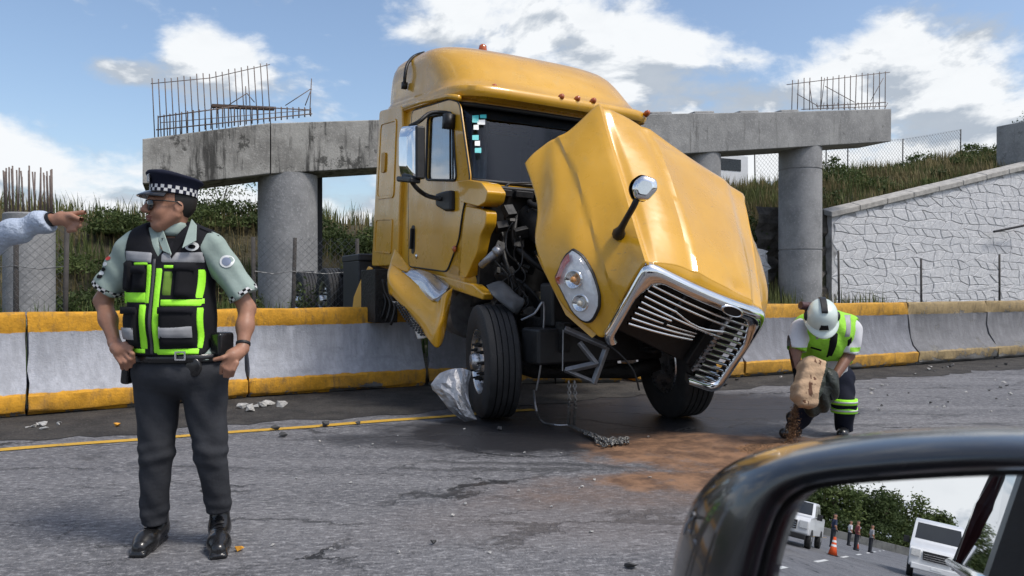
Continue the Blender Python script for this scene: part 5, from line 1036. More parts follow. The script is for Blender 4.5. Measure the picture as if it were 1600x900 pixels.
def arms(P):
    d = rc(P, LA[0], LA[1], .052, .040); d = smin(d, sun_(.03, rc(P, LA[1], LA[1] * .55 + LA[2] * .45, .039, .038), rc(P, LA[1] * .55 + LA[2] * .45, LA[2], .038, .026)), .02)
    e = rc(P, RA_[0], RA_[1], .052, .040); e = smin(e, sun_(.03, rc(P, RA_[1], RA_[1] * .55 + RA_[2] * .45, .039, .038), rc(P, RA_[1] * .55 + RA_[2] * .45, RA_[2], .038, .026)), .02)
    # left-of-picture hand: knuckles to the camera, fingers curled into the pocket
    h = sun_(.018, rc(P, LA[2], ofc(188, 549, -.135), .028, .032), rc(P, ofc(180, 545, -.12), ofc(196, 546, -.14), .022, .024))
    for k, (a, b, c_) in enumerate((((197, 543), (207, 553), (209, 566)), ((192, 549), (203, 561), (204, 573)), ((186, 553), (196, 566), (198, 577)), ((181, 555), (189, 567), (191, 576)))): h = smin(h, finger(P, [ofc(*a, -.145), ofc(*b, -.165), ofc(*c_, -.14)], .0115, .009), .006)
    h = smin(h, finger(P, [ofc(184, 540, -.11), ofc(196, 537, -.14), ofc(206, 543, -.155)], .013, .010), .008); d = smin(d, h, .015)
    h = sun_(.018, rc(P, RA_[2], ofc(363, 556, -.125), .028, .034), rc(P, ofc(372, 553, -.1), ofc(358, 566, -.13), .026, .026))
    for k, (a, b, c_) in enumerate((((355, 559), (347, 571), (345, 583)), ((360, 564), (353, 576), (351, 588)), ((365, 567), (359, 579), (357, 589)), ((370, 567), (365, 578), (363, 587)))): h = smin(h, finger(P, [ofc(*a, -.14), ofc(*b, -.15), ofc(*c_, -.13)], .0115, .009), .006)
    h = smin(h, finger(P, [ofc(362, 553, -.14), ofc(348, 559, -.165), ofc(335, 562, -.17)], .013, .0095), .008); return np.minimum(d, smin(e, h, .015))
def torso(P):
    d = ell(P, ofc(268, 428, .01), (.182, .13, .19)); d = smin(d, ell(P, ofc(270, 500, -.015), (.182, .150, .20)), .08)
    d = smin(d, rc(P, ofc(222, 388, .02), ofc(318, 388, .02), .072, .072), .05); d = smin(d, rc(P, ofc(240, 372, .02), ofc(296, 372, .02), .05, .05), .05); return smin(d, ell(P, ofc(282, 565, .0), (.225, .15, .12)), .06)
def body(P):
    d = smin(head(P), rc(P, ofc(272, 350, .0), ofc(271, 385, .02), .057, .072), .03); d = smin(d, torso(P) + .03, .04); return np.minimum(d, arms(P))
sdf_obj('body', body, ofc(140, 600) - (0, .3, 0), ofc(412, 265) + (0, .25, 0), .0055, [SKIN, LIP], root, 1, lambda c_: ((np.abs((c_ - hp_(.094, 0, -.063)) @ FL) < .023) & (np.abs(c_[:, 2] - hp_(0, 0, -.063)[2]) < .0125) & ((c_ - HCN) @ FF > .088)))
SL = [ofc(168, 452, .025), ofc(382, 462, .025)]
def folds(P, a=.004, f=40, g=(1, .4, .8)): q = P @ np.array(g); return a * np.sin(q * f + 2 * np.sin(P[:, 0] * 11 + P[:, 2] * 7)) + a * .7 * np.sin(P[:, 2] * f * .8 - P[:, 0] * 31 + 1)
def shirt(P):
    d = torso(P) - .008
    for (a, e_, sg) in ((LA[0] + (.004, 0, .0), SL[0], -1), (RA_[0], SL[1], 1)):
        ax = e_ - a; L = np.linalg.norm(ax); ax = ax / L; sl = rc(P, a, e_, .072, .070); cut = (P - e_) @ ax; sl = smax(sl, cut, .004); d = smin(d, sl, .045)
    d = smax(d + folds(P), ofc(0, 560)[2] - P[:, 2], .005); return smax(d, -rc(P, ofc(268, 350, -.03), ofc(269, 384, -.06), .05, .055), .006)
sdf_obj('shirt', shirt, ofc(135, 580) - (0, .3, 0), ofc(415, 335) + (0, .25, 0), .007, SHIRT, root, 1)
def torsow(P): return torso(P) + folds(P, .0025, 30)
def vest(P):
    d = torsow(P) - .026; arm = np.minimum(rc(P, LA[0] + (-.035, 0, 0.01), SL[0] + (-.05, 0, 0), .086, .1), rc(P, RA_[0] + (.035, 0, .01), SL[1] + (.05, 0, 0), .086, .1)); d = smax(d, -arm, .01)
    d = smax(d, -rc(P, ofc(272, 340, .02), ofc(270, 380, .0), .075, .083), .008); x = P[:, 0] - ofc(266, 0)[0]; z = P[:, 2] - ofc(0, 404)[2]; wedge = np.maximum(np.abs(x) - np.maximum(z, -.02) * .62, -(z)); wedge = np.maximum(wedge, P[:, 1] + .02); d = smax(d, -wedge, .006)
    zb = ofc(0, 551)[2]; d = smax(d, zb - P[:, 2], .006); return smax(d, np.abs(P[:, 0] - ofc(268.5, 0)[0]) - .208, .02)
sdf_obj('vest', vest, ofc(190, 565) - (0, .3, 0), ofc(350, 345) + (0, .26, 0), .0065, VBLK, root, 1)
VO = bpy.data.objects[root.children[-1].name] if False else [o for o in root.children if o.name.startswith('vest')][0]
def vp(x0, y0, x1, y1, th, name, mat, n=8, sk=(0, 0)):
    q = [ofc(x0, y0), ofc(x1, y0 + sk[0]), ofc(x1, y1 + sk[1]), ofc(x0, y1)]; mb = MB(); cloth_patch(mb, vest, [(p[0], p[2]) for p in q], th, max(6, int(abs(x1 - x0) / 4)), max(6, int(abs(y1 - y0) / 5))); return mb.obj(name, mat, VO, smooth=True, world=False)
for a in ((206, 391, 261, 410), (271, 395, 331, 413)): vp(*a, .004, 'reflective_band', GREYT, sk=(4, 4) if a[0] < 220 else (-2, 0))
for a in ((252, 412, 261, 475), (206, 455, 258, 473), (226, 411, 256, 416), (244, 472, 258, 543), (206, 540, 255, 548), (203, 490, 208, 530), (266, 418, 277, 549), (276, 466, 331, 478), (320, 419, 329, 468), (324, 477, 332, 543), (270, 540, 330, 550), (276, 415, 296, 421)): vp(*a, .0045, 'neon_strip', NEON)
vp(278, 423, 292, 463, .006, 'pocket', GPAN)
for a in ((205, 407, 225, 457, .03), (227, 417, 253, 456, .022), (294, 411, 321, 466, .028), (206, 478, 243, 540, .026), (277, 478, 324, 539, .026)):
    p = vp(*a, 'pocket', POCK)
for a in ((209, 509, 239, 527), (279, 507, 322, 524)):
    q = [ofc(a[0], a[1]), ofc(a[2], a[1]), ofc(a[2], a[3]), ofc(a[0], a[3])]; mb = MB(); cloth_patch(mb, lambda P: vest(P) - .0255, [(p[0], p[2]) for p in q], .004, 8, 6); mb.obj('reflective_band', GREYT, VO, smooth=True, world=False)
for a in ((206, 478, 243, 489), (277, 478, 324, 488), (227, 416, 253, 428), (294, 411, 321, 424)):
    q = [ofc(a[0], a[1]), ofc(a[2], a[1]), ofc(a[2], a[3]), ofc(a[0], a[3])]; mb = MB(); cloth_patch(mb, lambda P: vest(P) - .026, [(p[0], p[2]) for p in q], .008, 8, 5); mb.obj('pocket_flap', VBLK, VO, smooth=True, world=False)
vp(261, 404, 266, 550, .006, 'zip', M('zip_grey', (.07, .07, .075), .5, .3)); 
def disc(f, px, py, r_, name, mat, parent, y_off=.006, n=20, asp=1.):
    c_ = ofc(px, py); xs = np.array([c_[0]] + [c_[0] + r_ * math.cos(2 * math.pi * k / n) for k in range(n)]); zs = np.array([c_[2]] + [c_[2] + asp * r_ * math.sin(2 * math.pi * k / n) for k in range(n)]); y = march(f, xs, zs); y = np.clip(y, y[0] - .02, y[0] + .03) - y_off
    mb = MB(); mb.add(np.stack([xs, y, zs], 1), [(0, k + 1, (k + 1) % n + 1) for k in range(n)]); return mb.obj(name, mat, parent, smooth=True, world=False)
b1 = disc(vest, 313, 386.5, .031, 'badge', WPA, VO, .006, asp=.7); disc(vest, 313, 387, .017, 'badge_emblem', POCK, b1, .008, asp=.6)
SH = [o for o in root.children if o.name.startswith('shirt')][0]
b2 = disc(shirt, 361, 409, .030, 'sleeve_badge', WPA, SH, .004); disc(shirt, 361, 409, .020, 'badge_emblem', M('badge_blue', (.22, .26, .36), .7), b2, .006)
for k, (x, y, mt) in enumerate(((177, 404, M('flag_red', (.45, .05, .04), .7)), (173, 413, WPA), (169, 421, POCK), (166, 427, WPA), (163, 432, POCK))): disc(shirt, x, y, .016, 'sleeve_patch', mt, SH, .004, asp=.62)
# checkered sleeve hems and cap band, two rows of squares
def hemring(a, e_, r_, n=26):
    ax = (e_ - a) / np.linalg.norm(e_ - a); e1 = np.cross(ax, (0, 1, 0)); e1 /= np.linalg.norm(e1); e2 = np.cross(ax, e1); mb = MB()
    for row in range(2):
        for k in range(n):
            mb.cur = (k + row) % 2; q = []
            for h_, kk in ((row, k), (row, k + 1), (row + 1, k + 1), (row + 1, k)): t_ = 2 * math.pi * kk / n; q.append(e_ - ax * (.001 + h_ * .011) + (e1 * math.cos(t_) + e2 * math.sin(t_)) * (r_ + .003))
            mb.add(q, [(0, 1, 2, 3)])
    mb.obj('checkered_hem', [CHKW, POCK], SH, world=False)
hemring(LA[0], SL[0], .072); hemring(RA_[0], SL[1], .072)
for s, x0, y0, x1, y1, x2, y2, x3, y3 in ((-1, 241, 358, 252, 352, 268, 398, 254, 392), (1, 299, 342, 307, 352, 306, 376, 284, 388)):
    mb = MB(); yy = [-.03, -.06, -.145, -.14] if s < 0 else [-.02, -.02, -.13, -.15]; mb.plate([ofc(*q, y) for q, y in zip(((x0, y0), (x1, y1), (x2, y2), (x3, y3)), yy)], (0, .008, 0)); mb.obj('collar', SHIRT, SH, world=False, bevel=.004)
mb = MB(); mb.lathe([(.064, -.02), (.07, .0), (.072, .035), (.066, .05)], ofc(272, 366, .0), (0, .12, 1), 28, False); o = mb.obj('collar_band', SHIRT, SH, world=False, smooth=True); md = o.modifiers.new('s', 'SOLIDIFY'); md.thickness = .006
mb = MB(); mb.add([ofc(252, 372, -.09), ofc(290, 372, -.09), ofc(268, 404, -.135)], [(0, 1, 2)]); mb.obj('undershirt', POCK, SH, world=False)
for s, p in ((-1, ofc(210, 366, .0)), (1, ofc(330, 364, .0))): mb = MB(); mb.box(p, (.05, .028, .006), roty(.42 * s)); mb.obj('epaulette', POCK, SH, world=False, bevel=.004)
# trousers
def trs(P):
    d = ell(P, ofc(283, 580, .0), (.230, .160, .125))
    for hip, kn, an, r_ in ((ofc(247, 605, 0), ofc(244, 708, -.03), ofc(240, 818, .0), (.108, .075, .060)), (ofc(319, 605, 0), ofc(329, 706, -.03), ofc(342, 800, .02), (.108, .073, .058))):
        l = sun_(.03, rc(P, hip, kn, r_[0], r_[1]), rc(P, kn, an, r_[1], r_[2])); w = np.exp(-((P[:, 2] - kn[2]) / .07) ** 2) + .8 * np.exp(-((P[:, 2] - an[2] - .05) / .06) ** 2); l = l + w * .0035 * np.sin(P[:, 2] * 95 + P[:, 0] * 20 * np.sign(hip[0])) + .002 * np.sin(P[:, 2] * 40 + P[:, 0] * 60); l = smax(l, an[2] - P[:, 2], .006); d = smin(d, l, .03)
    return smax(d + folds(P, .0016, 26), P[:, 2] - ofc(0, 553)[2], .006)
sdf_obj('trousers', trs, ofc(190, 838) - (0, .3, 0), ofc(375, 545) + (0, .28, 0), .007, TRS, root, 1)
TR = [o for o in root.children if o.name.startswith('trousers')][0]
mb = MB(); zb = ofc(0, 556)[2]; G = []
for h_, e_ in ((-.019, .0), (-.016, .006), (.016, .006), (.019, .0)): G.append([np.array((ofc(283, 0)[0] + (.222 + e_) * math.cos(a), (.158 + e_) * math.sin(a), zb + h_)) for a in np.linspace(0, 2 * math.pi, 48, endpoint=False)])
mb.grid(G, closev=True); belt = mb.obj('belt', SHOE, root, world=False, smooth=True)
mb = MB(); c_ = ofc(282, 556, -.166); holed(mb, round2([(-.026, -.021), (.026, -.021), (.026, .021), (-.026, .021)], .006), [round2([(-.018, -.014), (.018, -.014), (.018, .014), (-.018, .014)], .004)[::-1]], lambda x, z: c_ + np.array((x, 0, z)), np.array((0, -.006, 0))); mb.obj('buckle', CHR, belt, world=False)
mb = MB(); mb.box(ofc(347, 537, -.05), (.036, .045, .055), rotz(-.5)); mb.obj('belt_pouch', SHOE, belt, world=False, bevel=.015, seg=3)
mb = MB(); mb.box(ofc(202, 575, -.02), (.022, .04, .075), roty(.1)); mb.obj('holster', SHOE, belt, world=False, bevel=.014, seg=3)
mb = MB(); c_ = ofc(320, 566); G = [[(c_[0] + r_ * .038 * math.cos(a), march(trs, np.array([c_[0]]), np.array([c_[2]]))[0] - o_, c_[2] - .01 + r_ * .045 * math.sin(a)) for a in np.linspace(0, 2 * math.pi, 20, endpoint=False)] for r_, o_ in ((1, -.005), (1, .008), (.8, .012), (.02, .012))]; mb.grid(G, closev=True); mb.obj('leather_tab', SHOE, belt, world=False, smooth=True)
for heel, toe, hgt in ((ofc(249, 0, .07) * (1, 1, 0), ofc(214, 0, -.17) * (1, 1, 0), 1), (ofc(343, 0, .07) * (1, 1, 0), ofc(341, 0, -.19) * (1, 1, 0), 1)):
    def sho(P, heel=heel, toe=toe):
        ax = (toe - heel) / np.linalg.norm(toe - heel); sd_ = np.cross(Zv, ax); a = heel + Zv * .05; b = heel * .35 + toe * .65 + Zv * .042; d = sun_(.04, rc(P, heel + Zv * .055, heel + ax * .04 + Zv * .085, .040, .046), rc(P, heel + ax * .03 + Zv * .055, b, .044, .047), rc(P, b, toe - ax * .03 + Zv * .034, .046, .036)); sole = np.maximum(rbox(P @ np.stack([ax, sd_, Zv], 1), (heel + (toe - heel) * .5) @ np.stack([ax, sd_, Zv], 1) + (0, 0, .012), (np.linalg.norm(toe - heel) / 2 + .012, .042, .012), .011), -10); sole = smax(sole, rc(P, heel, toe - ax * .02, .052, .045), .006); d = smin(d, rc(P, heel + ax * .015 + Zv * .08, heel + ax * .01 + Zv * .2, .048, .046), .02); return np.maximum(smin(d, sole, .006), .001 - P[:, 2])
    mn, mx = np.minimum(heel, toe) - .09, np.maximum(heel, toe) + .09; mn[2] = -.01; mx[2] = .22; sh_ = sdf_obj('shoe', sho, mn, mx, .005, SHOE, root, 1)
    ax = (toe - heel) / np.linalg.norm(toe - heel); sd_ = np.cross(Zv, ax); mb = MB()
    for k in range(4): p = heel + ax * (.075 + .022 * k) + Zv * (.118 - k * .012); mb.tube([p - sd_ * .022, p + Zv * .006, p + sd_ * .022], .003, 5)
    mb.obj('laces', POCK, sh_, world=False, kind='stuff')
# cap, sunglasses, hair
CT = rotx(0.) ; capc = hp_(-.016, 0, .060); tilt = RH @ roty(-.10)
def cpt(a, ra, rb_, z, f=0.): return capc + tilt @ np.array((f + ra * math.cos(a), rb_ * math.sin(a), z))
AN = np.linspace(0, 2 * math.pi, 49)[:-1]
mb = MB(); G = [[cpt(a, *q) for a in AN] for q in ((.102, .088, .04), (.112, .098, .052), (.128, .115, .075), (.132, .12, .082), (.126, .113, .09), (.09, .08, .098, ), (.03, .028, .1))]
G = [[cpt(a, ra, rb_, z + .012 * math.cos(a) * (z - .04) / .05) for a in AN] for ra, rb_, z in ((.106, .092, -.008), (.107, .093, .03), (.114, .10, .048), (.128, .114, .066), (.131, .118, .073), (.124, .111, .082), (.09, .08, .089), (.03, .028, .091))]
mb.grid(G, closev=True); mb.add(G[-1], [tuple(range(48))]); capo = mb.obj('cap', NAVY, root, world=False, smooth=True)
mb = MB(); n = 40
for row in range(2):
    for k in range(n):
        mb.cur = (k + row) % 2; mb.add([cpt(2 * math.pi * kk / n, .1085, .0945, -.006 + .0165 * h_) for h_, kk in ((row, k), (row, k + 1), (row + 1, k + 1), (row + 1, k))], [(0, 1, 2, 3)])
mb.obj('checkered_band', [CHKW, NAVY], capo, world=False)
mb = MB(); G = []
for r_, z in ((1.0, -.002), (1.22, -.01), (1.45, -.026), (1.52, -.032), (1.5, -.036), (1.2, -.016), (1.0, -.008)): G.append([capc + tilt @ np.array((.106 * math.cos(a) * (r_ if r_ > 1 else 1), .093 * math.sin(a) * (1 + (r_ - 1) * .35), z - .012 * (math.cos(a) < .3))) for a in np.linspace(-1.15, 1.15, 26)])
mb.grid(G); mb.obj('peak', M('patent_black', (.01, .01, .011), .12, 0, .1, 10, coat=.7), capo, world=False, smooth=True)
mb = MB(); q = cpt(0.15, .118, .1, .05); mb.plate([q + FL * a + Zv * b + FF * -.0 for a, b in ((-.02, .022), (.02, .022), (.014, -.018), (-.014, -.018))], FF * .008); mb.obj('cap_badge', GREY, capo, world=False, bevel=.004)
for s in (-1, 1):
    mb = MB(); c_ = hp_(.103, s * .034, -.002); G = [[c_ + FL * s * (.036 * r_ * math.cos(a)) + Zv * (.029 * r_ * math.sin(a) * (1.0 if math.sin(a) < 0 else .85)) + FF * (o_ - .012 * abs(math.cos(a)) * r_ * (1 if s * math.cos(a) * s > 0 else 0)) for a in np.linspace(0, 2 * math.pi, 24, endpoint=False)] for r_, o_ in ((1, 0), (.6, .004), (.02, .005))]; mb.grid(G, closev=True)
    if s < 0: gl_ = mb.obj('sunglasses', LENS, root, world=False, smooth=True)
    else: mb.obj('lens', LENS, gl_, world=False, smooth=True)
mb = MB(); mb.tube([hp_(.103, -.012, .018), hp_(.106, 0, .021), hp_(.103, .012, .018)], .0028, 6)
for s in (-1, 1): mb.tube([hp_(.095, s * .062, .016), hp_(.05, s * .082, .016), hp_(-.01, s * .088, .012), hp_(-.03, s * .086, -.005)], .003, 6)
mb.obj('glasses_frame', BLK, gl_, world=False, kind='stuff', smooth=True)
def hair(P): d = ell(P, hp_(-.018, 0, .03), (.104, .083, .108), RH); q = (P - HCN) @ RH; return np.maximum(np.maximum(d, q[:, 0] - .0 + np.maximum(-.02 - q[:, 2], 0) * 1.2), np.maximum(-.062 - q[:, 2] - .0 * q[:, 0], q[:, 2] - .06))
sdf_obj('hair', hair, HCN - .14, HCN + .14, .006, HAIR, root, 1)
mb = MB(); mb.lathe([(.031, -.008), (.034, -.006), (.034, .006), (.031, .008)], RA_[2] + (RA_[1] - RA_[2]) * .12, RA_[1] - RA_[2], 20, False); mb.obj('wristband', BLK, root, world=False, smooth=True)

# ---- rescue worker pouring absorbent from a sack
s1 = 6.1 / F; W0 = (1285 - 800) * s1
def wk(px, py, y=0.): k = (6.1 + y) / F; return np.array(((px - 800) * k - W0, y, HC - (py - HOR) * k))
VNEO = M('neon_vest_cloth', (.30, .66, .05), .8, 0, .2, 9, .2, 30); WHS = fabric('white_sleeve', (.62, .62, .64)); WTR = fabric('navy_workwear', (.010, .012, .022), .3, .1); GLV = fabric('black_glove', (.012, .013, .014)); HEL = M('helmet_shell', (.60, .68, .63), .32, 0, .08, 7, coat=.4)
wr = empty('person', (W0, 6.1, 0), 'rescue worker in white helmet and neon vest bending down to empty a sack', 'person')
HW = wk(1284, 498, -.30); RW = rotz(-.25) @ rotx(.75)   # head bowed forward: local -y is the face
def wh(P):
    f = lambda x, y, z: HW + RW @ np.array((x, y, z)); d = ell(P, f(0, 0, .02), (.078, .098, .108), RW); d = smin(d, ell(P, f(0, -.035, -.06), (.055, .06, .065), RW), .03); d = smin(d, rc(P, f(0, -.095, .0), f(0, -.115, -.035), .010, .014), .012)
    for s in (-1, 1): d = smin(d, ell(P, f(s * .08, .01, -.01), (.011, .028, .034), RW), .01); d = smin(d, ell(P, f(s * .03, -.085, -.075), (.02, .012, .008), RW), .01)
    return d
AL = [wk(1250, 514, -.12), wk(1243, 549, -.16), wk(1243, 585, -.27)]; AR = [wk(1332, 514, -.12), wk(1326, 555, -.14), wk(1300, 596, -.27)]
def wtor(P): return sun_(.08, rc(P, wk(1292, 582, .17), wk(1291, 530, .02), .155, .175), rc(P, wk(1262, 516, -.08), wk(1322, 514, -.08), .095, .095), ell(P, wk(1290, 520, -.03), (.19, .16, .15)))
def hand5(P, w, dirv, side, up):
    dirv = dirv / np.linalg.norm(dirv); side = side / np.linalg.norm(side); n_ = np.cross(dirv, side); pc = w + dirv * .055; d = rc(P, w, pc, .03, .036); d = smin(d, rc(P, pc - side * .025, pc + side * .025, .026, .026), .02)
    for k in range(4): b = w + dirv * .085 + side * (-.033 + .022 * k); d = smin(d, finger(P, [b, b + dirv * .035 + n_ * up * .012, b + dirv * .05 + n_ * up * .04], .0125, .0105), .005)
    t0 = w + dirv * .03 - side * .035; return smin(d, finger(P, [t0, t0 - side * .02 + dirv * .03 + n_ * up * .01, t0 - side * .02 + dirv * .055 + n_ * up * .03], .013, .011), .008)
def wbody(P):
    d = smin(wh(P), rc(P, wk(1286, 510, -.2), wk(1290, 515, -.05), .06, .08), .03); d = smin(d, wtor(P) + .03, .04)
    for A in (AL, AR): d = np.minimum(d, sun_(.02, rc(P, A[0], A[1], .058, .047), rc(P, A[1], A[2], .046, .031)))
    return np.minimum(d, np.minimum(hand5(P, AL[2], np.array((.1, -.25, -1)), np.array((.2, 1, -.2)), 1), hand5(P, AR[2], np.array((-.5, -.3, -.8)), np.array((.5, -1, 0)), -1)))
GZ = (AL[2][2] + .04, AR[2][2] + .05)
sdf_obj('body', wbody, wk(1222, 640) - (0, .55, 0), wk(1350, 462) + (0, .4, 0), .0075, [SKIN2, GLV], wr, 1, lambda c_: np.where(c_[:, 0] < wk(1270, 0)[0], c_[:, 2] < GZ[0], c_[:, 2] < GZ[1] - .02) & (c_[:, 1] < -.15))
def wsh(P):
    d = wtor(P) - .006
    for A, sg in ((AL, -1), (AR, 1)): ax = (A[1] - A[0]) / np.linalg.norm(A[1] - A[0]); d = smin(d, smax(rc(P, A[0], A[1] - ax * .01, .078, .078), (P - A[1] + ax * .012) @ ax, .005), .04)
    return smax(d + folds(P, .004, 35), P[:, 1] - 5, .01)
sho_ = sdf_obj('shirt', wsh, wk(1222, 600) - (0, .4, 0), wk(1352, 478) + (0, .4, 0), .009, [WHS, VNEO], wr, 1, lambda c_: ((np.abs(c_[:, 2] - wk(0, 543)[2]) < .018) & ((c_[:, 0] > wk(1310, 0)[0]) | (c_[:, 0] < wk(1256, 0)[0]))))
def wvest(P):
    d = wtor(P) - .03 + folds(P, .006, 22); arm = np.minimum(rc(P, AL[0] + (-.03, 0, -.01), AL[1] + (-.06, 0, 0), .09, .11), rc(P, AR[0] + (.03, 0, -.01), AR[1] + (.06, 0, 0), .09, .11)); d = smax(d, -arm, .012)
    return smax(smax(d, -rc(P, wk(1285, 500, -.32), wk(1287, 515, -.2), .09, .075), .01), wk(0, 567)[2] - P[:, 2] - P[:, 1] * .25, .01)
wv_ = sdf_obj('vest', wvest, wk(1228, 590) - (0, .4, 0), wk(1350, 475) + (0, .42, 0), .008, VNEO, wr, 1)
def wpatch(pts, th, name, mat): mb = MB(); cloth_patch(mb, wvest, [(wk(*p)[0], wk(*p)[2]) for p in pts], th, 8, 10); mb.obj(name, mat, wv_, smooth=True, world=False)
wpatch([(1258, 491), (1268, 489), (1268, 529), (1259, 530)], .004, 'reflective_band', GREYT); wpatch([(1306, 491), (1317, 491), (1308, 525), (1299, 526)], .004, 'reflective_band', GREYT)
wpatch([(1274, 515), (1292, 515), (1288, 556), (1281, 556)], .004, 'zip_panel', POCK); wpatch([(1256, 539), (1272, 544), (1272, 547), (1256, 542)], .006, 'pocket_trim', POCK); wpatch([(1305, 528), (1312, 522), (1313, 545), (1308, 548)], .006, 'pocket_trim', POCK); wpatch([(1328, 500), (1334, 504), (1332, 507), (1326, 503)], .006, 'pocket_trim', POCK)
def wtr(P):
    d = ell(P, wk(1294, 588, .16), (.2, .17, .14))
    for hip, kn, an in ((wk(1277, 596, .13), wk(1264, 636, -.02), wk(1242, 668, .05)), (wk(1313, 596, .13), wk(1319, 632, .0), wk(1319, 672, .08))): d = smin(d, smax(sun_(.03, rc(P, hip, kn, .115, .088), rc(P, kn, an, .086, .068)) + folds(P, .005, 30), an[2] - P[:, 2] - .01, .006), .04)
    return d
wt = sdf_obj('trousers', wtr, wk(1222, 686) - (0, .3, 0), wk(1345, 555) + (0, .45, 0), .009, WTR, wr, 1)
for z in (627, 640):
    mb = MB(); c_ = wk(1319, z, .08 * (z - 632) / 40); G = [[c_ + np.array((r_ * math.cos(a), r_ * math.sin(a), h_)) for a in np.linspace(0, 2 * math.pi, 30, endpoint=False)] for r_, h_ in ((.086, -.024), (.103, -.022), (.103, .022), (.086, .024))]; mb.grid(G, closev=True); mb.obj('reflective_band', NEON, wt, smooth=True, world=False)
    mb = MB(); G = [[c_ + np.array((r_ * math.cos(a), r_ * math.sin(a), h_)) for a in np.linspace(0, 2 * math.pi, 30, endpoint=False)] for r_, h_ in ((.09, -.008), (.1055, -.007), (.1055, .007), (.09, .008))]; mb.grid(G, closev=True); mb.obj('reflective_band', M('silver_tape', (.5, .5, .5), .4), wt, smooth=True, world=False)
for heel, toe in ((wk(1243, 0, .06) * (1, 1, 0), wk(1222, 0, -.06) * (1, 1, 0)), (wk(1319, 0, .14) * (1, 1, 0), wk(1316, 0, -.13) * (1, 1, 0))):
    def boo(P, heel=heel, toe=toe): ax = (toe - heel) / np.linalg.norm(toe - heel); d = sun_(.03, rc(P, heel + Zv * .05, heel + ax * .03 + Zv * .16, .05, .06), rc(P, heel + Zv * .045, toe - ax * .04 + Zv * .045, .046, .046)); return np.maximum(d, .002 - P[:, 2])
    sdf_obj('boot', boo, np.minimum(heel, toe) * (1, 1, 0) - (.12, .12, .02), np.maximum(heel, toe) + (.12, .12, .26), .008, SHOE, wr, 1)
# helmet
mb = MB(); fh = lambda x, y, z: HW + RW @ np.array((x, y, z)); G = []
for r_, z in ((1.0, -.005), (1.02, .02), (1.0, .055), (.93, .09), (.80, .118), (.58, .138), (.3, .148), (.03, .150)): G.append([fh(.112 * r_ * math.cos(a), .138 * r_ * math.sin(a), z) for a in np.linspace(0, 2 * math.pi, 40, endpoint=False)])
mb.grid(G, closev=True); he = mb.obj('helmet', HEL, wr, world=False, smooth=True)
mb = MB(); G = [[fh((.112 * r_) * math.cos(a), (.138 * (r_ + (.25 if r_ > 1 else 0) * max(0, -math.sin(a)))) * math.sin(a), z) for a in np.linspace(0, 2 * math.pi, 40, endpoint=False)] for r_, z in ((1.0, .0), (1.14, -.02), (1.15, -.026), (1.0, -.012))]; mb.grid(G, closev=True); mb.obj('brim', HEL, he, world=False, smooth=True)
mb = MB(); G = [[fh(x, .138 * c_ * .98, .02 + .13 * s_ + .012) for x in (-.022, -.018, .018, .022)] for c_, s_ in [(math.cos(a), math.sin(a) ** .8) for a in np.linspace(.5, 2.2, 14)]]; mb.grid(G); o = mb.obj('ridge', BLK, he, world=False, smooth=True); md = o.modifiers.new('s', 'SOLIDIFY'); md.thickness = .018; md.offset = 0
mb = MB(); mb.add([fh(.035 * x, -.132 - .004, .04 + .022 * z) for x, z in ((-1, -1), (1, -1), (.7, 1), (-.7, 1))], [(0, 1, 2, 3)]); o = mb.obj('front_plate', GLV, he, world=False); md = o.modifiers.new('s', 'SOLIDIFY'); md.thickness = .014; md.offset = 0
for s in (-1, 1): mb = MB(); mb.lathe([(.034, -.02), (.036, .012), (.02, .02), (.002, .02)], fh(s * .112, .01, .02), RW @ np.array((s, 0, 0)), 16); mb.obj('ear_mount', BLK, he, world=False, smooth=True)
mb = MB(); mb.box(wk(1266, 481, -.22), (.042, .04, .03), RW); mb.lathe([(.03, 0), (.034, .07), (.001, .07)], wk(1262, 479, -.24), (-1, -.3, .15), 14); mb.obj('helmet_lamp', M('lamp_maroon', (.07, .03, .033), .5), he, world=False, bevel=.008)
# sack held in both hands
SKM = M('paper_sack', (.45, .305, .19), .85, 0, .18, 6, .35, 18); RS = roty(.42) @ rotx(-.35); sc_ = wk(1264, 597, -.38); SK2 = M('sack_side', (.020, .026, .018), .6, 0, .5, 6, .3, 20)
def sackf(P):
    p = (P - sc_) @ RS; q = p / np.array((.10, .08, .205)); d = (np.sum(np.abs(q) ** 5., 1) ** (1 / 5.) - 1) * .085; return d + .005 * np.sin(p[:, 2] * 31 + p[:, 0] * 22) * np.sin(p[:, 0] * 30 + 1) + .003 * np.sin(p[:, 2] * 70 - p[:, 0] * 40)
sk = sdf_obj('paper_sack', sackf, sc_ - .34, sc_ + .34, .008, [SKM, SK2, M('sack_print', (.12, .055, .03), .85)], None, 2, lambda c_: np.where(((c_ - sc_) @ RS)[:, 0] > .06 - .3 * np.minimum(0, ((c_ - sc_) @ RS)[:, 2] + .08), 1, np.where((np.abs(((c_ - sc_) @ RS)[:, 0] + .01) < .026) & (np.sin(((c_ - sc_) @ RS)[:, 2] * 61 + 2 * np.sin(((c_ - sc_) @ RS)[:, 2] * 33)) > .2) & (np.sin(((c_ - sc_) @ RS)[:, 2] * 41 + ((c_ - sc_) @ RS)[:, 0] * 130) > -.3), 2, 0)))
sk.location = (W0, 6.1, 0); tag(sk, 'tan paper sack with dark print, held upside down over the road', 'sack')
def bag2(P): p = (P - wk(1284, 612, -.27)) @ roty(.5); return ell(p, (0, 0, 0), (.12, .085, .21)) + .012 * np.sin(p[:, 2] * 40 + p[:, 0] * 30)
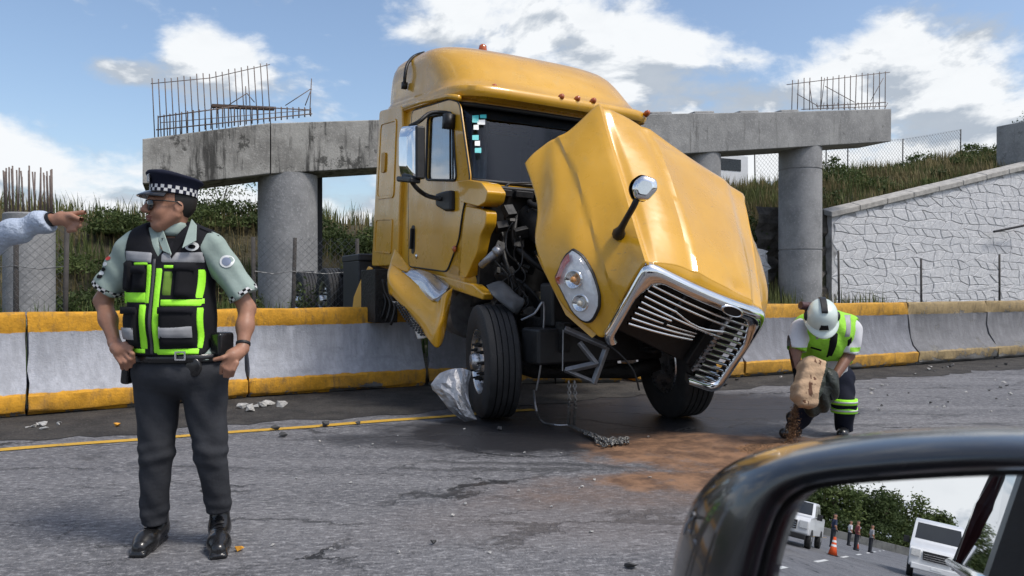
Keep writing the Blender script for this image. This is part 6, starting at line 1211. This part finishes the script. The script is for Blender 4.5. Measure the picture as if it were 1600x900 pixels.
b2_ = sdf_obj('plastic_sack', bag2, wk(1284, 612, -.27) - .32, wk(1284, 612, -.27) + .32, .01, M('dark_plastic_sack', (.018, .022, .017), .38, 0, .5, 7, .3, 25), None, 1); b2_.location = (W0, 6.1, 0); tag(b2_, 'crumpled black plastic sack bunched against the knees of the rescue worker', 'sack')
SANDM = M('brown_absorbent', (.20, .105, .05), .95, 0, .35, 9, .6, 50)
r_ = np.random.default_rng(8); mb = MB(); p0 = wk(1243, 632, -.42) + (W0, 6.1, 0); p1 = np.array((p0[0] - .05, p0[1] - .02, .02))
tri = []
for i in range(2600):
    f = r_.uniform(0, 1); c_ = p0 + (p1 - p0) * f + r_.normal(size=3) * (.010 + .022 * f) * (1, 1, .3); s = r_.uniform(.002, .006); d = r_.normal(size=(3, 3)); tri.append([c_ + d[0] * s, c_ + d[1] * s, c_ + d[2] * s])
tri = np.array(tri); tri[..., 2] = np.maximum(tri[..., 2], .004); tri_mesh('falling_sand', tri, SANDM, kind='stuff')['label'] = 'brown absorbent pouring from the sack'
# thin uneven spread of it on the road
gx = np.linspace(-.42, .42, 60); mb = MB(); G = []
for a in gx:
    row = []
    for b in gx:
        r2 = (a / .40) ** 2 + (b / .28) ** 2; h_ = .05 * math.exp(-r2 * 2.6) + .004 * math.sin(a * 60) * math.sin(b * 55) - .012 * max(0, r2 - .35 + .15 * math.sin(a * 30 + b * 17)); row.append((p1[0] - .05 + a, p1[1] + b - .05, h_ + .0))
    G.append(row)
mb.grid(G); mb.obj('spilled_sand', SANDM, None, smooth=True, kind='stuff')['label'] = 'low heap of brown absorbent at the feet of the worker'

# ---- the man whose arm points into the picture
LBS = fabric('pale_blue_shirt', (.42, .48, .58), .12, .3, 5); pr_ = empty('person', (-2.95, 3.4, 0), 'man in pale blue long sleeved shirt pointing with outstretched arm', 'person')
def pt(px, py, Y=3.4): return at(px, py, Y) - np.array((-2.95, 3.4, 0))
SHO = np.array((.17, .02, 1.43)); WRI = pt(76, 344); ELB = (SHO + WRI) / 2 + np.array((.02, .02, -.035))
def ptor(P): return sun_(.08, ell(P, (0, 0, 1.25), (.19, .125, .26)), rc(P, (-.13, 0, 1.42), (.13, 0, 1.42), .07, .07), ell(P, (0, 0, .98), (.18, .13, .16)))
hp2 = lambda f, s, z: np.array((0, 0, 1.63)) + np.array((f, -s, z)); RP2 = np.array([[1, 0, 0], [0, -1, 0], [0, 0, 1.]])
def pbody(P):
    d = smin(head(P, hp2, RP2), rc(P, (0, 0, 1.58), (0, 0, 1.42), .058, .07), .03); d = smin(d, ptor(P) + .03, .04); d = np.minimum(d, sun_(.02, rc(P, SHO, ELB, .055, .045), rc(P, ELB, WRI, .043, .028)))
    k = pt(110, 343); h = sun_(.016, rc(P, WRI, k, .027, .029), rc(P, pt(96, 338), pt(112, 350), .024, .022)); h = smin(h, finger(P, [pt(106, 335), pt(128, 332), pt(150, 331)], .0125, .0085), .006)
    for a, b, c_ in (((112, 342), (128, 343), (118, 351)), ((110, 349), (124, 352), (113, 357)), ((106, 354), (117, 359), (107, 361))): h = smin(h, finger(P, [pt(*a), pt(*b, 3.38), pt(*c_, 3.39)], .0125, .010), .004)
    h = smin(h, finger(P, [pt(98, 336), pt(114, 338, 3.365), pt(126, 343, 3.36)], .0135, .010), .006); d = smin(d, h, .012)
    return np.minimum(d, sun_(.02, rc(P, (-.2, 0, 1.4), (-.25, .02, 1.13), .055, .045), rc(P, (-.25, .02, 1.13), (-.22, -.05, .88), .043, .028), rc(P, (-.22, -.05, .88), (-.21, -.07, .80), .033, .026)))
sdf_obj('body', pbody, (-.36, -.22, .72), (.95, .22, 1.85), .0065, SKIN, pr_, 1)
def psh(P):
    ax = (WRI - ELB) / np.linalg.norm(WRI - ELB); d = smin(ptor(P) - .008, smax(sun_(.03, rc(P, SHO, ELB, .075, .066), rc(P, ELB, WRI + ax * .0, .066, .050)), (P - WRI) @ ax - .002, .004), .04); d = smin(d, sun_(.03, rc(P, (-.2, 0, 1.4), (-.25, .02, 1.13), .072, .062), rc(P, (-.25, .02, 1.13), (-.222, -.045, .9), .06, .045)), .04); return smax(d + .006 * np.sin(P[:, 0] * 34 + P[:, 2] * 26) * (P[:, 0] > .15) + folds(P, .003, 30), np.where(P[:, 0] < .14, P[:, 2] - 1.5, -1.), .01)
sdf_obj('shirt', psh, (-.4, -.25, .82), (.95, .25, 1.75), .009, LBS, pr_, 1)
def ptr_(P): return smax(sun_(.03, ell(P, (0, 0, .92), (.19, .14, .12)), rc(P, (-.09, 0, .85), (-.1, 0, .06), .10, .062), rc(P, (.09, 0, .85), (.1, 0, .06), .10, .062)), .05 - P[:, 2], .005)
sdf_obj('trousers', ptr_, (-.3, -.25, 0), (.3, .25, 1.1), .014, TRS, pr_, 1)
for s in (-1, 1): sdf_obj('shoe', lambda P, s=s: np.maximum(sun_(.02, rc(P, (s * .1 - .03, 0, .05), (s * .1 + .14, -.02, .04), .045, .04)), .002 - P[:, 2]), (s * .1 - .15, -.12, -.01), (s * .1 + .25, .12, .14), .01, SHOE, pr_, 1)
sdf_obj('hair', lambda P: np.maximum(ell(P, (-.015, 0, 1.67), (.108, .088, .112)), np.maximum((P[:, 0] - .05), 1.63 - P[:, 2] + .0 * P[:, 0])), (-.18, -.15, 1.5), (.18, .15, 1.85), .009, HAIR, pr_, 1)
mb = MB(); axw = (WRI - ELB) / np.linalg.norm(WRI - ELB); mb.lathe([(.031, .0), (.034, .003), (.034, .016), (.031, .02)], WRI + axw * .004, axw, 20, False); mb.obj('watch_strap', BLK, pr_, world=False, smooth=True)
# ------------------------------------------------------------------ the car the picture is taken from, its door mirror, and what the mirror shows
def mray(px, py):
    d = np.array(((px - 800) / F, 1, (HOR - py) / F)); return d
MH = mray(1350, 833); M0 = MH * .45 + np.array((0, 0, HC)); dn = MH / np.linalg.norm(MH); ya = RA - math.radians(3); MN = -np.array((math.cos(ya), math.sin(ya), 0)) - dn; MN /= np.linalg.norm(MN)
def mpl(px, py, off=0.):                    # view ray to the mirror plane moved off towards the viewer
    d = mray(px, py); o = np.array((0, 0, HC)); k = (MN @ (M0 + MN * off - o)) / (MN @ d); return o + d * k
car = empty('car', uv(-.4, -.75), 'dark red car with a black door mirror, seen from its open window', 'car')
CGL = glassmix('car_window_glass', (.10, .11, .12), .05); CRED = M('dark_red_paint', (.075, .018, .02), .3, .3, .1, 5, coat=.7); HOUS = M('mirror_housing', (.016, .017, .019), .26, 0, .25, 14, .02, 60, coat=.9, spec=.7, ior=1.5); m, n_, k_, P_ = nodes_mat('mirror_silver'); P_.inputs['Base Color'].default_value = (.86, .87, .88, 1); P_.inputs['Metallic'].default_value = 1; P_.inputs['Roughness'].default_value = .0; MSIL = m
inn = [(1187, 905), (1196, 868), (1206, 836), (1219, 803), (1237, 779), (1262, 764), (1300, 755), (1370, 748), (1460, 742), (1550, 738), (1620, 739), (1690, 752), (1740, 786), (1762, 850), (1758, 935), (1715, 985), (1600, 1012), (1440, 1020), (1280, 1012), (1205, 985), (1184, 945)]
out = [(1046, 905), (1055, 862), (1070, 812), (1092, 770), (1128, 733), (1178, 708), (1252, 690), (1350, 677), (1455, 669), (1560, 666), (1650, 672), (1745, 696), (1812, 750), (1838, 850), (1830, 960), (1770, 1035), (1620, 1062), (1440, 1068), (1230, 1062), (1100, 1030), (1050, 960)]
inn = spline(inn + [inn[0]], 85)[:-1]; out = spline(out + [out[0]], 85)[:-1]
lp = lambda a, b, f: np.array(a) * (1 - f) + np.array(b) * f
G = [[mpl(*p, 0.002) for p in inn], [mpl(*lp(p, q, .03), .008) for p, q in zip(inn, out)], [mpl(*lp(p, q, .10), .022) for p, q in zip(inn, out)], [mpl(*lp(p, q, .17), .026) for p, q in zip(inn, out)]]
for f, o_ in ((.30, .0275), (.45, .026), (.60, .021), (.74, .012), (.86, .0), (.95, -.014), (.995, -.03)): G.append([mpl(*lp(p, q, f), o_) for p, q in zip(inn, out)])
ctr = np.mean(G[-1], 0); back = G[-1]
for dd, sc in ((.02, .985), (.045, .93), (.07, .82), (.09, .62), (.1, .3), (.102, .02)): G.append([ctr + (q - ctr) * sc - MN * dd for q in back])
mb = MB(); mb.grid(G, closev=True); dm = mb.obj('door_mirror', HOUS, car, smooth=True)
mb = MB(); mb.add([mpl(*p, .003) for p in inn], [tuple(range(len(inn)))]); mb.obj('mirror_glass', MSIL, dm)
mb = MB(); mb.tube([mpl(*p, .004) for p in inn] + [mpl(*inn[0], .004)], .0022, 6); mb.obj('glass_edge', BLK, dm, smooth=True)
for pts in ([(1068, 836), (1075, 816), (1086, 806), (1083, 800)], [(1075, 826), (1085, 842), (1092, 856), (1105, 868)], [(1100, 850), (1104, 862), (1107, 875)]):
    mb = MB(); mb.tube([mpl(*p, .006 if p[0] > 1085 else -.006) for p in spline(pts, 8)], [.0004] + [.0011] * 6 + [.0004], 4); mb.obj('scuff', M('scuff_grey', (.30, .30, .31), .7), dm)
mb = MB(); q = G[-4]; mb.tube([mpl(1760, 1000, -.05), uv(.47, .14, 1.0), uv(.5, .06, .96)], [.035, .03, .04], 10); mb.obj('mirror_stalk', HOUS, dm, smooth=True)
def cb(u, v, z): return uv(u, v + .08, z)
SEC = [(.02, .30), (.10, .34), (.15, .55), (.175, .76), (.17, .92), (.152, 1.035), (.125, 1.075)]
mb = MB(); G = []
for u_, s, zt in ((2.25, .72, .62), (2.15, .86, .70), (1.7, .97, .84), (.95, 1, 1.0), (0, 1, 1.0), (-1.2, 1, 1.0), (-2.0, .985, 1.0), (-2.45, .93, .98), (-2.6, .80, .93)):
    row = []; w = .91
    for v_, z in SEC: row.append(cb(u_, -.75 + (v_ + .75) * s, .3 + (z - .3) * (zt - .3) / .705 * .93))
    row += [cb(u_, -1.5 - (p[0]), p[1]) for p in [(-.75 + (v_ + .75) * s, .3 + (z - .3) * (zt - .3) / .705 * .93) for v_, z in SEC[::-1]]]; G.append(row)
mb.grid(G, closev=True); mb.add(G[0], [tuple(range(14))]); mb.add(G[-1], [tuple(range(14))]); cbod = mb.obj('car_body', CRED, car, auto=45)
mb = MB(); mb.grid([[cb(u_, -.75 + .75 * f * 1.0, 1.455 + .05 * (1 - f * f) - .035 * ((u_ + .6) / .9) ** 2) for f in np.linspace(-1, 1, 13)] for u_ in np.linspace(.25, -1.55, 10)]); o = mb.obj('car_roof', CRED, car, smooth=True); md = o.modifiers.new('s', 'SOLIDIFY'); md.thickness = .03
for s in (1, -1):
    f = lambda u_, v_, z: cb(u_, -.75 + s * (v_ + .75), z)
    for nm, pts in (('a_pillar', [(1.0, .10, 1.05), (.62, .06, 1.27), (.25, .01, 1.44)]), ('b_pillar', [(-.42, .13, 1.05), (-.45, .09, 1.24), (-.48, .03, 1.45)]), ('c_pillar', [(-2.1, .10, 1.05), (-1.8, .07, 1.26), (-1.5, .01, 1.43)])):
        mb = MB(); P = [f(*p) for p in pts]; mb.grid([[p + U * a + V * s * b for a, b in ((-.045, 0), (.045, 0), (.045, -.05), (-.045, -.05))] for p in P], closev=True); mb.obj(nm, BLK if nm[0] == 'b' else CRED, car)
    mb = MB(); mb.plate([f(-.47, .122, 1.075), f(-2.02, .09, 1.075), f(-1.78, .06, 1.26), f(-1.56, .02, 1.42), f(-.51, .02, 1.43)], V * s * -.005); mb.obj('rear_window', CGL, car)
    mb = MB(); mb.tube([f(.95, .13, 1.07), f(-.4, .135, 1.075), f(-2.0, .115, 1.075), f(-2.15, .10, 1.08)], .011, 6); mb.obj('belt_trim', CHR, car, smooth=True)
    mb = MB(); mb.tube([f(-.47, .03, 1.435), f(-1.5, .02, 1.425), f(-1.85, .06, 1.24), f(-2.08, .09, 1.08)], .012, 6); mb.obj('window_trim', BLK, car, smooth=True)
    for u_ in (1.45, -1.45): w_ = MB(); c_ = f(u_, .06, .31); w_.lathe([(.20, -.1), (.29, -.1), (.31, -.06), (.31, .08), (.29, .11), (.2, .1), (.18, .07), (.02, .09)], c_, V * s, 28); w_.obj('wheel', RUB, car, auto=40)
    mb = MB(); mb.box(f(-1.0, .168, .82), (.1, .015, .018), rotz(RA)); mb.obj('door_handle', CRED, car, bevel=.006)
    for u_ in (-.45, -1.55): mb = MB(); mb.tube([f(u_, .118, .4), f(u_, .158, .6), f(u_, .168, .74), f(u_, .15, .9), f(u_, .08, 1.0)], .004, 4); mb.obj('door_gap', BLK, car)
# ---- traffic behind, seen only in the mirror
WCAR = M('white_car_paint', (.66, .67, .68), .35, 0, .05, 4, coat=.5); DGL = M('dark_car_glass', (.015, .018, .022), .08, 0, .1, 5, coat=.3); HLM = M('headlight_glass', (.75, .75, .74), .12, .5, .1, 20); ORG = M('cone_orange', (.75, .10, .02), .6, 0, .12, 12)
def vehicle(name, prof, wid, wheels, glass, label, cat, u_, v_, heading=1, roof_in=.12, belt=1.15, extra=None):
    root = empty(name, uv(u_, v_), label, cat); D_ = U * heading; S_ = V * heading; f = lambda x, y, z: uv(u_, v_) + D_ * x + S_ * y + Zv * z
    zt = max(p[1] for p in prof); wz = lambda z: wid * (1 - max(0, (z - belt) / (zt - belt)) * roof_in)
    P = round2(prof, .09, 4); mb = MB(); G = [[f(x, -wz(z) * s, z) for x, z in P] for s in (.94, )]; rows = []
    cen = np.mean(P, 0)
    for s, k in ((-1, .965), (-.965, 1), (.965, 1), (1, .965)): rows.append([f(*(lambda q: (q[0], s * wz(q[1]), q[1]))(cen + (np.array(p) - cen) * k)) for p in P])
    mb.grid(rows, closev=True); mb.add(rows[0], [tuple(range(len(P)))]); mb.add(rows[-1], [tuple(range(len(P)))]); mb.obj('body', WCAR, root, auto=40)
    for x, r_ in wheels:
        for s in (-1, 1):
            w_ = MB(); w_.lathe([(r_ * .6, -.12), (r_ * .93, -.12), (r_, -.08), (r_, .06), (r_ * .93, .1), (r_ * .62, .1)], f(x, s * (wid - .07), r_), S_ * s, 26); wo = w_.obj('wheel', RUB, root, auto=40); w_ = MB(); w_.lathe([(r_ * .62, .09), (r_ * .55, .07), (r_ * .2, .11), (.01, .11)], f(x, s * (wid - .07), r_), S_ * s, 20); w_.obj('rim', ALU, wo, auto=40)
    for (x0, z0), (x1, z1) in glass['front']: mb = MB(); nx, nz = z1 - z0, x0 - x1; L = math.hypot(nx, nz); o_ = (D_ * nx + Zv * nz) / L * .014; k = wz(z0) * .88, wz(z1) * .88; mb.plate([f(x0, -k[0], z0) + o_, f(x0, k[0], z0) + o_, f(x1, k[1], z1) + o_, f(x1, -k[1], z1) + o_], o_ * .3); mb.obj('windscreen', DGL, root)
    for poly in glass['side']:
        for s in (-1, 1): mb = MB(); mb.plate([f(x, s * (wz(z) + .006), z) for x, z in poly], S_ * s * .006); mb.obj('side_window', DGL, root)
    xf = max(p[0] for p in prof); zg0, zg1 = glass['grille']; mb = MB(); mb.plate([f(xf + .012, -wid * .5, zg0), f(xf + .012, wid * .5, zg0), f(xf + .012, wid * .52, zg1), f(xf + .012, -wid * .52, zg1)], D_ * .02); gr_ = mb.obj('grille', BLK, root)
    for i in range(3): mb = MB(); z = zg0 + (zg1 - zg0) * (i + .7) / 4; mb.box(f(xf + .035, 0, z), (.01, wid * .48, .012), rotz(RA)); mb.obj('grille_bar', CHR, gr_)
    for s in (-1, 1):
        mb = MB(); mb.box(f(xf - .02, s * wid * .77, (zg0 + zg1) / 2 + .05), (.06, wid * .17, (zg1 - zg0) * .42), rotz(RA)); mb.obj('headlight', HLM, root, bevel=.02)
        x0 = glass['front'][0][0][0] - .3; mb = MB(); mb.box(f(x0, s * (wid + .14), belt + .12), (.05, .1, .12), rotz(RA)); mb.tube([f(x0, s * (wid - .05), belt + .05), f(x0, s * (wid + .1), belt + .06)], .025, 6); mb.obj('side_mirror', BLK, root, bevel=.02)
    mb = MB(); mb.box(f(xf + .02, 0, .42), (.06, wid * .9, .1), rotz(RA)); mb.obj('bumper', BLK if cat == 'pickup' else WCAR, root, bevel=.03)
    mb = MB(); mb.box(f(xf + .088, 0, .45), (.006, .17, .05), rotz(RA)); mb.obj('number_plate', WPA, root)
    return root, f
PK = [(2.65, .5), (2.68, 1.02), (2.5, 1.16), (1.25, 1.22), (.5, 1.80), (-.9, 1.82), (-1.15, 1.28), (-2.75, 1.26), (-2.75, .5)]
pg = dict(front=[((1.17, 1.28), (.56, 1.76))], side=[[(.95, 1.26), (.45, 1.70), (-.15, 1.72), (-.15, 1.26)], [(-.25, 1.26), (-.25, 1.72), (-.82, 1.72), (-.98, 1.3)]], grille=(.66, 1.0))
vehicle('pickup_truck', PK, .93, ((1.7, .38), (-1.75, .38)), pg, 'white pickup truck parked beside the orange cone, seen in the mirror', 'pickup', -33.5, 4.75)
vehicle('pickup_truck', PK, .93, ((1.7, .38), (-1.75, .38)), pg, 'white pickup truck cut off by the mirror rim, parked ahead of the other', 'pickup', -24.6, 4.95)
VN = [(2.35, .4), (2.4, .95), (2.25, 1.1), (1.45, 1.3), (.72, 2.02), (.3, 2.14), (-2.45, 2.14), (-2.55, .4)]
vehicle('van', VN, .88, ((1.55, .34), (-1.5, .34)), dict(front=[((1.36, 1.38), (.76, 1.96))], side=[[(1.05, 1.36), (.6, 1.85), (.05, 1.9), (.05, 1.36)], [(-.1, 1.36), (-.1, 1.9), (-1.2, 1.9), (-1.2, 1.36)], [(-1.3, 1.36), (-1.3, 1.9), (-2.35, 1.88), (-2.4, 1.36)]], grille=(.68, .98)), 'white van with a dark grille driving behind the red car, seen in the mirror', 'van', -33, -.45)
def cone(u_, v_, label):
    r_ = empty('traffic_cone', uv(u_, v_), label, 'cone', 'traffic cones behind the car'); mb = MB(); mb.lathe([(.17, .03), (.11, .3), (.05, .68), (.045, .70), (.03, .70)], uv(u_, v_), (0, 0, 1), 20); mb.obj('cone_body', ORG, r_, smooth=True); mb = MB(); mb.box(uv(u_, v_, .016), (.2, .2, .016), rotz(RA)); mb.obj('base', BLK, r_, bevel=.01)
    for z0, z1 in ((.34, .42), (.5, .58)): k = lambda z: .11 + (.05 - .11) * (z - .3) / .38; mb = MB(); mb.lathe([(k(z0) + .003, z0), (k(z1) + .003, z1)], uv(u_, v_), (0, 0, 1), 20, False); mb.obj('white_band', WPA, r_, smooth=True)
cone(-31.5, 2.95, 'orange traffic cone beside the parked white pickup truck, seen in the mirror'); cone(-55, 3.55, 'far orange traffic cone near the bystanders, seen in the mirror')
def small_person(u_, v_, shirt_m, label, sg=1):
    f = lambda P: sun_(.05, ell(P, (0, 0, 1.62), (.085, .095, .12)), rc(P, (0, 0, 1.5), (0, 0, 1.4), .06, .08), ell(P, (0, 0, 1.2), (.19, .13, .27)), rc(P, (.2, 0, 1.4), (.27, .02, 1.1), .06, .05), rc(P, (.27, .02, 1.1), (.24, -.1, .86), .048, .035), rc(P, (-.2, 0, 1.4), (-.27, .02, 1.1), .06, .05), rc(P, (-.27, .02, 1.1), (-.24, -.1, .86), .048, .035), rc(P, (.09, 0, .88), (.12, 0, .06), .10, .06), rc(P, (-.09, 0, .88), (-.12, 0, .06), .10, .06), rc(P, (.12, .02, .05), (.13, -.14, .04), .05, .04), rc(P, (-.12, .02, .05), (-.13, -.14, .04), .05, .04))
    r_ = empty('person', uv(u_, v_), label, 'person'); sdf_obj('body', f, (-.4, -.3, -.01), (.4, .3, 1.8), .022, [SKIN, shirt_m, TRS, HAIR], r_, 1, lambda c_: np.where(c_[:, 2] > 1.67, 3, np.where(c_[:, 2] > 1.44, 0, np.where(c_[:, 2] > .93, np.where((np.abs(c_[:, 0]) > .2) & (c_[:, 2] < 1.15), 0, 1), 2))))
small_person(-50, 3.3, fabric('maroon_shirt', (.2, .06, .06)), 'bystander in a maroon shirt standing on the road, seen in the mirror'); small_person(-54, 2.7, fabric('grey_shirt', (.3, .3, .31)), 'bystander in a grey shirt standing on the road, seen in the mirror'); small_person(-43, 4.0, fabric('navy_shirt', (.04, .05, .09)), 'bystander in dark clothes beside the parked pickup, seen in the mirror'); small_person(-59, 4.3, WHS, 'bystander in a white shirt by the far cone, seen in the mirror')
for i, (u_, v_, h_, w_) in enumerate(((-88, 13.5, 4.5, 3.4), (-93, 9.2, 5.2, 3.6), (-99, 5.2, 5.0, 3.4), (-104, 1.6, 5.4, 3.0), (-80, 18, 4.5, 3.6), (-112, -1.6, 4.6, 2.4), (-96, 24, 5, 4))):
    shrub('roadside_tree', uv(u_, v_), (w_, w_, h_ * .62), 6500, .22, (LF1, LF2)[i % 2], 'tall dark leafy tree at the bend of the road behind the car', 'tree', 'trees behind the car', 1.2, 9, .2, 300 + i)
for i, (u_, v_) in enumerate(((-87, 11.2), (-90, 7.2), (-92, 3.2), (-94, -.2), (-84.5, 15.5))): shrub('hedge_bush', uv(u_, v_), (2.3, 2.3, 1.5), 2500, .16, LF1, 'dark bush growing under the trees at the bend behind the car', 'bush', 'bushes under the trees behind the car', .2, 5, .05, 330 + i)
mb = MB(); mb.box(uv(-84, 4, .35), (.2, 16, .38), rotz(RA)); top(mb, 'low_wall', concrete('low_wall_concrete', (.12, .12, .12), (.2, .2, .19)), 'low grey concrete wall below the trees behind the car', 'wall', bevel=.03)
# ---- a white lorry up on the ramp
q = plane_hit(1138, 262, 30.5); zr = q[2] - .6; lr = empty('lorry', (q[0], q[1], zr - 1.2), 'white lorry cab on the ramp, half hidden behind a pier column', 'lorry')
rr_ = rotz(RA); bxx = lambda c_, h: MB().box(q + rr_ @ np.array(c_), h, rr_)
bxx((0, .8, -.3), (1.1, 1.1, 1.0)).obj('cab', WCAR, lr, bevel=.12, seg=3); bxx((-.2, -.31, .1), (.75, .02, .3)).obj('side_window', DGL, lr, bevel=.01); bxx((-3.6, .8, .35), (2.3, 1.2, 1.5)).obj('box_body', WCAR, lr, bevel=.05); bxx((-.95, -.28, .42), (.12, .1, .25)).obj('side_mirror', BLK, lr, bevel=.02)
for x in (0, -4.5):
    mb = MB(); mb.lathe([(.3, -.14), (.47, -.14), (.5, -.1), (.5, .1), (.47, .14), (.3, .14)], q + rr_ @ np.array((x, -.1, -1.3)), -V, 24); mb.obj('wheel', RUB, lr, auto=40)
# ---- loose debris
r_ = np.random.default_rng(21)
STN = M('pale_chips', (.42, .41, .39), .9, 0, .25, 30, .3, 60); DST = M('dark_chips', (.06, .06, .06), .85, 0, .3, 30); ORC = M('orange_chip', (.7, .33, .04), .6)
def rock(p, s, mat, name, label, cat, group):
    n = 10; d = r_.normal(size=(n, 3)); d /= np.linalg.norm(d, axis=1)[:, None]; d *= np.array((1, .8, .55)) * r_.uniform(.7, 1.2, (n, 1)); bm = bmesh.new()
    for q in d: bm.verts.new(tuple(q * s))
    bmesh.ops.convex_hull(bm, input=bm.verts); bmesh.ops.delete(bm, geom=[v for v in bm.verts if not v.link_faces], context='VERTS'); me = bpy.data.meshes.new(name); bm.to_mesh(me); z0 = min(v.co.z for v in bm.verts); bm.free(); me.materials.append(mat); o = link(name, me); o.location = (p[0], p[1], -z0 + .003); tag(o, label, cat, group)
G1 = 'broken concrete lumps by the barrier joint'
for i in range(9): rock(gnd(374 + i * 8 + r_.uniform(-6, 6), 636 + r_.uniform(-6, 8)), r_.uniform(.03, .085), STN, 'concrete_lump', 'pale lump of broken concrete at the barrier joint beside the officer', 'rubble', G1)
for i in range(7): rock(gnd(40 + i * 9 + r_.uniform(-8, 8), 668 + r_.uniform(-6, 8)), r_.uniform(.02, .05), STN, 'concrete_lump', 'pale crumb of concrete below the barrier under the pointing arm', 'rubble', 'concrete crumbs under the pointing arm')
for px, py, s, mt in ((182, 667, .04, ORC), (372, 862, .03, ORC)): rock(gnd(px, py), s, mt, 'plastic_shard', 'small orange shard near the officer', 'debris', 'orange shards near the officer')
for px, py, s in ((507, 667, .05), (442, 683, .045), (430, 673, .04), (677, 851, .02), (986, 888, .035), (782, 672, .04), (560, 664, .03)): rock(gnd(px, py), s, DST, 'dark_debris', 'small dark lump of debris lying on the asphalt', 'debris', 'dark debris on the asphalt')
for i in range(34): px, py = r_.uniform(420, 1060), r_.uniform(668, 880); rock(gnd(px, py), r_.uniform(.006, .016), STN, 'glass_chip', 'tiny pale chip scattered on the open asphalt', 'debris', 'pale chips on the asphalt')
for i in range(26): px, py = r_.uniform(1340, 1590), r_.uniform(585, 650); rock(gnd(px, py), r_.uniform(.01, .035), STN if i % 3 else DST, 'grit_stone', 'small stone lying by the barrier beyond the rescue worker', 'stone', 'stones beyond the worker')
for i in range(18): px, py = r_.uniform(1150, 1590), 0; u_ = r_.uniform(6, 15); rock(uv(u_, r_.uniform(7.3, 7.85)), r_.uniform(.02, .06), DST if i % 2 else STN, 'grit_stone', 'stone in the dirt strip at the foot of the barrier', 'stone', 'stones in the dirt strip')
bpy.context.view_layer.update()
